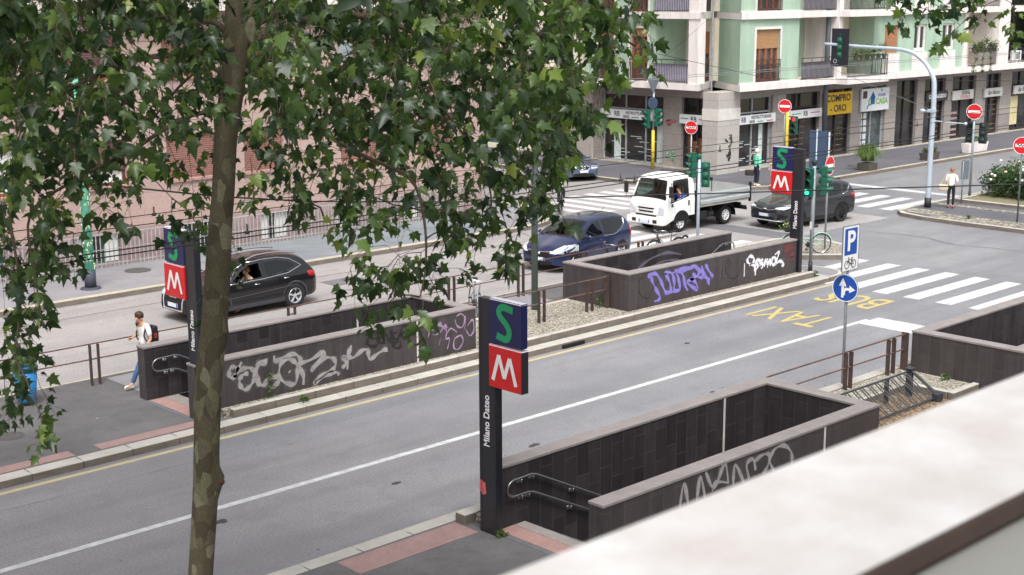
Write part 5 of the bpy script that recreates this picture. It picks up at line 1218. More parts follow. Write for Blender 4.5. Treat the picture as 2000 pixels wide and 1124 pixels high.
# ------------------------------------------------------------ bicycles
def bicycle(label, loc, rz, paint='bike_black', basket=False, lean=0.0):
    """front wheel towards local -X"""
    t = thing('bicycle', label, 'bicycle', loc, rz, 'bicycles'); t.rotation_euler = (lean, 0, rz)
    r = .34
    for x in (-.52, .52):
        mb = MB((x, 0, r)); mb.tube([(x+r*math.cos(a), 0, r+r*math.sin(a)) for a in np.linspace(0, 2*PI, 33)], .017, 6, False); w_ = mb.obj('wheel', _mats['tyre'], t, True); w_.location = (x, 0, r)
        mb = MB((x, 0, r)); mb.tube([(x+(r-.022)*math.cos(a), 0, r+(r-.022)*math.sin(a)) for a in np.linspace(0, 2*PI, 33)], .008, 4, False)
        for i in range(14):
            a = 2*PI*i/14; mb.cyl((x, 0, r), (x+(r-.02)*math.cos(a), 0, r+(r-.02)*math.sin(a)), .0022, 3)
        mb.cyl((x, -.04, r), (x, .04, r), .02, 8); mb.obj('rim', _mats['chrome'], w_)
        mb = MB(); a0, a1 = (.25, 2.3) if x > 0 else (.8, 2.9); mb.tube([(x+.375*math.cos(a), 0, r+.375*math.sin(a)) for a in np.linspace(a0, a1, 12)], .02, 5); mb.obj('mudguard', _mats[paint], t)
    mb = MB(); H = (-.36, 0, .86); BB = (.08, 0, .3); ST = (.22, 0, .74)
    mb.tube([H, (-.32, 0, .7), (-.1, 0, .42), BB], .02, 8); mb.tube([(-.34, 0, .78), (-.1, 0, .55), (.14, 0, .5)], .016, 8); mb.tube([BB, ST], .017, 8); mb.tube([(-.37, 0, .9), (-.33, 0, .68)], .022, 8)
    for y in (-.06, .06): mb.tube([BB, (.52, y, r)], .011, 6); mb.tube([(.2, 0, .66), (.52, y, r)], .01, 6); mb.tube([(-.34, y*.5, .68), (-.45, y, .5), (-.52, y, r)], .012, 6)
    mb.obj('frame', _mats[paint], t)
    mb = MB(); mb.tube([ST, (.24, 0, .9)], .012, 6); mb.obj('seat_post', _mats['chrome'], t)
    mb = MB(); mb.add([(.1, -.02, .92), (.1, .02, .92), (.24, -.07, .95), (.24, .07, .95), (.38, -.09, .97), (.38, .09, .97), (.12, 0, .88), (.36, 0, .9)], [(0, 1, 3, 2), (2, 3, 5, 4), (0, 2, 6), (1, 6, 3), (2, 4, 7, 6), (3, 6, 7, 5), (4, 5, 7), (0, 6, 1)]); mb.obj('saddle', _mats['plastic_black'], t)
    mb = MB(); mb.tube([(-.37, 0, .88), (-.4, 0, 1.0)], .013, 6); mb.tube(smooth_path([(-.2, -.29, 1.0), (-.34, -.22, 1.03), (-.42, 0, 1.0), (-.34, .22, 1.03), (-.2, .29, 1.0)], 5), .011, 6); mb.obj('handlebar', _mats['chrome'], t)
    mb = MB(); mb.cyl((.08, -.06, .3), (.08, .06, .3), .09, 14); mb.tube([(.08, -.08, .3), (-.02, -.08, .18)], .01, 5); mb.box(-.07, .03, -.17, -.08, .16, .185); mb.tube([(.08, .08, .3), (.18, .08, .42)], .01, 5); mb.box(.13, .23, .08, .17, .41, .435); mb.obj('crank', _mats['plastic_black'], t)
    if basket:
        mb = MB(); mb.bbox(-.78, -.44, -.16, .16, .78, .98, .02, 1); mb.obj('basket', _mats['plastic_black'], t)
        mb = MB(); rb_ = random.Random(2)
        for i in range(170):
            p = Vector((-.62+rb_.gauss(0, .16), rb_.gauss(0, .13), .98+rb_.gauss(0, .09))); d = Vector((rb_.uniform(-1, 1), rb_.uniform(-1, 1), rb_.uniform(-.5, 1))).normalized(); e = d.cross(Vector((.3, .5, 1))).normalized()
            mb.m(1 if i % 5 == 0 else 0); q = .03; mb.quad(p, p+d*q+e*q*.7, p+d*q*2.2, p+d*q-e*q*.7)
        mb.obj('flowers', [M('flower_leaf', lin((120, 160, 70)), .7, .3, 9), M('flower_pale', lin((232, 226, 190)), .7, .2, 9)], t)
    return t
M('bike_black', lin((34, 36, 38)), .4, .1); M('bike_mint', lin((160, 206, 184)), .4, .05); M('galv_bike', lin((150, 154, 156)), .4, .05); M('bike_white', lin((222, 222, 220)), .4, .05)
bicycle('mint green city bicycle with a flower filled basket on the gravel island', (39.75, 27.35, .16), R(-38), 'bike_mint', True, R(3))
bicycle('dark bicycle showing only handlebar and saddle, left above the far stair box wall', (33.2, 30.15, 0), R(-14), 'bike_black', False, R(4))
bicycle('black bicycle with saddle high, right of the navy car tail, above the stair box wall', (36.2, 30.5, 0), R(-12), 'bike_black', False, R(-4))
bicycle('pale bicycle hidden by leaves near the tip of the left stair box', (25.6, 28.5, .156), R(60), 'galv_bike', False, R(5))
BK = bicycle('bicycle with a rider on the side street crossing, behind leaves', (41.1, 40.35, 0), R(-140), 'bike_black')
# ------------------------------------------------------------ poles, signs, signals
M('galv', lin((150, 158, 164)), .45, .1, 3, metal=.3); M('galv_light', lin((182, 194, 206)), .45, .08, 3, metal=.2); M('pole_dark', lin((84, 92, 98)), .5, .1, 3); M('pole_green', lin((96, 110, 110)), .5, .1, 2)
M('sig_green', lin((18, 88, 68)), .5, .12, 6); M('sig_dark', lin((28, 44, 42)), .5, .1, 4); M('sig_board', lin((38, 38, 48)), .5, .1, 3); M('yellow_paint', lin((222, 190, 60)), .5, .12, 5); M('black_base', lin((46, 46, 48)), .6, .1)
M('sign_red', lin((204, 30, 38)), .4, .06, 5); M('sign_blue', lin((22, 78, 168)), .4, .04, 4); M('sign_face', lin((236, 236, 236)), .4, .03, 4); M('sign_back', lin((126, 134, 142)), .5, .08, 3, metal=.3); M('sign_back_blue', lin((66, 84, 110)), .55, .1, 3)
M('lamp_on_green', lin((60, 230, 190)), .3, 0, emit=(lin((60, 235, 190)), .9)); M('lamp_on_red', lin((230, 50, 50)), .3, 0, emit=(lin((235, 50, 50)), .9)); M('lamp_off', lin((30, 34, 34)), .15, .1)
def pole_part(t, O, x, y, z0, z1, r, mat='galv', name='pole', base=None, r2=None):
    mb = MB(O); mb.cyl((x, y, z0), (x, y, z1), r, 14, r2); o = mb.obj(name, _mats[mat], t, True)
    if base: mb = MB(O); mb.cyl((x, y, z0), (x, y, z0+base), r*1.25, 14); mb.obj('pole_base', _mats['black_base'], t, True)
    return o
def disc_sign(t, c, n, r, face, back='sign_back', name='sign_disc', rim=None):
    """round plate facing n"""
    n = Vector(n).normalized(); c = Vector(c); O = tuple(t.location)
    mb = MB(O); mb.lathe(c-n*.02, n, [(0, 0), (0, r), (.02, r)], 28); s_ = mb.obj(name, _mats[back], t)
    mb = MB(O); mb.lathe(c+n*.0005, n, [(0, r), (.002, r*.995), (.002, 0)], 28); mb.obj('sign_face', _mats[face], s_)
    if rim: mb = MB(O); mb.lathe(c+n*.003, n, [(0, r), (.0015, r), (.0015, r*.94), (0, r*.94)], 28); mb.obj('sign_rim', _mats[rim], s_)
    return s_
def no_entry(label, x, y, zc, n, r=.3, z0=.15, pole=True, mat='galv', scrawl=False, zt=None, rp=.035, base=None):
    t = thing('no_entry_sign', label, 'road sign', (x, y, z0), group='red no entry signs'); O = (x, y, z0); n = Vector(n).normalized()
    if pole: pole_part(t, O, x, y, z0, zt or zc+r*.9, rp, mat, base=base)
    c = Vector((x, y, zc))+n*(rp+.03); s_ = disc_sign(t, c, n, r, 'sign_red', rim='sign_face')
    u = Vector((0, 0, 1)).cross(n).normalized(); mb = MB(O); mb.obox(c+n*.0045, u*r*.76, Vector((0, 0, r*.17)), n*.0015); mb.obj('white_bar', _mats['sign_face'], s_)
    if scrawl:
        mb = MB(O); pts = smooth_path([c+n*.008+u*r*a+Vector((0, 0, r*b)) for a, b in ((-.6, .05), (-.4, .14), (-.3, -.1), (-.1, .12), (.05, -.1), (.25, .12), (.4, -.08), (.6, .1))], 5); mb.ribbon(pts, .03, n); mb.obj('scrawl', _mats['spray_black'], s_)
    return t
def signal_head(parent, O, c, n, lit=None, mat='sig_green', lens=.1, board=None):
    """three lamps with round hoods, facing n; c = centre"""
    n = Vector(n).normalized(); u = Vector((0, 0, 1)).cross(n).normalized(); c = Vector(c); Z = Vector((0, 0, 1))
    mb = MB(O)
    for k in (-1, 0, 1):
        mb.obox(c+Z*k*.3, u*.15, n*.09, Z*.14); mb.ball(c+Z*k*.3-n*.06, .13, .13, .13, 12, 6)
    h = mb.obj('signal_head', _mats[mat], parent, False)
    for k, lm in ((1, 'red'), (0, 'amber'), (-1, 'green')):
        cc = c+Z*k*.3+n*.092; mb = MB(O); mb.lathe(cc, n, [(0, lens), (.012, lens*.8), (.02, 0)], 14); mb.obj('lens', _mats['lamp_on_'+lm] if lit == lm else _mats['lamp_off'], h, True)
        mb = MB(O); vs = []
        m_ = 12
        for j in range(m_+1):
            a = -.35*PI/2+ (PI+.35*PI)*j/m_
            d = u*math.cos(a)+Z*math.sin(a); vs += [cc+d*(lens+.02), cc+d*(lens+.025)+n*(.2 if .2 < j/m_ < .8 else .12)]
        mb.add(vs, [(2*j, 2*j+1, 2*j+3, 2*j+2) for j in range(m_)]); mb.obj('hood', _mats[mat], h, True)
    if board:
        mb = MB(O); mb.obox(c-n*.05, u*board[0]/2, n*.012, Z*board[1]/2); mb.obj('backboard', _mats['sig_board'], h)
    return h
NX = (-1, -.05, 0)
# parking sign with the round arrow sign under it
x, y = 26.33, 17.0; t = thing('parking_sign', 'blue and white bicycle parking sign above a round blue arrow sign', 'road sign', (x, y, .15)); O = (x, y, .15)
pole_part(t, O, x, y, .15, 3.93, .034)
mb = MB(O); mb.bbox(x-.31, x+.31, y-.055, y-.035, 2.92, 3.92, .008, 1); b_ = mb.obj('parking_panel', _mats['sign_face'], t)
mb = MB(O); mb.bbox(x-.24, x+.24, y-.0585, y-.054, 3.27, 3.86, .002, 1); mb.obj('blue_field', _mats['sign_blue'], b_)
mb = MB(O)
for a_, b2, c_, d_ in ((-.315, .315, 3.915, 3.925), (-.315, .315, 2.915, 2.925), (-.315, -.305, 2.925, 3.915), (.305, .315, 2.925, 3.915)): mb.box(x+a_, x+b2, y-.062, y-.033, c_, d_)
mb.obj('panel_frame', _mats['sign_back'], b_)
text_obj('letter_P', 'P', .62, _mats['sign_face'], b_, (0, -.062, 3.56-.15), ROT_MY, .001, 1.0, .016)
mb = MB(O); k_ = M('sign_ink', lin((24, 26, 30)), .5, 0)
for cx_ in (-.13, .13): mb.tube([(x+cx_+.085*math.cos(a), y-.06, 3.06+.085*math.sin(a)) for a in np.linspace(0, 2*PI, 20)], .008, 4)
for p_, q_ in (((-.13, 3.06), (-.07, 3.17)), ((-.07, 3.17), (.06, 3.17)), ((-.07, 3.15), (0, 3.06)), ((0, 3.06), (.07, 3.18)), ((0, 3.06), (.13, 3.06)), ((.05, 3.15), (.13, 3.06)), ((-.09, 3.21), (-.05, 3.21)), ((.04, 3.2), (.1, 3.2)), ((-.07, 3.17), (-.06, 3.21))): mb.cyl((x+p_[0], y-.06, p_[1]), (x+q_[0], y-.06, q_[1]), .007, 4)
mb.obj('bicycle_symbol', k_, b_)
s_ = disc_sign(t, (x-.06, y, 2.52), (-1, -.12, 0), .31, 'sign_blue', rim='sign_face'); mb = MB(O); n_ = Vector((-1, -.12, 0)).normalized(); u_ = Vector((0, 0, 1)).cross(n_).normalized(); c_ = Vector((x-.06, y, 2.52))+n_*.0045
def AP(a, b): return c_+u_*a+Vector((0, 0, b))
mb.add([AP(-.09, -.22), AP(-.03, -.22), AP(-.03, .06), AP(-.09, .06)], [(0, 1, 2, 3)]); mb.add([AP(-.15, .04), AP(.03, .04), AP(-.06, .23)], [(0, 1, 2)])
mb.add([p+n_*.0006 for p in (AP(-.06, -.16), AP(0, -.16), AP(0, -.08), AP(.03, -.05), AP(.1, -.05), AP(.1, .01), AP(.0, .01), AP(-.06, -.06))], [tuple(range(8))]); mb.add([AP(.1, -.1), AP(.24, -.02), AP(.1, .07)], [(0, 1, 2)]); mb.obj('arrows', _mats['sign_face'], s_)
# curved mast with the big signal over the back road
x, y = 52.0, 29.9; t = thing('signal_mast', 'tall pale curved mast holding a dark traffic signal over the road', 'traffic light', (x, y, .15)); O = (x, y, .15)
pts = smooth_path([(x, y, .15), (x, y, 2.5), (x, y, 4.9), (x, y+.16, 5.6), (x, y+.7, 6.2), (x, y+1.5, 6.5), (x, y+3.2, 6.58), (x, y+5.35, 6.66)], 6)
mb = MB(O); mb.tube(pts, [.115-.055*i/(len(pts)-1) for i in range(len(pts))], 14); mb.obj('mast', _mats['galv_light'], t, True); mb = MB(O); mb.cyl((x, y, .15), (x, y, .55), .14, 14); mb.obj('mast_base', _mats['black_base'], t, True)
mb = MB(O); mb.box(x-.25, x+.05, y-.12, y+.12, 4.05, 4.17); mb.ball((x-.2, y+.35, 4.1), .1, .12, .08); mb.cyl((x-.1, y, 4.1), (x-.25, y+.4, 4.1), .02); mb.cyl((x, y, 3.7), (x+.5, y-1.2, 3.62), .02); mb.ball((x+.5, y-1.2, 3.62), .07); mb.obj('camera_bracket', _mats['galv_light'], t)
signal_head(t, O, (x+.0, y+4.5, 6.52), (1, -.25, 0), None, 'sig_green', .12, (1.05, 1.6)).rotation_euler = (0, 0, 0)
mb = MB(O); mb.box(x-.075, x-.055, y+4.5, y+4.54, 5.9, 7.15); mb.obj('cable', _mats['sig_green'], t)
mb = MB(O); mb.tube([(x-.1, y+4.7+.08*math.cos(a), 5.95+.08*math.sin(a)) for a in np.linspace(0, 2*PI, 14)], .012, 5); mb.obj('cable_coil', _mats['galv_light'], t)
# signal pole with lit green light at the end of the island
x, y = 37.35, 25.5; t = thing('traffic_light', 'green traffic light showing green at the end of the island', 'traffic light', (x, y, .15), group='green housed traffic lights'); O = (x, y, .15)
pole_part(t, O, x, y, .15, 3.6, .055, 'galv', base=.3); signal_head(t, O, (x-.2, y+.06, 3.02), (-1, -.2, 0), 'green'); signal_head(t, O, (x+.28, y-.2, 3.05), (.6, -1, 0)); mb = MB(O); mb.ball((x, y, 3.62), .09, .09, .12); mb.box(x-.2, x+.25, y-.03, y+.03, 3.4, 3.45); mb.obj('bracket', _mats['sig_dark'], t)
mb = MB(O); mb.box(x-.06, x-.054, y-.04, y+.04, 1.5, 1.75); mb.obj('sticker', _mats['sign_face'], t)
x, y = 39.25, 31.65; t = thing('traffic_light', 'green traffic light on a grey pole before the truck cab', 'traffic light', (x, y, 0), group='green housed traffic lights'); O = (x, y, 0)
pole_part(t, O, x, y, 0, 3.1, .055, 'galv_light'); signal_head(t, O, (x-.2, y+.14, 2.86), (-1, .5, 0), None, 'sig_green', .09); signal_head(t, O, (x+.22, y-.12, 2.5), (.8, .6, 0), None, 'sig_green'); mb = MB(O); mb.ball((x, y, 3.15), .09, .09, .12); mb.obj('cap', _mats['sig_green'], t)
# triangle-backed pole near the shops with yellow lower half
x, y = 53.6, 46.2; t = thing('traffic_light', 'green traffic light on a yellow pole with sign backs above it', 'traffic light', (x, y, .15), group='green housed traffic lights'); O = (x, y, .15)
pole_part(t, O, x, y, .15, 2.1, .085, 'yellow_paint'); pole_part(t, O, x, y, 2.1, 4.6, .045, 'galv_light'); signal_head(t, O, (x-.25, y+.18, 2.65), (-1, .3, 0)); signal_head(t, O, (x+.05, y-.22, 2.75), (.3, -1, 0))
mb = MB(O); mb.add([(x-.05, y-.4, 4.65), (x-.05, y+.4, 4.65), (x-.05, y, 3.9), (x-.07, y-.4, 4.65), (x-.07, y+.4, 4.65), (x-.07, y, 3.9)], [(0, 1, 2), (3, 5, 4), (0, 3, 4, 1), (1, 4, 5, 2), (2, 5, 3, 0)]); mb.obj('triangle_sign_back', _mats['sign_back'], t); disc_sign(t, (x-.06, y, 3.45), (1, .1, 0), .3, 'sign_face', 'sign_back_blue')
# red light with the no entry sign, behind the far totem
x, y = 57.4, 40.85; t = thing('traffic_light', 'green traffic light showing red on a yellow pole behind the far totem', 'traffic light', (x, y, .15), group='green housed traffic lights'); O = (x, y, .15)
pole_part(t, O, x, y, .15, 3.1, .08, 'yellow_paint'); signal_head(t, O, (x-.0, y-.4, 2.45), (-1, -.3, 0), 'red'); mb = MB(O); mb.box(x-.03, x+.03, y-.42, y, 2.85, 2.9); mb.obj('bracket', _mats['sig_green'], t)
no_entry('round no entry sign beside the red traffic light at the corner shops', 57.35, 40.98, 3.36, (-1, -.35, 0), .34, .15, True, 'galv')
no_entry('scrawled no entry sign on a grey pole before the corner pillar', 53.6, 43.75, 2.4, (-1, -.3, 0), .33, .15, True, 'galv_light', True)
x, y = 55.4, 29.9
no_entry('no entry sign on the stickered pole behind the waiting woman', x, y, 3.86, (-1, -.3, 0), .33, .15, True, 'galv', zt=4.2, rp=.05, base=.3)
t = thing('traffic_light', 'traffic light pair seen from behind below the no entry sign at right', 'traffic light', (x+.12, y, 2.5), group='green housed traffic lights'); O = tuple(t.location); signal_head(t, O, (x+.3, y-.28, 2.95), (1, .1, 0), None, 'sig_dark'); signal_head(t, O, (x+.3, y+.35, 2.95), (1, .6, 0), None, 'sig_dark'); mb = MB(O); mb.box(x+.05, x+.3, y-.3, y+.4, 3.3, 3.35); mb.obj('bracket', _mats['sig_dark'], t)
no_entry('no entry sign with scrawl cut by the right edge, before the rose bush', 51.05, 25.5, 3.1, (-1, -.3, 0), .33, .15, True, 'pole_green', True, rp=.032)
no_entry('no entry sign half hidden behind the green traffic light at the gravel island', 40.95, 27.4, 3.05, (.1, -1, 0), .33, .15, True, 'galv', zt=4.2)
x, y = 41.1, 28.0; t = thing('road_sign', 'tall blue grey sign back on a thin pole over the gravel island', 'road sign', (x, y, .15)); O = (x, y, .15); pole_part(t, O, x, y, .15, 4.25, .03, 'galv'); mb = MB(O); mb.bbox(x+.03, x+.06, y-.38, y+.32, 2.72, 4.2, .01, 1); mb.obj('panel', _mats['sign_back_blue'], t)
x, y = 54.0, 29.5; t = thing('road_sign', 'narrow sign seen edge on beside the waiting woman', 'road sign', (x, y, .15)); O = (x, y, .15); pole_part(t, O, x, y, .15, 1.9, .03, 'galv'); mb = MB(O); mb.bbox(x-.05, x+.3, y-.1, y-.06, 1.15, 1.95, .01, 1); mb.bbox(x-.05, x+.3, y+.03, y+.07, 1.15, 1.95, .01, 1); mb.obj('panel', _mats['sign_back'], t)
def plain_pole(label, x, y, z0, z1, r, mat, base=None, cat='pole', r2=None):
    t = thing('lamp_post', label, cat, (x, y, z0)); O = (x, y, z0); pole_part(t, O, x, y, z0, z1, r, mat, 'pole', base, r2); mb = MB(O); mb.tube([(x, y, z1-.1), (x, y, z1+.2), (x, y+.8, z1+.5), (x, y+1.6, z1+.5)], .05, 8); mb.bbox(x-.15, x+.15, y+1.5, y+2.1, z1+.42, z1+.55, .03); mb.obj('lamp_arm', _mats[mat], t)
    return t
plain_pole('grey green lamp post in the gravel between the two island stair boxes', 26.72, 27.25, .15, 10.5, .095, 'pole_green', r2=.075)
plain_pole('tall dark grey lamp post before the shops, left of the yellow sign', 62.35, 42.05, .15, 12.5, .13, 'pole_dark', cat='lamp post')
x, y = 19.6, 39.3; t = thing('wire_pole', 'mint green painted overhead wire pole with white scribbles and black base', 'pole', (x, y, .15)); O = (x, y, .15)
M('mint_paint', lin((128, 206, 178)), .6, .25, 3, col2=lin((70, 158, 124)))
pole_part(t, O, x, y, .15, 9.5, .16, 'mint_paint', r2=.11); mb = MB(O); mb.cyl((x, y, .15), (x, y, .72), .175, 16); mb.lathe((x, y, .15), (0, 0, 1), [(0, .32), (.03, .3), (.05, .18)], 16); mb.obj('pole_base', M('base_blue', lin((62, 66, 78)), .6, .1), t, True)
mb = MB(O); rr = random.Random(8)
for i in range(46):
    a = rr.uniform(PI*.75, PI*1.75); z = rr.uniform(.8, 3.4); r_ = .163-.0053*(z-.15); pts = [(x+(r_+.004)*math.cos(a+k*.12*rr.uniform(.3, 1.4)), y+(r_+.004)*math.sin(a+k*.12), z+rr.uniform(-.07, .07)) for k in range(4)]
    mb.tube(pts, rr.uniform(.006, .014), 4)
mb.obj('scribbles', M('scribble_cream', lin((226, 226, 196)), .7, .2, 8), t)
# litter bin
x, y = 12.72, 28.85; t = thing('litter_bin', 'bright blue litter bin with white emblem and black rim, behind hanging leaves', 'litter bin', (x, y, .15)); O = (x, y, .15)
mb = MB(O); mb.lathe((x, y, .22), (0, 0, 1), [(0, 0), (0, .17), (.06, .2), (.72, .26), (.72, 0)], 24); mb.obj('bin_body', M('bin_blue', lin((38, 130, 192)), .45, .06, 3), t, True)
mb = MB(O); mb.lathe((x, y, .93), (0, 0, 1), [(0, .275), (.08, .28), (.09, .25), (.06, .2), (.0, .19)], 24); mb.box(x-.04, x+.24, y+.22, y+.3, .3, 1.3); mb.cyl((x+.1, y+.28, .15), (x+.1, y+.28, 1.2), .04); mb.obj('rim', M('bin_rim', lin((28, 62, 62)), .5, .1), t)
mb = MB(O); d_ = Vector((-.72, -.69, 0)); u_ = Vector((.69, -.72, 0))
for k, (aa, zz, rr_) in enumerate(((0.02, .6, .1), (.09, .58, .08), (-.05, .52, .07), (-.02, .67, .05))):
    vs = [Vector((x, y, 0))+d_*0 + (Vector((math.cos(th), math.sin(th), 0))*(.2+.083*(zz+rr_*math.sin(q)-.22)+.011+.0006*k)) + Vector((0, 0, zz+rr_*math.sin(q))) for q in np.linspace(0, 2*PI, 15)[:-1] for th in [math.atan2(-.69, -.72)+(aa+rr_*math.cos(q))/.25]]
    mb.add(vs, [tuple(range(14))])
mb.obj('emblem', _mats['sign_face'], t)
# slanted bicycle rack
t = thing('bicycle_rack', 'slanted dark metal bicycle rack by the rusty railing', 'bicycle rack', (25.6, 15.4, .17)); O = (25.6, 15.4, .17); M('rack', lin((52, 56, 62)), .5, .15, 8)
A0, A1 = (24.1, 15.72, .74), (26.95, 15.72, .74); B0, B1 = (24.2, 15.1, .24), (27.05, 15.1, .24)
mb = MB(O); mb.tube([A0, A1], .022, 6); mb.tube([B0, B1], .022, 6); mb.obj('rails', _mats['rack'], t)
for i in range(30):
    f = (i+.5)/30; 
    if i % 3 == 2: continue
    a = Vector(A0).lerp(Vector(A1), f); b = Vector(B0).lerp(Vector(B1), f); mb = MB(O); mb.tube([a, b], .015, 5); mb.obj('bar', _mats['rack'], t)
mb = MB(O); mb.box(26.93, 27.05, 15.66, 15.78, .17, .8); mb.box(26.9, 27.08, 15.64, 15.8, .79, .81); mb.bbox(26.98, 27.2, 15.0, 15.16, .17, .34, .01); mb.tube([(27.0, 15.7, .76), (27.1, 15.08, .3)], .035, 6); mb.obj('support', _mats['rack'], t)
mb = MB(O); mb.box(24.0, 24.1, 15.66, 15.78, .17, .8); mb.obj('support', _mats['rack'], t)
mb = MB(O); mb.box(26.0, 26.1, 15.68, 15.74, .2, .74); mb.obj('support', _mats['rack'], t)
# low hoop beside the far stair box
t = thing('bicycle_hoop', 'small black hoop stand poking above the far stair box wall', 'bicycle stand', (35.8, 29.4, .15)); O = (35.8, 29.4, .15)
mb = MB(O); mb.tube(smooth_path([(35.65, 29.4, .15), (35.65, 29.4, .75), (35.68, 29.4, .95), (35.8, 29.4, 1.0), (35.92, 29.4, .95), (35.95, 29.4, .75), (35.95, 29.4, .15)], 4), .035, 8); mb.obj('hoop', _mats['plastic_black'], t)
# ------------------------------------------------------------ plants
def leaf_cloud(mb, c, rad, n, size, rnd, up=.3, mats=1, squash=(1, 1, 1), shell=.55):
    for i in range(n):
        d = Vector((rnd.gauss(0, 1), rnd.gauss(0, 1), rnd.gauss(0, 1))).normalized(); r = rad*(shell+(1-shell)*rnd.random())*(1+.18*math.sin(d.x*7+c[0])+.15*math.sin(d.y*9+d.z*5))
        p = Vector(c)+Vector((d.x*r*squash[0], d.y*r*squash[1], d.z*r*squash[2]))
        nrm = (d+Vector((0, 0, up))+Vector((rnd.gauss(0, .5), rnd.gauss(0, .5), rnd.gauss(0, .5)))).normalized(); a = nrm.orthogonal().normalized(); b = nrm.cross(a); th = rnd.uniform(0, 6.3); a, b = a*math.cos(th)+b*math.sin(th), b*math.cos(th)-a*math.sin(th); s_ = size*rnd.uniform(.6, 1.3)
        mb.m(rnd.randrange(mats)).add([p-a*s_*.5, p-b*s_*.28+nrm*s_*.05, p+a*s_*.5, p+b*s_*.28+nrm*s_*.05], [(0, 1, 2), (0, 2, 3)])
def leafmat(name, c, tr=.35):
    m = bpy.data.materials.new(name); m.use_nodes = True; nt = m.node_tree; N = nt.nodes; L = nt.links; b = N['Principled BSDF']; b.inputs['Roughness'].default_value = .5; b.inputs['Base Color'].default_value = (*c, 1)
    t_ = N.new('ShaderNodeBsdfTranslucent'); t_.inputs[0].default_value = (c[0]*1.6, c[1]*1.7, c[2]*.8, 1); mx = N.new('ShaderNodeMixShader'); mx.inputs[0].default_value = tr; L.new(b.outputs[0], mx.inputs[1]); L.new(t_.outputs[0], mx.inputs[2]); L.new(mx.outputs[0], N['Material Output'].inputs[0]); _mats[name] = m; return m
leafmat('leaf_dark', (.03, .062, .022)); leafmat('leaf_mid', (.055, .105, .03)); leafmat('leaf_light', (.12, .19, .045)); leafmat('leaf_olive', (.09, .1, .035)); leafmat('grass_light', (.2, .28, .07), .4)
M('twig', lin((86, 72, 58)), .8, .2, 10); M('rose_white', lin((236, 232, 216)), .7, .08, 9); M('rose_peach', lin((226, 196, 158)), .7, .12, 9); M('dry_leaf', lin((150, 112, 70)), .8, .3, 8)
rnd = random.Random(21)
t = thing('rose_bush', 'dense green rose bush with cream flowers on the right planting bed', 'bush', (57.6, 27.6, .24)); O = tuple(t.location)
mb = MB(O)
for cx_, cy_, cz_, rr_, n_ in ((56.3, 29.0, .9, .8, 1200), (57.6, 28.9, 1.0, .85, 1000), (56.4, 27.9, 1.0, .95, 1400), (58.4, 27.4, 1.1, 1.0, 1100), (56.1, 26.7, .95, .95, 1300), (58.2, 25.4, 1.1, 1.0, 900), (59.6, 28.6, 1.1, 1.0, 800), (56.3, 25.3, .9, .95, 1000)): leaf_cloud(mb, (cx_, cy_, cz_), rr_, int(n_*1.6), .14, rnd, .3, 3, (1, 1, .85), .3)
mb.obj('foliage', [_mats['leaf_dark'], _mats['leaf_mid'], _mats['leaf_mid']], t)
mb = MB(O)
for i in range(26): a = rnd.uniform(56, 59.5); b_ = rnd.uniform(24.5, 29); mb.tube([(a, b_, .24), (a+rnd.uniform(-.3, .3), b_+rnd.uniform(-.3, .3), 1.1), (a+rnd.uniform(-.5, .5), b_+rnd.uniform(-.5, .5), 1.7)], .012, 4)
mb.obj('stems', _mats['twig'], t)
for i in range(46):
    cx_, cy_ = rnd.choice([(56.3, 29.0), (56.4, 27.9), (56.1, 26.7), (57.6, 28.9), (58.4, 27.4), (56.3, 25.3)]); d = Vector((-abs(rnd.gauss(.6, .4)), -abs(rnd.gauss(.25, .5)), abs(rnd.gauss(.5, .5)))).normalized()
    p = Vector((cx_, cy_, .95))+Vector((d.x*.92, d.y*.92, d.z*.84)); mb = MB(O); mb.ball(p, .065, .065, .05, 7, 5, .25); mb.obj('flower', _mats['rose_white' if i % 3 else 'rose_peach'], t)
t = thing('planter', 'square dark planter bursting with tall pale green grass on the far pavement', 'planter', (60.8, 38.4, .15)); x, y = 60.8, 38.4; t.location = (x, y, .15); O = (x, y, .15)
mb = MB(O); mb.bbox(x-.36, x+.36, y-.36, y+.36, .15, .5, .03); mb.obj('pot', M('pot_dark', lin((84, 78, 72)), .8, .2, 6), t)
mb = MB(O)
for i in range(900):
    a = rnd.uniform(0, 6.28); r_ = rnd.uniform(.1, .75); h = rnd.uniform(.4, .85)*(1.15-.5*r_); bx, by = x+rnd.uniform(-.25, .25), y+rnd.uniform(-.25, .25)
    pts = [Vector((bx, by, .6)), Vector((bx+math.cos(a)*r_*.4, by+math.sin(a)*r_*.4, .6+h*.8)), Vector((bx+math.cos(a)*r_*.8, by+math.sin(a)*r_*.8, .6+h)), Vector((bx+math.cos(a)*r_*1.15, by+math.sin(a)*r_*1.15, .6+h*rnd.uniform(.2, .9)))]
    mb.m(i % 3).ribbon(pts, [.03, .028, .02, .005], Vector((math.cos(a), math.sin(a), .4)))
mb.obj('foliage', [_mats['grass_light'], _mats['leaf_light'], _mats['leaf_mid']], t)
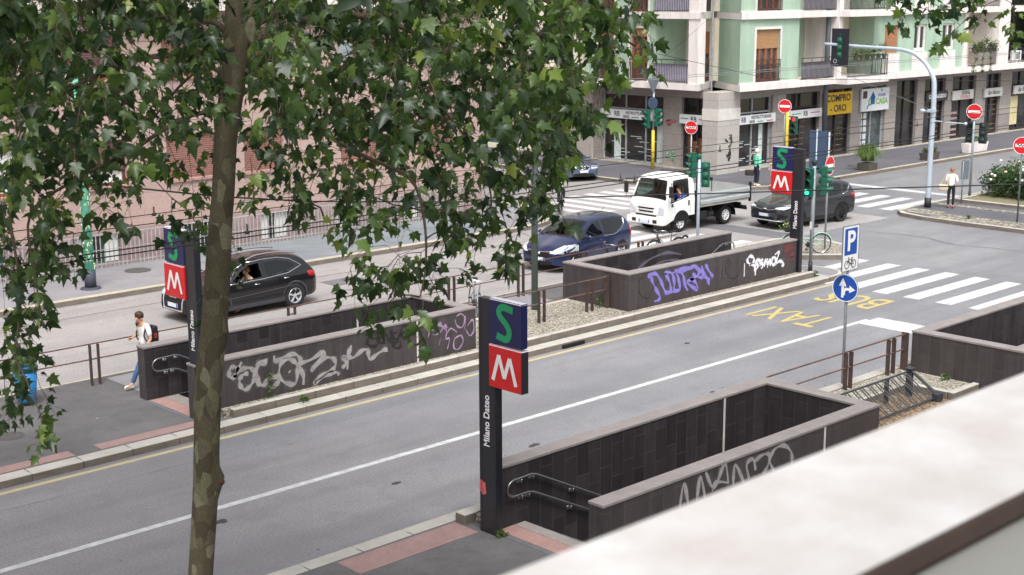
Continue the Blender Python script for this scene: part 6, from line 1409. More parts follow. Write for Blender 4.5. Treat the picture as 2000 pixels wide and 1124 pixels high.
def planter(label, x0, x1, y0, y1, h, pot, gh, n):
    cx_, cy_ = (x0+x1)/2, (y0+y1)/2; t = thing('planter', label, 'planter', (cx_, cy_, .15)); O = (cx_, cy_, .15)
    mb = MB(O); mb.add([(x0+.06, y0+.06, .15), (x1-.06, y0+.06, .15), (x1-.06, y1-.06, .15), (x0+.06, y1-.06, .15), (x0, y0, .15+h), (x1, y0, .15+h), (x1, y1, .15+h), (x0, y1, .15+h), (x0+.07, y0+.07, .15+h), (x1-.07, y0+.07, .15+h), (x1-.07, y1-.07, .15+h), (x0+.07, y1-.07, .15+h), (x0+.07, y0+.07, .1+h), (x1-.07, y0+.07, .1+h), (x1-.07, y1-.07, .1+h), (x0+.07, y1-.07, .1+h)],
           [(0, 1, 5, 4), (1, 2, 6, 5), (2, 3, 7, 6), (3, 0, 4, 7), (4, 5, 9, 8), (5, 6, 10, 9), (6, 7, 11, 10), (7, 4, 8, 11), (8, 9, 13, 12), (9, 10, 14, 13), (10, 11, 15, 14), (11, 8, 12, 15), (12, 13, 14, 15)]); mb.obj('pot', pot, t)
    mb = MB(O)
    for i in range(4): leaf_cloud(mb, (x0+(x1-x0)*(i+.5)/4, cy_, .15+h+gh*.4), gh*.6, n, .1, rnd, .5, 3, (1, 1, .8), .2)
    mb.obj('foliage', [_mats['leaf_dark'], _mats['leaf_mid'], _mats['leaf_light']], t)
planter('brown planter box with low green plants behind the curved mast', 66.3, 67.6, 38.3, 38.8, .36, _mats['pot_dark'], .35, 90)
planter('long pale concrete planter with sparse plants at the far kerb', 70.8, 72.9, 38.4, 38.9, .5, _mats['white_plaster'], .5, 80)
def balcony_plants(label, x0, x1, y, z, n, rr_, trail=False):
    t = thing('balcony_plants', label, 'plants', ((x0+x1)/2, y, z)); O = tuple(t.location); mb = MB(O)
    for i in range(n):
        c_ = (x0+(x1-x0)*(i+.5)/n, y+rnd.uniform(-.1, .1), z+rnd.uniform(.0, .35)); leaf_cloud(mb, c_, rr_*rnd.uniform(.6, 1.2), 150, .11, rnd, .4, 4, (1, .8, 1), .1)
        if trail and i % 2 == 0:
            for k in range(4): leaf_cloud(mb, (c_[0]+rnd.uniform(-.1, .1), y-.1, z-.3-.35*k), .2, 45, .1, rnd, 0, 4, (1, .6, 1), .1)
    mb.obj('foliage', [_mats['leaf_dark'], _mats['leaf_mid'], _mats['leaf_olive'], _mats['leaf_light']], t)
    mb = MB(O)
    for i in range(n): a = x0+(x1-x0)*(i+.5)/n; mb.lathe((a, y, z-.28), (0, 0, 1), [(0, .09), (.24, .14), (.24, .11), (.2, .1)], 10)
    mb.obj('pots', _mats['pot_dark'], t)
balcony_plants('tall shaggy pot plants on the white pillar balcony behind the mast signal', 63.1, 66.3, 41.0, 5.65, 6, .5)
balcony_plants('trailing yellow green plants hanging over a balcony near the right edge', 76.6, 79.4, 41.75, 5.55, 6, .36, True)
def weed(label, x, y, z, h, n):
    t = thing('weed', label, 'weed', (x, y, z)); O = (x, y, z); mb = MB(O)
    mb.tube([(x, y, z-.02), (x+.01, y-.02, z+h*.5), (x+.02, y, z+h)], .006, 4); mb.obj('stem', _mats['leaf_olive'], t); mb = MB(O)
    for i in range(n): f = rnd.random(); leaf_cloud(mb, (x+rnd.uniform(-.1, .1)*(1.2-f), y+rnd.uniform(-.1, .05), z+h*f), .05, 3, .07, rnd, .3, 2)
    mb.obj('foliage', [_mats['leaf_mid'], _mats['leaf_light']], t)
weed('tall thin weed growing against the wall under the big spray loops', 16.55, 25.1, .3, .62, 26)
weed('low weed on the kerb step below the left stair box', 17.2, 24.78, .16, .12, 24); weed('small weed at the foot of the nearest totem', 14.95, 16.1, .16, .07, 22); weed('dry weed by the end post of the island railing', 28.2, 26.2, .3, .3, 20)
weed('green tuft in the gravel by the right stair box', 28.3, 15.6, .3, .14, 20); weed('green tuft at the kerb end near the lit traffic light', 36.7, 24.9, .16, .15, 24); weed('yellow green tuft on the cobbles of the right island', 50.4, 27.2, .16, .12, 26)
# spray paint on the stair walls (strokes in wall coordinates: x, z)
GR = [('C_grey',25.18,[[(15.89,1.22),(15.81,1.09),(15.75,0.95),(15.64,0.92),(15.57,0.98),(15.6,1.12),(15.69,1.15),(15.77,1.1),(15.76,1.0),(15.68,0.92)],[(15.76,0.98),(15.9,1.06),(16.09,1.05),(16.2,0.94),(16.19,0.78),(16.09,0.66),(15.95,0.59),(15.84,0.69),(15.82,0.83),(15.89,0.92),(15.99,0.94),(16.04,0.89)],[(16.53,1.16),(16.43,1.06),(16.32,1.1),(16.23,0.97),(16.21,0.77),(16.3,0.65),(16.41,0.61),(16.56,0.71),(16.75,0.75)]]),('C_grey',25.18,[[(16.55,1.16),(16.32,1.11),(16.26,0.92),(16.3,0.69),(16.43,0.6),(16.6,0.72),(16.8,0.71),(16.79,0.59),(16.58,0.46)],[(16.72,1.21),(16.75,1.08),(16.98,1.13),(17.26,1.14),(17.4,1.0),(17.38,0.83),(17.47,0.6),(17.46,0.4)],[(16.84,0.87),(16.91,1.02),(17.12,1.05),(17.28,0.93),(17.32,0.75),(17.24,0.47),(16.99,0.54),(16.83,0.7),(16.84,0.87)],[(17.09,0.79),(17.12,0.75)],[(17.32,0.75),(17.35,0.89),(17.7,0.94),(18.02,1.06),(18.05,0.97),(17.83,0.83),(17.68,0.65)],[(17.68,0.65),(18.01,0.89),(18.26,0.87),(18.36,0.73),(18.28,0.6),(18.07,0.55),(17.82,0.45),(17.78,0.38),(18.06,0.49),(18.35,0.52),(18.46,0.44)],[(18.82,1.07),(18.73,0.87),(18.68,0.52)],[(18.53,0.58),(18.65,0.68),(18.58,0.84),(18.72,0.81),(18.87,0.77),(19.13,0.89),(19.28,0.86),(19.33,0.64),(19.5,0.7),(19.76,0.79),(19.86,0.73)]]),('C_black',25.18,[[(19.42,1.3),(19.32,1.16),(19.28,1.02),(19.47,0.92),(19.6,0.99),(19.58,1.11),(19.43,1.11)],[(19.6,1.08),(19.74,1.15),(19.68,1.24),(19.59,1.15),(19.64,0.98),(19.77,0.96)],[(19.77,0.93),(19.81,1.17),(19.96,0.96),(19.97,1.23)],[(20.01,1.23),(20.06,1.0),(20.19,0.99)],[(20.04,1.13),(20.16,1.14)],[(20.15,0.89),(20.35,1.26),(20.47,1.15),(20.27,1.06),(20.5,0.92)],[(20.7,1.08),(20.54,1.01),(20.54,0.82),(20.73,0.73),(20.89,0.82),(20.86,1.02),(20.7,1.08),(20.58,1.13)],[(19.96,0.93),(20.11,0.9),(20.03,0.82),(20.22,0.75),(20.27,0.9)]]),('C_pink',25.18,[[(21.08,1.17),(21.14,1.0),(21.11,0.85)],[(21.14,1.03),(21.18,1.21),(21.34,1.24),(21.38,1.12),(21.22,1.02),(21.42,1.05),(21.5,1.16),(21.54,0.96),(21.25,0.89),(21.5,0.91),(21.66,1.07),(21.7,0.87),(21.83,0.95),(22.03,0.82)],[(21.49,0.75),(21.45,0.6)],[(21.7,0.87),(21.66,0.72),(21.78,0.7),(21.71,0.45)],[(22.0,1.21),(22.16,1.26),(22.29,1.13),(22.2,0.92),(22.03,0.98),(21.97,1.15)],[(22.31,1.19),(22.28,0.84)],[(22.37,0.92),(22.54,1.05),(22.58,0.79),(22.45,0.66),(22.32,0.83)],[(22.16,0.73),(22.22,0.56),(22.07,0.39),(21.92,0.45),(21.95,0.67),(22.16,0.73)],[(21.26,1.17),(21.5,1.07),(21.74,0.99)],[(21.18,1.12),(21.42,1.14),(21.66,0.94)]]),('D_violet',25.25,[[(29.45,0.42),(29.64,0.44),(29.68,0.54),(29.48,0.81),(29.34,1.04),(29.31,1.2),(29.51,1.2),(29.71,0.98),(29.87,0.7),(30.0,0.57),(30.15,0.6),(30.11,0.87),(29.94,1.11),(29.9,1.17),(30.18,1.13),(30.31,0.84),(30.31,0.61),(30.56,0.6),(30.46,0.98),(30.34,1.16),(30.66,1.03),(30.8,0.67),(30.92,0.51)],[(30.58,1.07),(30.98,1.15),(31.27,1.19),(31.4,0.95),(31.16,0.83),(30.87,0.76),(31.34,0.48),(31.24,0.73),(30.99,0.85)],[(30.94,1.13),(31.15,1.18),(31.48,1.0),(31.57,0.82),(31.32,0.86),(31.11,0.99)],[(29.2,1.11),(29.24,1.23),(29.47,1.23)],[(29.96,0.61),(30.19,0.57),(30.51,0.6)],[(30.14,1.11),(30.58,1.18),(30.98,1.2)]]),('D_violet',25.25,[[(31.52,1.17),(31.65,0.81),(31.92,0.7)],[(31.69,1.18),(31.88,0.93),(32.06,0.75)],[(31.64,0.96),(31.83,0.67),(31.9,0.51)]]),('D_thin',25.25,[[(29.01,1.16),(28.86,1.16),(28.8,1.04),(28.81,0.78),(29.02,0.59),(29.25,0.58),(29.4,0.82),(29.71,1.04)]]),('D_thin',25.25,[[(32.78,1.12),(32.62,0.98),(32.73,0.72),(33.06,0.55),(33.32,0.72),(33.47,1.03)],[(32.52,1.16),(32.49,0.92),(32.48,0.55)],[(32.66,0.89),(32.85,0.99),(32.81,1.16),(32.65,1.14)]]),('D_white',25.25,[[(34.06,0.64),(34.02,0.83),(33.78,0.91),(33.69,1.04),(33.83,1.13),(34.01,1.04),(33.98,0.92),(33.78,0.86)],[(34.06,0.64),(34.22,0.76),(34.11,0.94),(34.28,0.94),(34.33,0.75)],[(34.47,0.94),(34.31,0.9),(34.48,0.77),(34.39,0.67)],[(34.54,0.7),(34.61,0.92),(34.71,0.76),(34.82,0.91),(34.85,0.69)],[(34.91,0.84),(35.01,0.95),(35.12,0.85),(35.06,0.71),(34.93,0.75),(34.91,0.84)],[(35.07,1.01),(35.25,1.07),(35.22,0.92),(35.09,0.7),(35.33,0.78),(35.55,0.65),(35.43,0.61)]]),('D_red',25.25,[[(35.49,1.19),(35.77,1.19),(36.05,1.24)],[(35.53,1.01),(35.85,1.1),(36.1,1.11)],[(35.72,0.86),(35.93,0.91),(36.11,0.93)],[(35.8,0.72),(36.08,0.76)],[(35.5,0.93),(35.63,1.17)],[(35.79,0.89),(35.95,1.21)]]),('A_grey',13.88,[[(16.91,0.74),(17.0,1.12),(17.12,0.75)],[(17.34,0.7),(17.42,1.14),(17.56,0.73)],[(17.56,1.18),(17.8,0.84),(18.06,1.21),(18.18,0.82)],[(17.74,0.79),(17.84,0.93),(18.15,0.85)],[(18.31,0.76),(18.35,1.12),(18.61,0.73)],[(18.75,0.77),(18.67,1.04),(18.84,1.1),(18.93,0.88)],[(18.85,1.04),(19.13,1.11),(19.32,1.05),(19.26,0.85),(19.12,0.77)]]),('A_grey',13.88,[[(19.47,0.73),(19.33,0.95),(19.46,1.13),(19.73,1.14),(19.95,0.97),(19.99,0.74),(19.84,0.59)]])]

GP = {'C_grey': (tC, OC, .10, 'spray_grey'), 'C_black': (tC, OC, .06, 'spray_black'), 'C_pink': (tC, OC, .04, 'spray_pink'), 'D_violet': (tD, OD, .10, 'spray_violet'), 'D_thin': (tD, OD, .025, 'spray_black'), 'D_white': (tD, OD, .085, 'spray_white'), 'D_red': (tD, OD, .12, 'spray_darkred'), 'A_grey': (tA, OA, .075, 'spray_grey')}
LB = {'C_grey': 'big grey sprayed loops', 'C_black': 'black sprayed tag', 'C_pink': 'pink sprayed tag', 'D_violet': 'purple sprayed scrawl', 'D_thin': 'thin black sprayed line', 'D_white': 'white sprayed tag', 'D_red': 'dark red sprayed stain', 'A_grey': 'tall grey sprayed letters'}
for k in GP:
    tt, oo, wd, mm = GP[k]; st = [[(a, Y_, b) for a, b in s_] for kk, Y_, ss in GR if kk == k for s_ in ss]
    if k == 'D_white': st += [[(x_, 25.25, .95), (x_, 25.25, .95-d_)] for x_, d_ in ((33.55, .4), (34.1, .45), (34.7, .3))]
    spray(tt, oo, st, wd, _mats[mm], (0, -1, 0))['label'] = LB[k]
spray(tD, OD, [[(31.2, 27.478, .75), (31.8, 27.478, 1.0), (32.6, 27.478, 1.1), (33.3, 27.478, .95)], [(31.6, 27.478, .6), (32.4, 27.478, .85), (33.2, 27.478, .8)]], .09, _mats['spray_faint'], (0, -1, 0))
# ------------------------------------------------------------ people
M('skin', lin((206, 158, 132)), .55, .06, 6, spec=.3); M('skin_light', lin((220, 178, 156)), .55, .06, 6, spec=.3)
M('hair_brown', lin((70, 48, 36)), .7, .25, 30); M('hair_grey', lin((214, 208, 200)), .7, .12, 30); M('hair_auburn', lin((150, 104, 74)), .7, .25, 30)
M('c_white', lin((236, 234, 232)), .8, .04, 9, .3, 14); M('c_jeans', lin((62, 90, 132)), .85, .2, 6, .3, 20); M('c_black', lin((26, 26, 32)), .8, .15, 8, .3, 14); M('c_mint', lin((120, 222, 186)), .75, .08, 7, .4, 12)
M('c_beige', lin((188, 172, 146)), .8, .15, 9, .3, 14); M('c_navy', lin((30, 34, 52)), .8, .12, 8); M('c_red', lin((150, 60, 56)), .6, .1); M('c_blue', lin((50, 80, 176)), .8, .15, 7); M('bag_cream', lin((206, 190, 160)), .7, .12, 9); M('bag_dark', lin((50, 44, 44)), .6, .2, 9); M('eye', lin((40, 32, 30)), .3, 0)
def skin_obj(name, pts, edges, mat, parent, sub=2, root=0):
    """pts: list of (x, y, z, r) or (x, y, z, rx, ry); grown with a Skin modifier and baked"""
    me = bpy.data.meshes.new(name+'_s'); me.from_pydata([p[:3] for p in pts], edges, []); o = bpy.data.objects.new(name+'_s', me); col.objects.link(o)
    md = o.modifiers.new('s', 'SKIN'); md.use_smooth_shade = True; md.branch_smoothing = .3
    lay = me.skin_vertices[0].data if me.skin_vertices else None
    if lay is None:
        bm = bmesh.new(); bm.from_mesh(me); bm.verts.layers.skin.verify(); bm.to_mesh(me); bm.free(); lay = me.skin_vertices[0].data
    for i, p in enumerate(pts): lay[i].radius = (p[3], p[4] if len(p) > 4 else p[3]); lay[i].use_root = (i == root)
    s2 = o.modifiers.new('u', 'SUBSURF'); s2.levels = sub; s2.render_levels = sub
    dg = bpy.context.evaluated_depsgraph_get(); m2 = bpy.data.meshes.new_from_object(o.evaluated_get(dg)); bpy.data.objects.remove(o)
    m2.name = name; m2.materials.clear(); m2.materials.append(mat); m2.polygons.foreach_set('use_smooth', [True]*len(m2.polygons))
    q = bpy.data.objects.new(name, m2); col.objects.link(q); q.parent = parent; return q
def person(label, loc, rz, J, skin='skin', hair='hair_brown', hair_len=0.0, top='c_white', sleeve=.55, legs='c_jeans', shoes='c_white', long_top=0.0, sitting=False, build=1.0, scale=1.0):
    """faces local -X; J: joint name -> (x, y, z)"""
    t = thing('person', label, 'person', loc, rz); t.scale = (scale,)*3
    D = dict(pel=(0, 0, .96), wst=(0, 0, 1.08), chs=(0, 0, 1.28), nkb=(.0, 0, 1.45), nk=(-.01, 0, 1.52), hd=(-.02, 0, 1.6), tp=(-.02, 0, 1.72),
             hL=(0, -.095, .92), kL=(-.02, -.1, .5), aL=(.02, -.1, .1), tL=(-.16, -.11, .035), hR=(0, .095, .92), kR=(-.02, .1, .5), aR=(.02, .1, .1), tR=(-.16, .11, .035),
             sL=(0, -.185, 1.40), eL=(.03, -.24, 1.12), wL=(-.05, -.25, .88), sR=(0, .185, 1.40), eR=(.03, .24, 1.12), wR=(-.05, .25, .88))
    D.update(J); b = build
    names = ['pel', 'wst', 'chs', 'nkb', 'nk', 'hd', 'tp', 'hL', 'kL', 'aL', 'tL', 'hR', 'kR', 'aR', 'tR', 'sL', 'eL', 'wL', 'sR', 'eR', 'wR']
    rad = dict(pel=(.10, .125), wst=(.085, .115), chs=(.095, .135), nkb=(.06, .075), nk=(.052, .052), hd=(.085, .072), tp=(.06, .055), hL=(.08, .08), kL=(.052, .052), aL=(.036, .036), tL=(.03, .04), hR=(.08, .08), kR=(.052, .052), aR=(.036, .036), tR=(.03, .04), sL=(.052, .052), eL=(.038, .038), wL=(.024, .026), sR=(.052, .052), eR=(.038, .038), wR=(.024, .026))
    pts = [(*D[n], rad[n][0]*b if n not in ('hd', 'tp', 'nk') else rad[n][0], rad[n][1]*b if n not in ('hd', 'tp', 'nk') else rad[n][1]) for n in names]; ix = {n: i for i, n in enumerate(names)}
    E = [(ix[a], ix[c]) for a, c in (('pel', 'wst'), ('wst', 'chs'), ('chs', 'nkb'), ('nkb', 'nk'), ('nk', 'hd'), ('hd', 'tp'), ('pel', 'hL'), ('hL', 'kL'), ('kL', 'aL'), ('aL', 'tL'), ('pel', 'hR'), ('hR', 'kR'), ('kR', 'aR'), ('aR', 'tR'), ('nkb', 'sL'), ('sL', 'eL'), ('eL', 'wL'), ('nkb', 'sR'), ('sR', 'eR'), ('eR', 'wR'))]
    # nose and chin grow from the head, hands with five fingers from the wrists
    hd = Vector(D['hd']); fwd = Vector((-1, 0, -.12 if hd.z >= D['nk'][2]+.06 and hd.x > D['nk'][0]-.04 else -.45)).normalized(); 
    k = len(pts); pts.append((*(hd+fwd*.075+Vector((0, 0, -.03))), .026, .03)); E.append((ix['hd'], k)); pts.append((*(hd+fwd*.108+Vector((0, 0, .012))), .013, .012)); E.append((ix['hd'], k+1))
    for sd in 'LR':
        w_ = Vector(D['w'+sd]); d = (w_-Vector(D['e'+sd])).normalized(); c_ = Vector(D.get('hand'+sd, d)).normalized(); sg = -1 if sd == 'L' else 1
        side = c_.cross(Vector((0, 0, 1))); side = side.normalized() if side.length > .2 else Vector((0, 1, 0)) ; inn = Vector((0, -sg, 0)); wid = c_.cross(inn); wid = wid.normalized() if wid.length > .1 else side
        palm = w_+c_*.055; k = len(pts); pts.append((*palm, .022, .034)); E.append((ix['w'+sd], k))
        for f in range(4):
            o_ = wid*(f-1.5)*.019; L_ = (.05, .058, .054, .042)[f]; a = palm+c_*.035+o_; b2 = a+c_*L_*.6+inn*.012; c2 = b2+c_*L_*.35+inn*.025
            k2 = len(pts); pts += [(*a, .009), (*b2, .008), (*c2, .007)]; E += [(k, k2), (k2, k2+1), (k2+1, k2+2)]
        a = w_+c_*.03-wid*.035+inn*.012; b2 = a+c_*.035-wid*.012+inn*.012; k2 = len(pts); pts += [(*a, .011), (*b2, .009)]; E += [(k, k2), (k2, k2+1)]
    skin_obj('body', pts, E, _mats[skin], t)
    mb = MB(); 
    for sg in (-1, 1): mb.ball(hd+Vector((.005, sg*.078, -.005)), .018, .012, .03, 8, 6); 
    mb.obj('ears', _mats[skin], t, True)
    mb = MB()
    for sg in (-1, 1): mb.ball(hd+fwd*.083+Vector((0, sg*.031, .022)), .008, .011, .007, 8, 6)
    mb.obj('eyes', _mats['eye'], t)
    mb = MB(); mb.obox(hd+fwd*.098+Vector((0, 0, -.035)), (.004, 0, 0), (0, .022, 0), (0, 0, .004)); mb.obj('mouth', _mats['c_red'], t)
    # hair cap
    mb = MB(); rr = random.Random(4); n, m = 18, 12; vs = []
    tilt = Matrix.Rotation(-.25, 3, 'Y'); c0 = Vector(D['tp'])+(Vector((.022, 0, -.045)))
    for i in range(m+1):
        th = PI*.62*i/m
        for j in range(n):
            ph = 2*PI*j/n; back = max(0, math.cos(ph)); ext = 1+ .35*back*(i/m)**2+hair_len*(i/m)**2*(.3+.7*back if hair_len < .5 else 1)
            q = 1+rr.uniform(-.04, .05); cut = .78 if (math.cos(ph) < -.55 and i > m*.62) else 1
            vs.append(c0+Vector((.112*math.sin(th)*math.cos(ph)*q*cut, .094*math.sin(th)*math.sin(ph)*q, .1*math.cos(th)*q*ext if th < PI/2 else .13*math.cos(th)*ext)))
    mb.add(vs, [(i*n+j, i*n+(j+1) % n, (i+1)*n+(j+1) % n, (i+1)*n+j) for i in range(m) for j in range(n)]); mb.obj('hair', _mats[hair], t, True)
    G = 1.12*b
    def lerp(a, c, f): return tuple(Vector(D[a]).lerp(Vector(D[c]), f))
    P_ = [(*lerp('pel', 'wst', -.3+(-long_top)), .118*b+.02*long_top, .15*b), (*D['wst'], .10*b, .135*b), (*D['chs'], .108*b, .152*b), (*D['nkb'], .07*b, .088*b), (*D['sL'], .066*b), (*lerp('sL', 'eL', min(1, sleeve*1.6)), .056*b), (*D['sR'], .066*b), (*lerp('sR', 'eR', min(1, sleeve*1.6)), .056*b), (*lerp('nkb', 'nk', .45), .058)]
    EE = [(0, 1), (1, 2), (2, 3), (3, 4), (4, 5), (3, 6), (6, 7), (3, 8)]
    if sleeve > .8: 
        P_ += [(*lerp('eL', 'wL', .9), .036*b), (*lerp('eR', 'wR', .9), .036*b)]; EE += [(5, 9), (7, 10)]
    skin_obj('shirt', P_, EE, _mats[top], t, 2, 2)
    P_ = [(*D['wst'], .092*b, .126*b), (*D['pel'], .112*b, .142*b), (*D['hL'], .095*b), (*D['kL'], .066*b), (*lerp('kL', 'aL', .93), .054*b), (*D['hR'], .095*b), (*D['kR'], .066*b), (*lerp('kR', 'aR', .93), .054*b)]
    skin_obj('trousers', P_, [(0, 1), (1, 2), (2, 3), (3, 4), (1, 5), (5, 6), (6, 7)], _mats[legs], t, 2, 1)
    for sd in 'LR':
        a = Vector(D['a'+sd]); tt = Vector(D['t'+sd]); f_ = (tt-a); f_.z = min(f_.z, 0); heel = a+Vector((.035, 0, -.05)) if tt.z < a.z else a+Vector((.03, 0, -.04))
        skin_obj('shoe', [(*a, .046), (*heel, .042, .042), (*a.lerp(tt, .6), .036, .046), (*tt, .028, .042)], [(0, 1), (1, 2), (2, 3)], _mats[shoes], t, 2)
    return t
man = person('man in white shirt and jeans walking left, looking down at his phone', (15.38, 28.42, .15), R(6),
    dict(nkb=(-.02, 0, 1.45), nk=(-.055, 0, 1.515), hd=(-.105, 0, 1.585), tp=(-.115, 0, 1.70), kL=(-.24, -.1, .52), aL=(-.46, -.1, .115), tL=(-.66, -.11, .08), kR=(.04, .1, .48), aR=(.36, .1, .2), tR=(.24, .1, .05),
         eL=(-.0, -.27, 1.13), wL=(-.19, -.27, .93), handL=(-.8, .1, -.55), eR=(.03, .25, 1.15), wR=(-.24, .14, 1.13), handR=(-1, -.4, .1)), hair='hair_brown', sleeve=.5)
t = thing('backpack', 'black backpack with a red patch worn by the walking man', 'backpack', (15.56, 28.44, 1.5), R(6)); mb = MB(); mb.bbox(-.04, .13, -.15, .15, -.42, .02, .06, 3); mb.bbox(.1, .16, -.11, .11, -.38, -.12, .03, 2); mb.obj('bag', _mats['c_black'], t, True)
for sg in (-1, 1): mb = MB(); mb.tube(smooth_path([(-.02, sg*.11, .02), (-.12, sg*.13, .045), (-.22, sg*.135, -.02), (-.27, sg*.15, -.16), (-.2, sg*.175, -.3), (-.03, sg*.14, -.36)], 5), .015, 6); mb.obj('strap', _mats['c_black'], t, True)
mb = MB(); mb.box(.0, .08, -.156, -.149, -.26, -.14); mb.obj('red_patch', _mats['c_red'], t)
b = MB((15.04, 28.52, 1.32)); b.bbox(14.97, 15.11, 28.48, 28.56, 1.306, 1.318, .004, 1); tag(b.obj('phone', _mats['c_black']), 'dark phone in the hand of the walking man', 'phone').rotation_euler = (0, R(20), 0)
person('woman seen from behind in white top and black trousers, cream bag, right island', (52.4, 29.1, .15), R(200), dict(eL=(.0, -.24, 1.13), wL=(-.12, -.2, .98), eR=(.02, .25, 1.13), wR=(-.04, .26, .9)), 'skin_light', 'hair_auburn', .25, 'c_white', .6, 'c_black', 'c_red', build=.98, scale=.95)
t = thing('handbag', 'cream handbag on the shoulder of the waiting woman', 'handbag', (52.22, 29.34, .92), R(20)); mb = MB(); mb.bbox(-.06, .08, -.17, .2, -.05, .2, .05, 3); mb.obj('bag', _mats['bag_cream'], t, True); mb = MB(); mb.tube(smooth_path([(0, -.14, .18), (.05, -.16, .5), (.1, -.12, .64), (.1, .0, .5), (0, .14, .18)], 5), .012, 6); mb.obj('strap', _mats['bag_cream'], t)
person('grey haired woman in mint green jacket by the corner shops', (52.2, 38.75, .15), R(160), dict(eL=(-.02, -.24, 1.14), wL=(-.2, -.2, 1.08), eR=(.02, .25, 1.12), wR=(.0, .26, .9)), 'skin_light', 'hair_grey', .05, 'c_mint', .95, 'c_navy', 'c_white', long_top=.7, build=1.08, scale=.97)
t = thing('handbag', 'dark handbag hanging from the hand of the woman in mint', 'handbag', (52.0, 39.0, .55), R(20)); mb = MB(); mb.bbox(-.08, .08, -.2, .2, .08, .34, .04, 2); mb.obj('bag', _mats['bag_dark'], t, True); mb = MB(); mb.tube(smooth_path([(0, -.12, .32), (0, -.08, .5), (0, .08, .5), (0, .12, .32)], 5), .012, 6); mb.obj('handles', _mats['bag_cream'], t)
person('person in beige top and white trousers, half hidden behind the far totem', (52.55, 38.05, .15), R(-20), dict(eL=(-.03, -.23, 1.15), wL=(-.2, -.15, 1.1)), 'skin_light', 'hair_auburn', .1, 'c_beige', .9, 'c_white', 'c_beige', long_top=.5, scale=.99)
SIT = dict(pel=(.1, 0, .96), wst=(.1, 0, 1.08), chs=(.08, 0, 1.28), nkb=(.05, 0, 1.45), kL=(-.32, -.12, .93), aL=(-.4, -.12, .55), tL=(-.55, -.12, .5), kR=(-.32, .12, .93), aR=(-.4, .12, .55), tR=(-.55, .12, .5), hL=(.08, -.1, .93), hR=(.08, .1, .93), sL=(.06, -.185, 1.4), sR=(.06, .185, 1.4), eL=(-.05, -.24, 1.15), wL=(-.3, -.15, 1.2), eR=(-.1, .24, 1.15), wR=(-.33, .15, 1.2))
person('driver in blue shirt at the open window of the white truck', (40.95, 33.98, -.02), R(-1), {**SIT, 'eL': (-.02, -.3, 1.2), 'wL': (-.25, -.3, 1.22)}, 'skin', 'hair_brown', 0, 'c_blue', .5, 'c_navy', 'c_black', scale=1.0)
person('driver behind the open window of the black suv', (21.62, 33.78, -.42), R(1), SIT, 'skin', 'hair_auburn', .3, 'c_beige', .5, 'c_navy', 'c_black', scale=.98)
person('driver in pale top behind the glass of the navy people carrier', (33.45, 31.85, -.44), R(8), SIT, 'skin', 'hair_brown', .3, 'c_beige', .5, 'c_navy', 'c_black', scale=.98)
person('cyclist in dark shorts riding over the side street crossing behind leaves', (41.15, 40.4, 0), R(-140), {**SIT, 'pel': (.2, 0, .98), 'hL': (.18, -.09, .97), 'hR': (.18, .09, .97), 'wst': (.14, 0, 1.08), 'chs': (.02, 0, 1.26), 'nkb': (-.06, 0, 1.42), 'nk': (-.09, 0, 1.49), 'hd': (-.13, 0, 1.56), 'tp': (-.14, 0, 1.67), 'sL': (-.05, -.18, 1.38), 'sR': (-.05, .18, 1.38), 'kL': (-.12, -.11, .72), 'aL': (.06, -.12, .35), 'tL': (-.08, -.12, .24), 'kR': (-.08, .11, .85), 'aR': (.16, .12, .55), 'tR': (.02, .12, .45), 'eL': (-.15, -.26, 1.16), 'wL': (-.3, -.25, 1.04), 'eR': (-.15, .26, 1.16), 'wR': (-.3, .25, 1.04)}, 'skin_light', 'hair_brown', 0, 'c_white', .5, 'c_navy', 'c_black')
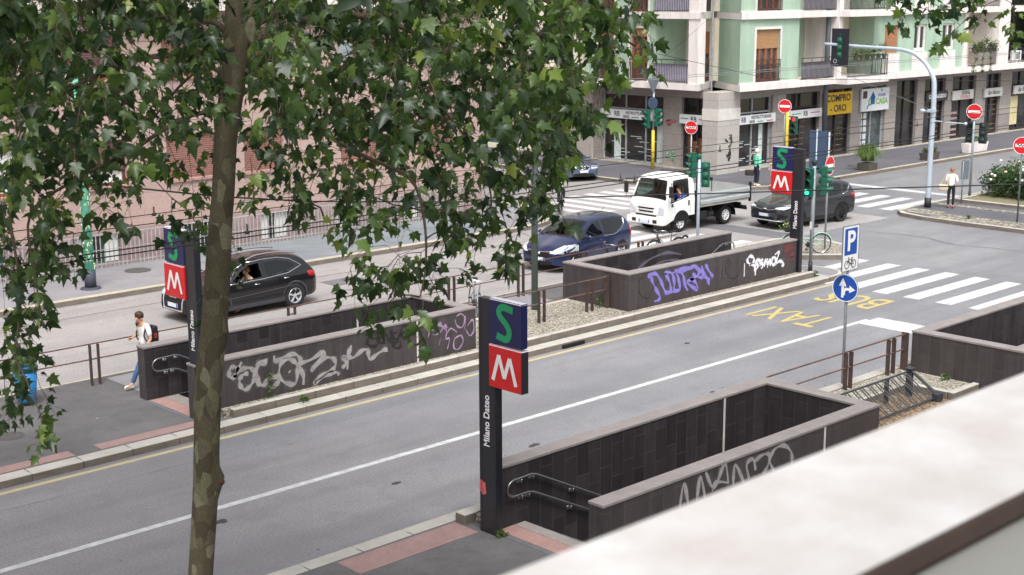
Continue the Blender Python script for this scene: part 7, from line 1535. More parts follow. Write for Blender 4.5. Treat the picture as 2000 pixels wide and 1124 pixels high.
# ------------------------------------------------------------ plane trees
def bark_mat():
    m = bpy.data.materials.new('plane_bark'); m.use_nodes = True; nt = m.node_tree; N = nt.nodes; L = nt.links; b = N['Principled BSDF']; b.inputs['Roughness'].default_value = .85
    tc = N.new('ShaderNodeTexCoord'); mp = N.new('ShaderNodeMapping'); mp.inputs['Scale'].default_value = (17, 17, 10); L.new(tc.outputs['Object'], mp.inputs[0])
    n1 = N.new('ShaderNodeTexNoise'); n1.inputs['Scale'].default_value = .9; n1.inputs['Detail'].default_value = 3; L.new(mp.outputs[0], n1.inputs[0])
    mx = N.new('ShaderNodeMix'); mx.data_type = 'RGBA'; mx.inputs[0].default_value = .35; L.new(mp.outputs[0], mx.inputs[6]); L.new(n1.outputs['Color'], mx.inputs[7])
    v = N.new('ShaderNodeTexVoronoi'); v.inputs['Scale'].default_value = .9; L.new(mx.outputs[2], v.inputs['Vector'])
    rp = N.new('ShaderNodeValToRGB'); rp.color_ramp.interpolation = 'CONSTANT'
    cols_ = [(0, lin((98, 90, 70))), (.34, lin((106, 99, 80))), (.5, lin((84, 75, 58))), (.62, lin((120, 114, 90))), (.7, lin((94, 86, 66))), (.8, lin((136, 131, 108)))]
    rp.color_ramp.elements[0].position = 0; rp.color_ramp.elements[0].color = (*cols_[0][1], 1); rp.color_ramp.elements[1].position = cols_[1][0]; rp.color_ramp.elements[1].color = (*cols_[1][1], 1)
    for p_, c_ in cols_[2:]: e = rp.color_ramp.elements.new(p_); e.color = (*c_, 1)
    bw = N.new('ShaderNodeRGBToBW'); L.new(v.outputs['Color'], bw.inputs[0]); L.new(bw.outputs[0], rp.inputs[0])
    n2 = N.new('ShaderNodeTexNoise'); n2.inputs['Scale'].default_value = 3.2; n2.inputs['Detail'].default_value = 8; n2.inputs['Roughness'].default_value = .75; L.new(mp.outputs[0], n2.inputs[0])
    r2 = N.new('ShaderNodeValToRGB'); r2.color_ramp.elements[0].position = .3; r2.color_ramp.elements[1].position = .7; r2.color_ramp.elements[0].color = (.55, .55, .55, 1); r2.color_ramp.elements[1].color = (1.25, 1.25, 1.2, 1); L.new(n2.outputs[0], r2.inputs[0])
    m2 = N.new('ShaderNodeMix'); m2.data_type = 'RGBA'; m2.blend_type = 'MULTIPLY'; m2.inputs[0].default_value = 1; L.new(rp.outputs[0], m2.inputs[6]); L.new(r2.outputs[0], m2.inputs[7]); L.new(m2.outputs[2], b.inputs['Base Color'])
    bp = N.new('ShaderNodeBump'); bp.inputs['Strength'].default_value = .6; bp.inputs['Distance'].default_value = .02; L.new(n2.outputs[0], bp.inputs['Height']); L.new(bp.outputs[0], b.inputs['Normal'])
    _mats['plane_bark'] = m; return m
bark_mat(); M('branch_bark', lin((86, 74, 60)), .85, .25, 12)
def leaf_material():
    m = bpy.data.materials.new('plane_leaf'); m.use_nodes = True; nt = m.node_tree; N = nt.nodes; L = nt.links; b = N['Principled BSDF']
    b.inputs['Roughness'].default_value = .36; b.inputs['Specular IOR Level'].default_value = .55
    at = N.new('ShaderNodeAttribute'); at.attribute_name = 'tone'
    rp = N.new('ShaderNodeValToRGB'); E_ = rp.color_ramp.elements; E_[0].position = 0; E_[0].color = (.02, .042, .018, 1); E_[1].position = 1; E_[1].color = (.30, .35, .09, 1)
    for p_, c_ in ((.3, (.062, .106, .036)), (.6, (.115, .18, .048)), (.85, (.20, .27, .065))): e = E_.new(p_); e.color = (*c_, 1)
    L.new(at.outputs['Fac'], rp.inputs[0]); L.new(rp.outputs[0], b.inputs['Base Color'])
    gm = N.new('ShaderNodeMix'); gm.data_type = 'RGBA'; gm.blend_type = 'MULTIPLY'; gm.inputs[0].default_value = 1; gm.inputs[7].default_value = (1.7, 2.1, .7, 1); L.new(rp.outputs[0], gm.inputs[6])
    t_ = N.new('ShaderNodeBsdfTranslucent'); L.new(gm.outputs[2], t_.inputs[0]); mx = N.new('ShaderNodeMixShader'); mx.inputs[0].default_value = .38; L.new(b.outputs[0], mx.inputs[1]); L.new(t_.outputs[0], mx.inputs[2]); L.new(mx.outputs[0], N['Material Output'].inputs[0])
    return m
LEAFM = leaf_material()
# lobed plane leaf, tip along +Y
_half = [(.0, .0), (.10, -.10), (.28, -.10), (.53, .02), (.37, .14), (.42, .25), (.66, .50), (.41, .46), (.28, .52), (.21, .68), (.0, 1.06)]
_out = _half+[(-a, b_) for a, b_ in reversed(_half[1:-1])]
LV = np.array([(0, .34, 0)]+[(a, b_, 0) for a, b_ in _out]); LV[:, 2] = -.22*np.abs(LV[:, 0])-.16*np.clip(LV[:, 1], 0, 2)**2+.02; LV[0, 2] += .05
LF = [(0, i+1, (i+1) % len(_out)+1) for i in range(len(_out))]
def leaves_mesh(name, items, parent, mat):
    """items: list of (pos, tip direction, normal, size, tone)"""
    n = len(items); rv = np.random.default_rng(n); nv = len(LV); nf = len(LF); V = np.empty((n*nv, 3), np.float32); T = np.empty(n*nv, np.float32)
    for i, (p, d, nn, s, tn) in enumerate(items):
        d = d/np.linalg.norm(d); x = np.cross(d, nn); x /= np.linalg.norm(x)+1e-9; z = np.cross(x, d)
        cu, wx, sk, tw_ = rv.uniform(.2, 2.6), rv.uniform(.72, 1.08), rv.normal(0, .16), rv.normal(0, .35); V[i*nv:(i+1)*nv] = p+s*((LV[:, :1]*wx+sk*LV[:, 1:2]**2)*x+LV[:, 1:2]*d+(LV[:, 2:3]*cu+tw_*LV[:, :1]*LV[:, 1:2])*z); T[i*nv:(i+1)*nv] = tn
    F = (np.array(LF, np.int32)[None]+np.arange(n, dtype=np.int32)[:, None, None]*nv).reshape(-1)
    me = bpy.data.meshes.new(name); me.vertices.add(n*nv); V -= np.array(parent.location, np.float32); me.vertices.foreach_set('co', V.ravel()); me.loops.add(len(F)); me.loops.foreach_set('vertex_index', F)
    me.polygons.add(n*nf); me.polygons.foreach_set('loop_start', np.arange(0, n*nf*3, 3, dtype=np.int32)); me.polygons.foreach_set('loop_total', np.full(n*nf, 3, np.int32)); me.update(); me.validate()
    a = me.attributes.new('tone', 'FLOAT', 'POINT'); a.data.foreach_set('value', T); me.materials.append(mat)
    o = bpy.data.objects.new(name, me); col.objects.link(o); o.parent = parent; return o
def grow(parent, limbs, clusters, seed, per=11, leaf=.108, w0=.012):
    """joins every leaf sprig to the nearest wood, outward from the limbs, then hangs leaves on it"""
    rg = np.random.default_rng(seed); O = tuple(parent.location)
    nodes = [p for l in limbs for p in l]; nodes = np.array([tuple(p) for p in nodes]); C = np.array(clusters); n = len(C)
    d = np.linalg.norm(C[:, None]-nodes[None], axis=2); best = d.min(1); par = nodes[d.argmin(1)]; done = np.zeros(n, bool); tw = MB(O); items = []; level = np.zeros(n, int); plev = np.zeros(n, int)
    for _ in range(n):
        i = int(np.argmin(np.where(done, 1e9, best))); done[i] = True; a = par[i]; b_ = C[i]; level[i] = plev[i]+1
        L_ = np.linalg.norm(b_-a); wv = rg.normal(0, 1, 3); mid = (a+b_)/2+rg.normal(0, .07*L_, 3)+np.array([0, 0, .1*L_]); r0 = max(.003, w0*.75**level[i])
        tw.tube([Vector(a), Vector(a*.6+mid*.4), Vector(mid), Vector(b_*.5+mid*.5), Vector(b_)], [r0, r0*.9, r0*.75, r0*.65, max(.0025, r0*.5)], 4, False)
        dd = np.linalg.norm(C-b_, axis=1)*1.04; m_ = (~done) & (dd < best); best = np.where(m_, dd, best); par[m_] = b_; plev[m_] = level[i]
        g_ = b_-a; g_ = g_/(np.linalg.norm(g_)+1e-6); tone0 = rg.beta(2, 2.6); ctone = np.clip(.5+.5*math.sin(b_[0]*1.7+b_[1]*1.1)*math.cos(b_[2]*2.1), 0, 1)
        end = b_+g_*.12+np.array([0, 0, -.16-.12*rg.random()])+rg.normal(0, .06, 3); tw.tube([Vector(b_), Vector((b_+end)/2+np.array([0, 0, .02])), Vector(end)], [.004, .003, .002], 3, False)
        k = per+int(rg.integers(-2, 3))
        for j in range(k):
            f = (j+.5)/k; p = b_*(1-f)+end*f; q = rg.normal(0, 1, 3); q[2] = -abs(q[2])*.6-.1; q = q/np.linalg.norm(q); stem = p+q*.085*rg.uniform(.5, 1.8); tip = q+np.array([0, 0, -rg.uniform(.15, 1.0)]); nn = np.array([rg.normal(-.1, .7), rg.normal(-.1, .7), .9]); sz = leaf*rg.choice([.55, .75, .95, 1.1, 1.3], p=[.15, .25, .3, .2, .1])
            tn = float(np.clip(.12+.75*tone0*ctone+rg.normal(0, .16)+(.42 if rg.random() < .1 else 0)-.06, 0, 1)); tw.tube([Vector(p), Vector(stem)], .0018, 3, False); items.append((stem, tip, nn, sz, tn))
    tw.obj('twigs', _mats['branch_bark'], parent, True)
    return items
CL = [tuple(int(q)/100 for q in s_.split()) for s_ in "420 939 896,422 927 900,526 1157 906,516 1154 905,472 1026 904,566 1244 888,675 1401 907,451 958 903,468 997 892,527 1111 895,437 921 904,537 1147 894,524 1058 898,510 1024 894,694 1404 896,729 1465 901,651 1337 898,441 905 898,721 1391 894,626 1228 893,707 1371 897,659 1263 897,638 1262 892,589 1089 901,611 1135 906,477 901 903,545 1008 903,486 913 892,744 1336 887,618 1096 901,785 1419 887,547 995 902,663 1204 897,609 1104 906,723 1248 886,718 1240 894,743 1306 887,628 1073 891,702 1217 904,555 973 904,503 841 904,625 1052 904,708 1198 888,620 1043 901,803 1304 888,845 1371 905,764 1237 906,708 1131 906,873 1338 901,635 934 899,872 1283 884,830 1220 888,676 1013 896,654 950 900,736 1047 887,936 1322 883,649 903 901,923 1286 892,911 1212 891,947 1276 891,786 1036 891,718 965 891,775 979 898,679 858 892,969 1256 903,949 1205 903,850 1046 898,1018 1273 906,1013 1246 894,963 1193 886,730 877 900,811 965 900,777 937 888,1018 1216 892,883 1003 895,837 962 905,989 1149 906,956 1111 895,902 1007 895,912 1003 903,998 1116 900,997 1106 893,899 965 893,933 958 896,1007 1041 885,807 825 888,1074 1108 884,882 922 902,711 744 900,771 762 889,764 757 893,803 791 887,932 916 897,776 762 890,801 770 898,714 691 893,715 687 897,951 920 892,1080 1053 883,840 797 902,785 723 899,1119 1042 884,1165 1091 902,763 707 893,768 684 897,1137 1005 890,1431 884 903,1330 799 883,1312 768 901,1557 911 896,1316 735 900,1499 844 904,1610 864 879,1513 781 883,644 1396 875,519 1138 874,438 973 887,468 1052 875,630 1409 881,490 1032 882,460 983 880,692 1469 875,495 1031 878,528 1099 880,579 1183 875,430 884 881,547 1121 884,516 1065 886,584 1200 873,649 1308 869,746 1460 873,637 1259 868,710 1409 862,697 1355 865,595 1176 874,650 1207 867,503 865 884,520 912 882,706 1210 871,508 841 881,682 1126 869,527 878 877,533 881 883,785 1249 877,844 1355 871,784 1253 867,802 1246 869,658 973 873,721 1072 874,616 928 871,559 819 873,738 1047 865,919 1326 874,611 884 877,612 876 871,851 1175 862,761 1061 865,762 1031 874,724 970 882,918 1165 880,991 1257 876,725 924 868,1011 1303 868,780 998 876,642 829 885,718 895 868,693 864 877,986 1225 856,1007 1233 863,651 776 875,958 1134 870,652 775 882,839 988 880,1068 1237 859,772 895 872,717 824 879,1035 1203 874,1097 1229 855,742 825 883,692 778 880,907 1015 876,862 916 875,824 882 877,1103 1198 871,951 1030 870,794 827 880,1124 1165 867,696 711 873,1090 1144 861,881 876 883,1107 1089 859,751 738 881,1012 1020 869,1008 991 865,959 949 872,1155 1102 872,839 784 882,775 716 874,998 939 870,1012 943 876,1205 1087 866,969 864 864,1095 954 858,1401 779 861,492 1101 866,456 1015 858,547 1200 849,484 1086 850,629 1350 853,555 1189 845,531 1142 860,461 975 854,693 1478 849,541 1120 864,655 1317 839,536 1074 849,461 889 860,563 1062 859,581 1068 860,553 973 851,761 1328 836,625 1059 855,636 1046 860,652 1073 862,521 862 859,850 1387 829,779 1259 850,882 1372 845,832 1283 832,833 1270 832,854 1254 850,839 1241 836,667 990 858,574 859 857,589 837 865,961 1325 842,684 934 847,764 1069 858,755 1008 857,891 1183 839,642 845 857,752 973 852,707 901 861,961 1244 848,766 982 856,704 890 856,661 814 852,969 1201 833,745 911 863,1018 1276 845,1010 1189 843,963 1151 848,893 1051 855,790 939 858,901 1047 852,649 744 866,722 836 854,989 1145 848,827 931 859,697 773 857,834 937 848,1079 1207 842,860 919 854,840 890 843,758 820 853,855 931 843,895 928 842,933 975 858,725 746 853,918 945 851,919 960 853,1069 1079 841,760 746 863,929 914 839,872 882 843,785 752 852,1129 1058 842,829 762 861,905 843 851,1068 1004 848,1000 917 857,573 1257 836,486 1081 836,517 1155 833,525 1161 835,485 1029 841,551 1163 827,442 954 845,437 945 847,619 1263 835,651 1353 816,580 1183 839,468 963 836,702 1355 813,589 1170 821,501 969 835,468 911 839,747 1393 824,501 952 837,524 989 833,486 879 849,708 1248 813,758 1301 826,627 1048 831,709 1171 824,852 1407 820,609 984 832,772 1240 823,832 1328 825,548 814 849,767 1162 831,878 1313 813,565 819 843,594 867 844,781 1127 830,755 1056 825,664 931 829,818 1145 831,698 923 837,806 1092 821,990 1267 811,978 1248 817,762 994 829,918 1189 826,676 836 832,824 1031 824,691 852 833,634 790 846,635 752 841,834 986 822,730 865 837,641 775 848,1018 1164 808,889 1017 829,871 1006 819,1062 1232 805,778 853 843,1074 1203 803,1055 1163 815,1059 1183 817,1120 1193 803,987 1059 810,1006 1066 818,968 1007 827,744 779 832,1105 1160 819,693 720 849,969 1017 816,714 734 838,1080 1082 806,1112 1096 822,750 738 833,707 712 849,1000 987 813,835 824 831,800 780 832,714 691 845,1048 1016 822,1169 1130 812,1005 967 813,910 889 829,980 914 819,633 1392 804,452 1020 832,405 896 825,467 1000 819,651 1393 797,491 1062 811,465 946 826,664 1354 804,617 1257 796,712 1406 792,446 892 824,712 1415 795,530 1006 813,694 1313 794,572 1070 811,680 1251 792,619 1113 816,517 930 823,557 958 825,764 1343 785,609 1033 819,578 944 823,883 1390 769,622 921 820,702 1023 815,853 1246 792,805 1150 797,726 1019 806,746 1026 799,740 1023 803,902 1196 781,864 1146 786,715 951 813,916 1193 791,707 904 813,856 1104 798,694 857 811,781 964 803,631 783 818,1026 1241 774,876 1047 807,850 1014 797,827 944 806,950 1080 800,695 803 817,776 867 822,842 938 816,792 844 816,1093 1182 774,1035 1109 794,1038 1083 797,904 926 801,1131 1167 786,1060 1101 783,954 952 804,857 865 803,877 865 813,779 783 819,827 790 818,910 881 806,883 846 806,739 701 818,1090 1038 778,1007 979 788,1033 973 784,458 1040 809,445 986 809,451 995 801,605 1293 771,659 1394 760,650 1327 771,590 1217 775,588 1171 793,481 964 807,727 1378 762,595 1148 780,595 1078 785,495 904 802,692 1203 787,847 1402 758,822 1330 750,872 1338 759,750 1124 779,710 1030 780,753 1084 785,705 973 785,800 1116 779,883 1168 777,725 932 800,970 1269 762,1000 1235 747,880 1089 769,905 1116 766,959 1141 764,640 775 813,915 1085 760,894 1020 769,824 957 787,921 1068 771,668 753 806,1094 1161 750,845 907 795,909 927 770,980 1016 778,685 715 814,732 769 799,750 758 795,803 813 790,720 713 811,1105 1092 751,1042 1016 762,671 1481 738,406 903 805,422 943 789,661 1409 746,517 1112 781,605 1299 753,622 1268 756,542 1113 772,621 1210 751,667 1289 737,782 1435 724,630 1099 769,704 1191 748,804 1287 742,549 846 785,651 964 772,913 1304 722,877 1235 734,684 908 768,775 1033 755,921 1197 728,931 1202 743,986 1236 724,821 1007 757,702 848 784,816 946 761,1095 1232 730,937 1046 754,821 890 764,684 733 797,951 972 750,876 913 754,1156 1143 712,440 1009 773,542 1240 747,662 1472 707,517 1134 748,600 1219 740,624 1285 716,757 1460 686,576 1071 755,854 1408 687,885 1344 690,843 1226 709,618 865 769,665 925 761,877 1168 725,952 1288 708,974 1239 689,635 830 767,810 995 733,903 1071 720,648 785 774,1025 1181 708,707 822 762,735 808 762,1059 1179 700,1086 1147 707,889 948 738,847 883 748,1121 1141 681,1091 1143 701,1163 1151 694,849 860 738,530 1223 711,637 1458 683,463 999 754,470 1008 743,562 1185 716,600 1254 713,505 994 742,728 1270 694,793 1325 683,898 1281 674,728 986 715,600 779 755,812 1048 707,981 1212 663,771 965 715,864 986 697,877 1013 702,743 814 743,1014 1143 681,752 817 733,924 1007 696,1090 1120 680,741 761 751,752 750 747,620 1428 657,590 1358 670,523 1125 698,555 1211 686,529 1085 705,829 1412 639,814 1306 643,800 927 695,832 960 699,1080 1221 639,943 1041 657,688 730 727,805 839 703,536 1215 676,501 1073 698,578 1251 669,757 1237 639,698 905 694,870 1082 637,699 869 692,889 1069 643,736 856 697,489 1113 678,549 1237 648,486 1073 666,779 1293 592,678 905 679,741 951 663,973 1206 583,929 1146 601,969 1153 595,1031 1176 592,529 1202 625,511 1152 636,559 1269 603,606 1333 595,943 1229 550,739 924 644,665 798 668,653 1485 525,627 1461 544,535 1199 601,536 1214 576,487 1118 605,535 1220 547,488 1149 577,670 1482 462,649 1514 436,449 998 586".split(',')]
T1 = thing('plane_tree', 'big plane tree in the foreground with patchy bark and lobed leaves', 'tree', (6.62, 11.9, .15)); O = tuple(T1.location)
tp = [(6.60, 11.9, .1), (6.64, 11.88, .8), (6.70, 11.84, 1.8), (6.83, 11.76, 3.26), (6.9, 11.72, 4.04), (6.94, 11.69, 4.62), (6.99, 11.66, 5.3), (7.07, 11.62, 6.01), (7.13, 11.58, 6.71), (7.17, 11.56, 7.1), (7.21, 11.53, 7.59), (7.28, 11.49, 8.07), (7.33, 11.46, 8.4), (7.39, 11.42, 8.7)]
tr_ = [.22, .16, .135, .119, .119, .122, .13, .126, .118, .112, .112, .118, .125, .12]
pts = smooth_path(tp, 5); rad = list(np.interp(np.linspace(0, len(tp)-1, len(pts)), range(len(tp)), tr_))
rg_ = np.random.default_rng(4); mb = MB(O); nseg = 20
def bumpy(mb, pts, rad, nseg, knobs=()):
    rings = []
    for i, p in enumerate(pts):
        for j in range(nseg):
            a = 2*PI*j/nseg; r = rad[i]*(1+.045*math.sin(2*a+i*.13)+.035*math.sin(3*a-i*.21)+.02*math.sin(5*a+i*.5)); q = Vector((math.cos(a)*r, math.sin(a)*r, 0))
            for kp, kr, kh in knobs:
                dd = ((p+q)-Vector(kp)).length
                if dd < kr: q = q*(1+kh*(1-dd/kr)**1.2)
            rings.append(p+q)
    n = nseg; mb.add(rings, [(i*n+j, i*n+(j+1) % n, (i+1)*n+(j+1) % n, (i+1)*n+j) for i in range(len(pts)-1) for j in range(n)])
bumpy(mb, pts, rad, 24, [((7.06, 11.60, 4.25), .17, .75), ((7.16, 11.55, 5.75), .13, .3), ((6.86, 11.76, 5.0), .12, .2)]); mb.obj('trunk', _mats['plane_bark'], T1, True)
mb = MB(O); mb.ball((7.03, 11.60, 4.25), .03, .03, .045, 10, 8, .15); mb.obj('knot', M('knot_brown', lin((92, 58, 42)), .9, .3, 14), T1, True)
LIMB = dict(left=([(7.3, 11.46, 8.45), (7.33, 11.45, 8.92), (7.38, 11.54, 9.29), (7.37, 11.67, 10.08), (7.2, 12.0, 11.5), (7.0, 12.3, 13)], .105), right=([(7.4, 11.42, 8.5), (7.52, 11.33, 8.92), (7.61, 11.15, 9.29), (7.8, 10.89, 10.1), (8.3, 10.6, 11.4), (8.7, 10.2, 12.8)], .10),
  b1=([(7.33, 11.46, 8.5), (7.25, 11.68, 8.71), (7.08, 11.94, 8.68), (6.91, 12.21, 8.7), (6.68, 12.5, 8.62), (6.46, 12.78, 8.59), (6.2, 13.2, 8.5)], .035), b2=([(7.40, 11.40, 8.5), (7.79, 11.28, 8.7), (8.09, 11.21, 8.73), (8.55, 11.0, 8.75), (8.92, 10.84, 8.61), (9.19, 10.77, 8.46), (9.45, 10.69, 8.25), (9.71, 10.6, 8.09), (9.98, 10.51, 7.72)], .045),
  b3=([(7.4, 11.4, 8.45), (7.74, 11.39, 8.63), (8.07, 11.36, 8.7), (8.41, 11.32, 8.62), (8.91, 11.14, 8.6), (9.29, 11.05, 8.4)], .03), b4=([(7.28, 11.5, 8.1), (7.22, 11.76, 8.3), (7.07, 12.08, 8.1), (6.86, 12.43, 7.65), (6.91, 12.63, 7.43)], .022),
  b5=([(7.33, 11.46, 8.3), (7.58, 11.02, 8.08), (7.74, 10.63, 7.71), (7.83, 10.28, 7.54), (8.05, 9.82, 7.33), (8.0, 9.57, 6.99), (7.86, 9.39, 6.61), (7.68, 9.26, 6.38)], .03), b6=([(8.09, 11.21, 8.73), (8.59, 10.76, 8.28), (9.04, 10.61, 7.92), (9.45, 10.47, 7.39), (9.67, 10.49, 6.85), (9.66, 10.72, 6.4)], .022),
  b7=([(7.22, 11.52, 7.9), (6.77, 11.5, 7.86), (6.19, 11.53, 7.58), (5.68, 11.5, 7.4), (5.2, 11.44, 7.14), (5.1, 11.21, 6.65), (5.02, 10.96, 6.26)], .025), b8=([(7.3, 11.48, 8.4), (6.56, 11.62, 8.42), (5.96, 11.65, 8.26), (5.36, 11.65, 7.9), (5.06, 11.51, 7.24), (4.98, 11.26, 6.57), (4.8, 11.06, 6.02)], .03),
  b9=([(9.19, 10.77, 8.46), (9.54, 10.3, 8.1), (9.93, 10.01, 7.6), (10.18, 10.11, 6.94)], .02), b10=([(7.39, 11.42, 8.65), (7.98, 11.22, 8.91), (8.86, 10.75, 9.1), (9.71, 10.22, 9.0), (10.37, 9.8, 8.7), (10.8, 9.57, 8.44)], .05),
  u1=([(7.38, 11.6, 9.7), (6.6, 14, 11.0), (5.6, 17, 11.8), (5.2, 20, 12.2)], .06), u2=([(7.7, 11.0, 9.9), (8.9, 13.0, 11.2), (10.2, 16, 12.0), (10.8, 19, 12.4)], .06), u3=([(7.7, 11.0, 9.7), (8.2, 9.4, 10.4), (9.0, 8.0, 10.8)], .05), u4=([(7.37, 11.6, 9.6), (6.1, 10.8, 10.4), (5.0, 9.9, 10.9)], .05))
limbs = []
for nm, (pp_, r_) in LIMB.items():
    q = smooth_path(pp_, 5); k = len(q); mb = MB(O); mb.tube(q, [max(.006, r_*(1-.8*i/(k-1))) for i in range(k)], 9 if r_ > .04 else 7); mb.obj('branch', _mats['plane_bark' if r_ > .06 else 'branch_bark'], T1, True); limbs.append(q[2:])
A1 = [c_ for c_ in CL if not (c_[0] > 11.2 and c_[1] < 11 and c_[2] > 8)]
rg_ = np.random.default_rng(12); up = []
while len(up) < 1300:
    q = rg_.normal(0, 1, 3); q /= np.linalg.norm(q); p = np.array([6.2, 14.2, 12.0])+q*np.array([7.5, 9.0, 4.3])*(.25+.75*rg_.random()**.7); v_ = Vector(p)-Vector((0, 0, CAMH)); z_ = v_.dot(_fw)
    if z_ < 3.5 or 562-_f*v_.dot(_up)/z_ > -25 or p[2] < 8.4: continue
    up.append(tuple(p))
leaves_mesh('crown', grow(T1, limbs, A1, 3), T1, LEAFM)
leaves_mesh('shade_crown', grow(T1, limbs, up, 5, 6, .27), T1, LEAFM)  # unseen crown above the frame, spread wide to shade the road
mb = MB(O); rr = random.Random(9)
for i in range(22):
    c_ = Vector(rr.choice(A1)); z = .12+rr.random()*.1; mb.tube([c_, c_+Vector((0, 0, -z))], .0015, 3, False); mb.ball(c_+Vector((0, 0, -z-.012)), .013, None, None, 8, 6)
mb.obj('seed_balls', M('seed', lin((112, 104, 60)), .9, .2, 20), T1, True)
T2 = thing('plane_tree', 'second plane tree, only its leafy branch tips hang into the top right corner', 'tree', (17.2, 7.2, .15)); O = tuple(T2.location)
mb = MB(O); q = smooth_path([(17.2, 7.2, .1), (17.15, 7.25, 3), (17.1, 7.3, 6), (17.0, 7.4, 9.2), (16.8, 7.6, 12.5)], 5); bumpy(mb, q, list(np.linspace(.2, .1, len(q))), 18); mb.obj('trunk', _mats['plane_bark'], T2, True)
A2 = [c_ for c_ in CL if (c_[0] > 11.2 and c_[1] < 11 and c_[2] > 8)]; limbs = []
for pp_ in ([(17.1, 7.4, 8), (16, 8.3, 9.3), (14.8, 9.0, 9.6), (13.6, 9.6, 9.7)], [(17.1, 7.4, 8.6), (18, 8.4, 9.8), (17.6, 9.6, 10.3)], [(17.1, 7.4, 8.6), (18.6, 6.5, 9.8), (20, 5.8, 10.5)], [(17.1, 7.4, 9.2), (15.8, 6.2, 10.2), (14.6, 5.0, 10.6)]):
    q = smooth_path(pp_, 5); mb = MB(O); mb.tube(q, list(np.linspace(.06, .012, len(q))), 7); mb.obj('branch', _mats['branch_bark'], T2, True); limbs.append(q[3:])
up = []
while len(up) < 380:
    q = rg_.normal(0, 1, 3); q /= np.linalg.norm(q); p = np.array([17, 7.4, 10.9])+q*np.array([4, 4, 3.2])*(.45+.55*rg_.random()); v_ = Vector(p)-Vector((0, 0, CAMH)); z_ = v_.dot(_fw)
    if z_ < 3 or (562-_f*v_.dot(_up)/z_ > -20 and 1000+_f*v_.dot(_rt)/z_ < 2100) or p[2] < 8.2: continue
    up.append(tuple(p))
leaves_mesh('crown', grow(T2, limbs, A2+up, 8), T2, LEAFM)
T3 = thing('plane_tree', 'plane tree added out of view on the left to shade the road', 'tree', (-.3, 13.2, .15)); O = tuple(T3.location)  # added out of frame to block light over the near road
mb = MB(O); q = smooth_path([(-.3, 13.2, .1), (-.25, 13.2, 3), (-.1, 13.3, 6), (.2, 13.5, 9.2), (.4, 13.6, 12.5)], 5); bumpy(mb, q, list(np.linspace(.2, .1, len(q))), 18); mb.obj('trunk', _mats['plane_bark'], T3, True); up = []
while len(up) < 700:
    q = rg_.normal(0, 1, 3); q /= np.linalg.norm(q); p = np.array([.8, 13.8, 10.4])+q*np.array([5.8, 5.6, 3.8])*(.4+.6*rg_.random()); v_ = Vector(p)-Vector((0, 0, CAMH)); z_ = v_.dot(_fw)
    if (z_ > 0 and 562-_f*v_.dot(_up)/z_ > -30 and 1000+_f*v_.dot(_rt)/z_ > -40) or p[2] < 7 or v_.length < 4.5: continue
    up.append(tuple(p))
limbs = []
for pp_ in ([(.1, 13.4, 8), (2, 14.5, 10), (4, 15.5, 11)], [(.1, 13.4, 8), (-2, 12.5, 10), (-4, 11.8, 11)], [(.1, 13.4, 8.5), (.8, 11, 10.3), (1.2, 9.2, 11)], [(.1, 13.4, 8.5), (-.8, 15.8, 10.3), (-1.2, 17.8, 11)]):
    q = smooth_path(pp_, 5); mb = MB(O); mb.tube(q, list(np.linspace(.06, .015, len(q))), 7); mb.obj('branch', _mats['branch_bark'], T3, True); limbs.append(q[3:])
leaves_mesh('crown', grow(T3, limbs, up, 18, 6, .24), T3, LEAFM)
# ------------------------------------------------------------ overhead wires
M('wire', lin((36, 36, 38)), .6, .05); M('wire_pale', lin((120, 122, 126)), .5, .05); M('insulator', lin((70, 66, 62)), .5, .1)
def cable(label, pts, r, mat='wire', cat='cable', sag=0.0, group='overhead trolley wires', hang=()):
    P0 = [Vector(p) for p in pts]
    if sag:
        out = []
        for a, b_ in zip(P0, P0[1:]):
            for i in range(12): f = i/12; out.append(a.lerp(b_, f)+Vector((0, 0, -sag*4*f*(1-f))))
        P0 = out+[P0[-1]]
    c_ = P0[len(P0)//2]; t = thing('overhead_cable', label, cat, c_, group=group); mb = MB(c_); mb.tube(P0, r, 6); mb.obj('wire', _mats[mat], t, True)
    for h in hang:
        mb = MB(c_); h = Vector(h); mb.ball(h, .05, .03, .03, 8, 6); mb.cyl(h, h+Vector((0, 0, .12)), .012, 6); mb.obj('clamp', _mats['insulator'], t, True)
WZ = 5.6
cable('lower of the near trolley wire pair crossing the left totem', [(-20, 16.75, WZ), (90, 16.9, WZ)], .009, 'wire', hang=[(9.6, 16.77, WZ), (13.6, 16.78, WZ), (19, 16.8, WZ)])
cable('upper of the near trolley wire pair crossing the left totem', [(-20, 17.1, WZ), (90, 17.25, WZ)], .009, 'wire', hang=[(11.0, 17.12, WZ), (19, 17.14, WZ)])
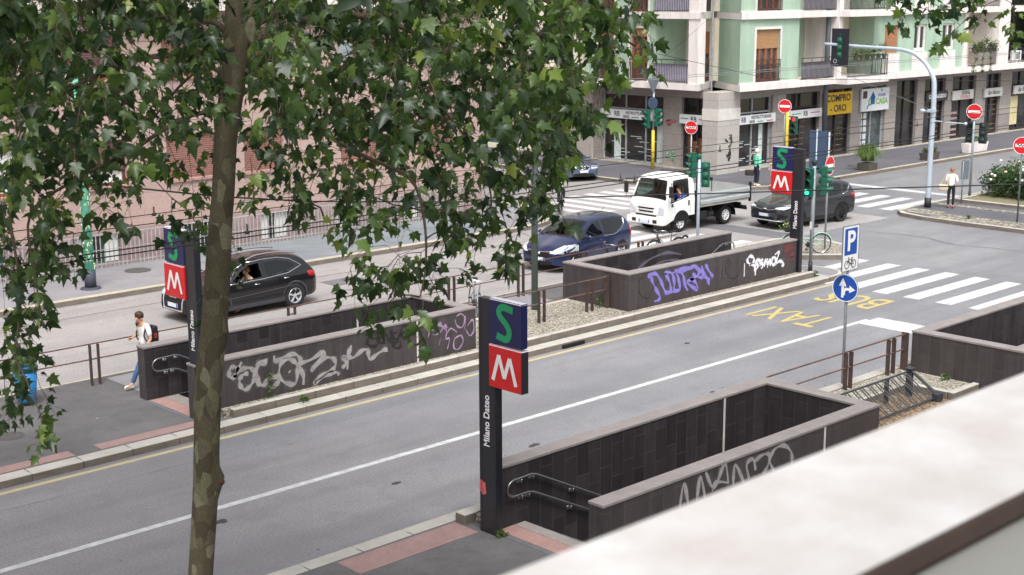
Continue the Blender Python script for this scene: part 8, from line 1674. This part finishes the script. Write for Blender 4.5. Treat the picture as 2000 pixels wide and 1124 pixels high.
cable('lower of the thin wire pair over the window guard fence', [(-20, 18.75, WZ), (90, 18.95, WZ)], .0075, 'wire', hang=[(10.6, 18.78, WZ), (14.5, 18.78, WZ), (24, 18.8, WZ), (32, 18.82, WZ)])
cable('upper of the thin wire pair over the pink stone wall', [(-20, 19.55, WZ), (90, 19.75, WZ)], .0075, 'wire', hang=[(10.9, 19.58, WZ), (24.2, 19.6, WZ), (31, 19.6, WZ)])
jn = (13.31, 18.9, WZ+.02)
cable('thick black span cable sagging across the truck and the right island', [jn, (14.98, 17.3, WZ), (16.83, 16.18, WZ), (19.62, 14.31, WZ), (23.56, 11.69, WZ), (34, 4.9, 6.2), (42, -.2, 7.4)], .0115, group='span cables')
cable('black cable rising left into the tree crown from the wire junction', [jn, (12.3, 19.9, 5.7), (11.2, 21.2, 5.85), (6, 27, 7.0), (1, 33, 8.2)], .015, group='span cables')
cable('short bent pull wire hanging below the junction', [jn, (13.45, 18.72, 5.52), (13.5, 18.68, 5.3)], .016, group='span cables')
cable('slack span wire from the pink wall to the trolley wires', [(26.5, 42.2, 8.2), (18.5, 26, 5.75), (16.2, 18.8, WZ+.04), (15.2, 16.8, WZ+.04)], .006, sag=.05, group='span cables')
cable('thin span wire crossing the zebra to the corner building', [(13.4, 17.0, WZ+.04), (18, 18.9, WZ+.04), (54, 43.2, 7.6)], .006, sag=.12, group='span cables')
cable('thin wire sloping down right over the green upper storey', [(40, 44, 8.0), (54.0, 39.5, 4.9), (66.0, 30.5, 4.6), (80, 22, 5)], .012, 'wire', group='span cables')
cable('pale wire over the far pavement between signs, left one', [(30, 33.6, 5.8), (120, 33.8, 5.8)], .011, 'wire_pale'); cable('pale wire over the far pavement between signs, right one', [(30, 34.4, 5.8), (120, 34.6, 5.8)], .011, 'wire_pale')
cable('cross wire with two clamps before the pillars at right', [(52, 29.9, 4.1), (60.5, 40, 4.9), (62.4, 42, 5.1)], .01, 'wire_pale', group='span cables', hang=[(56, 34.8, 4.5)])
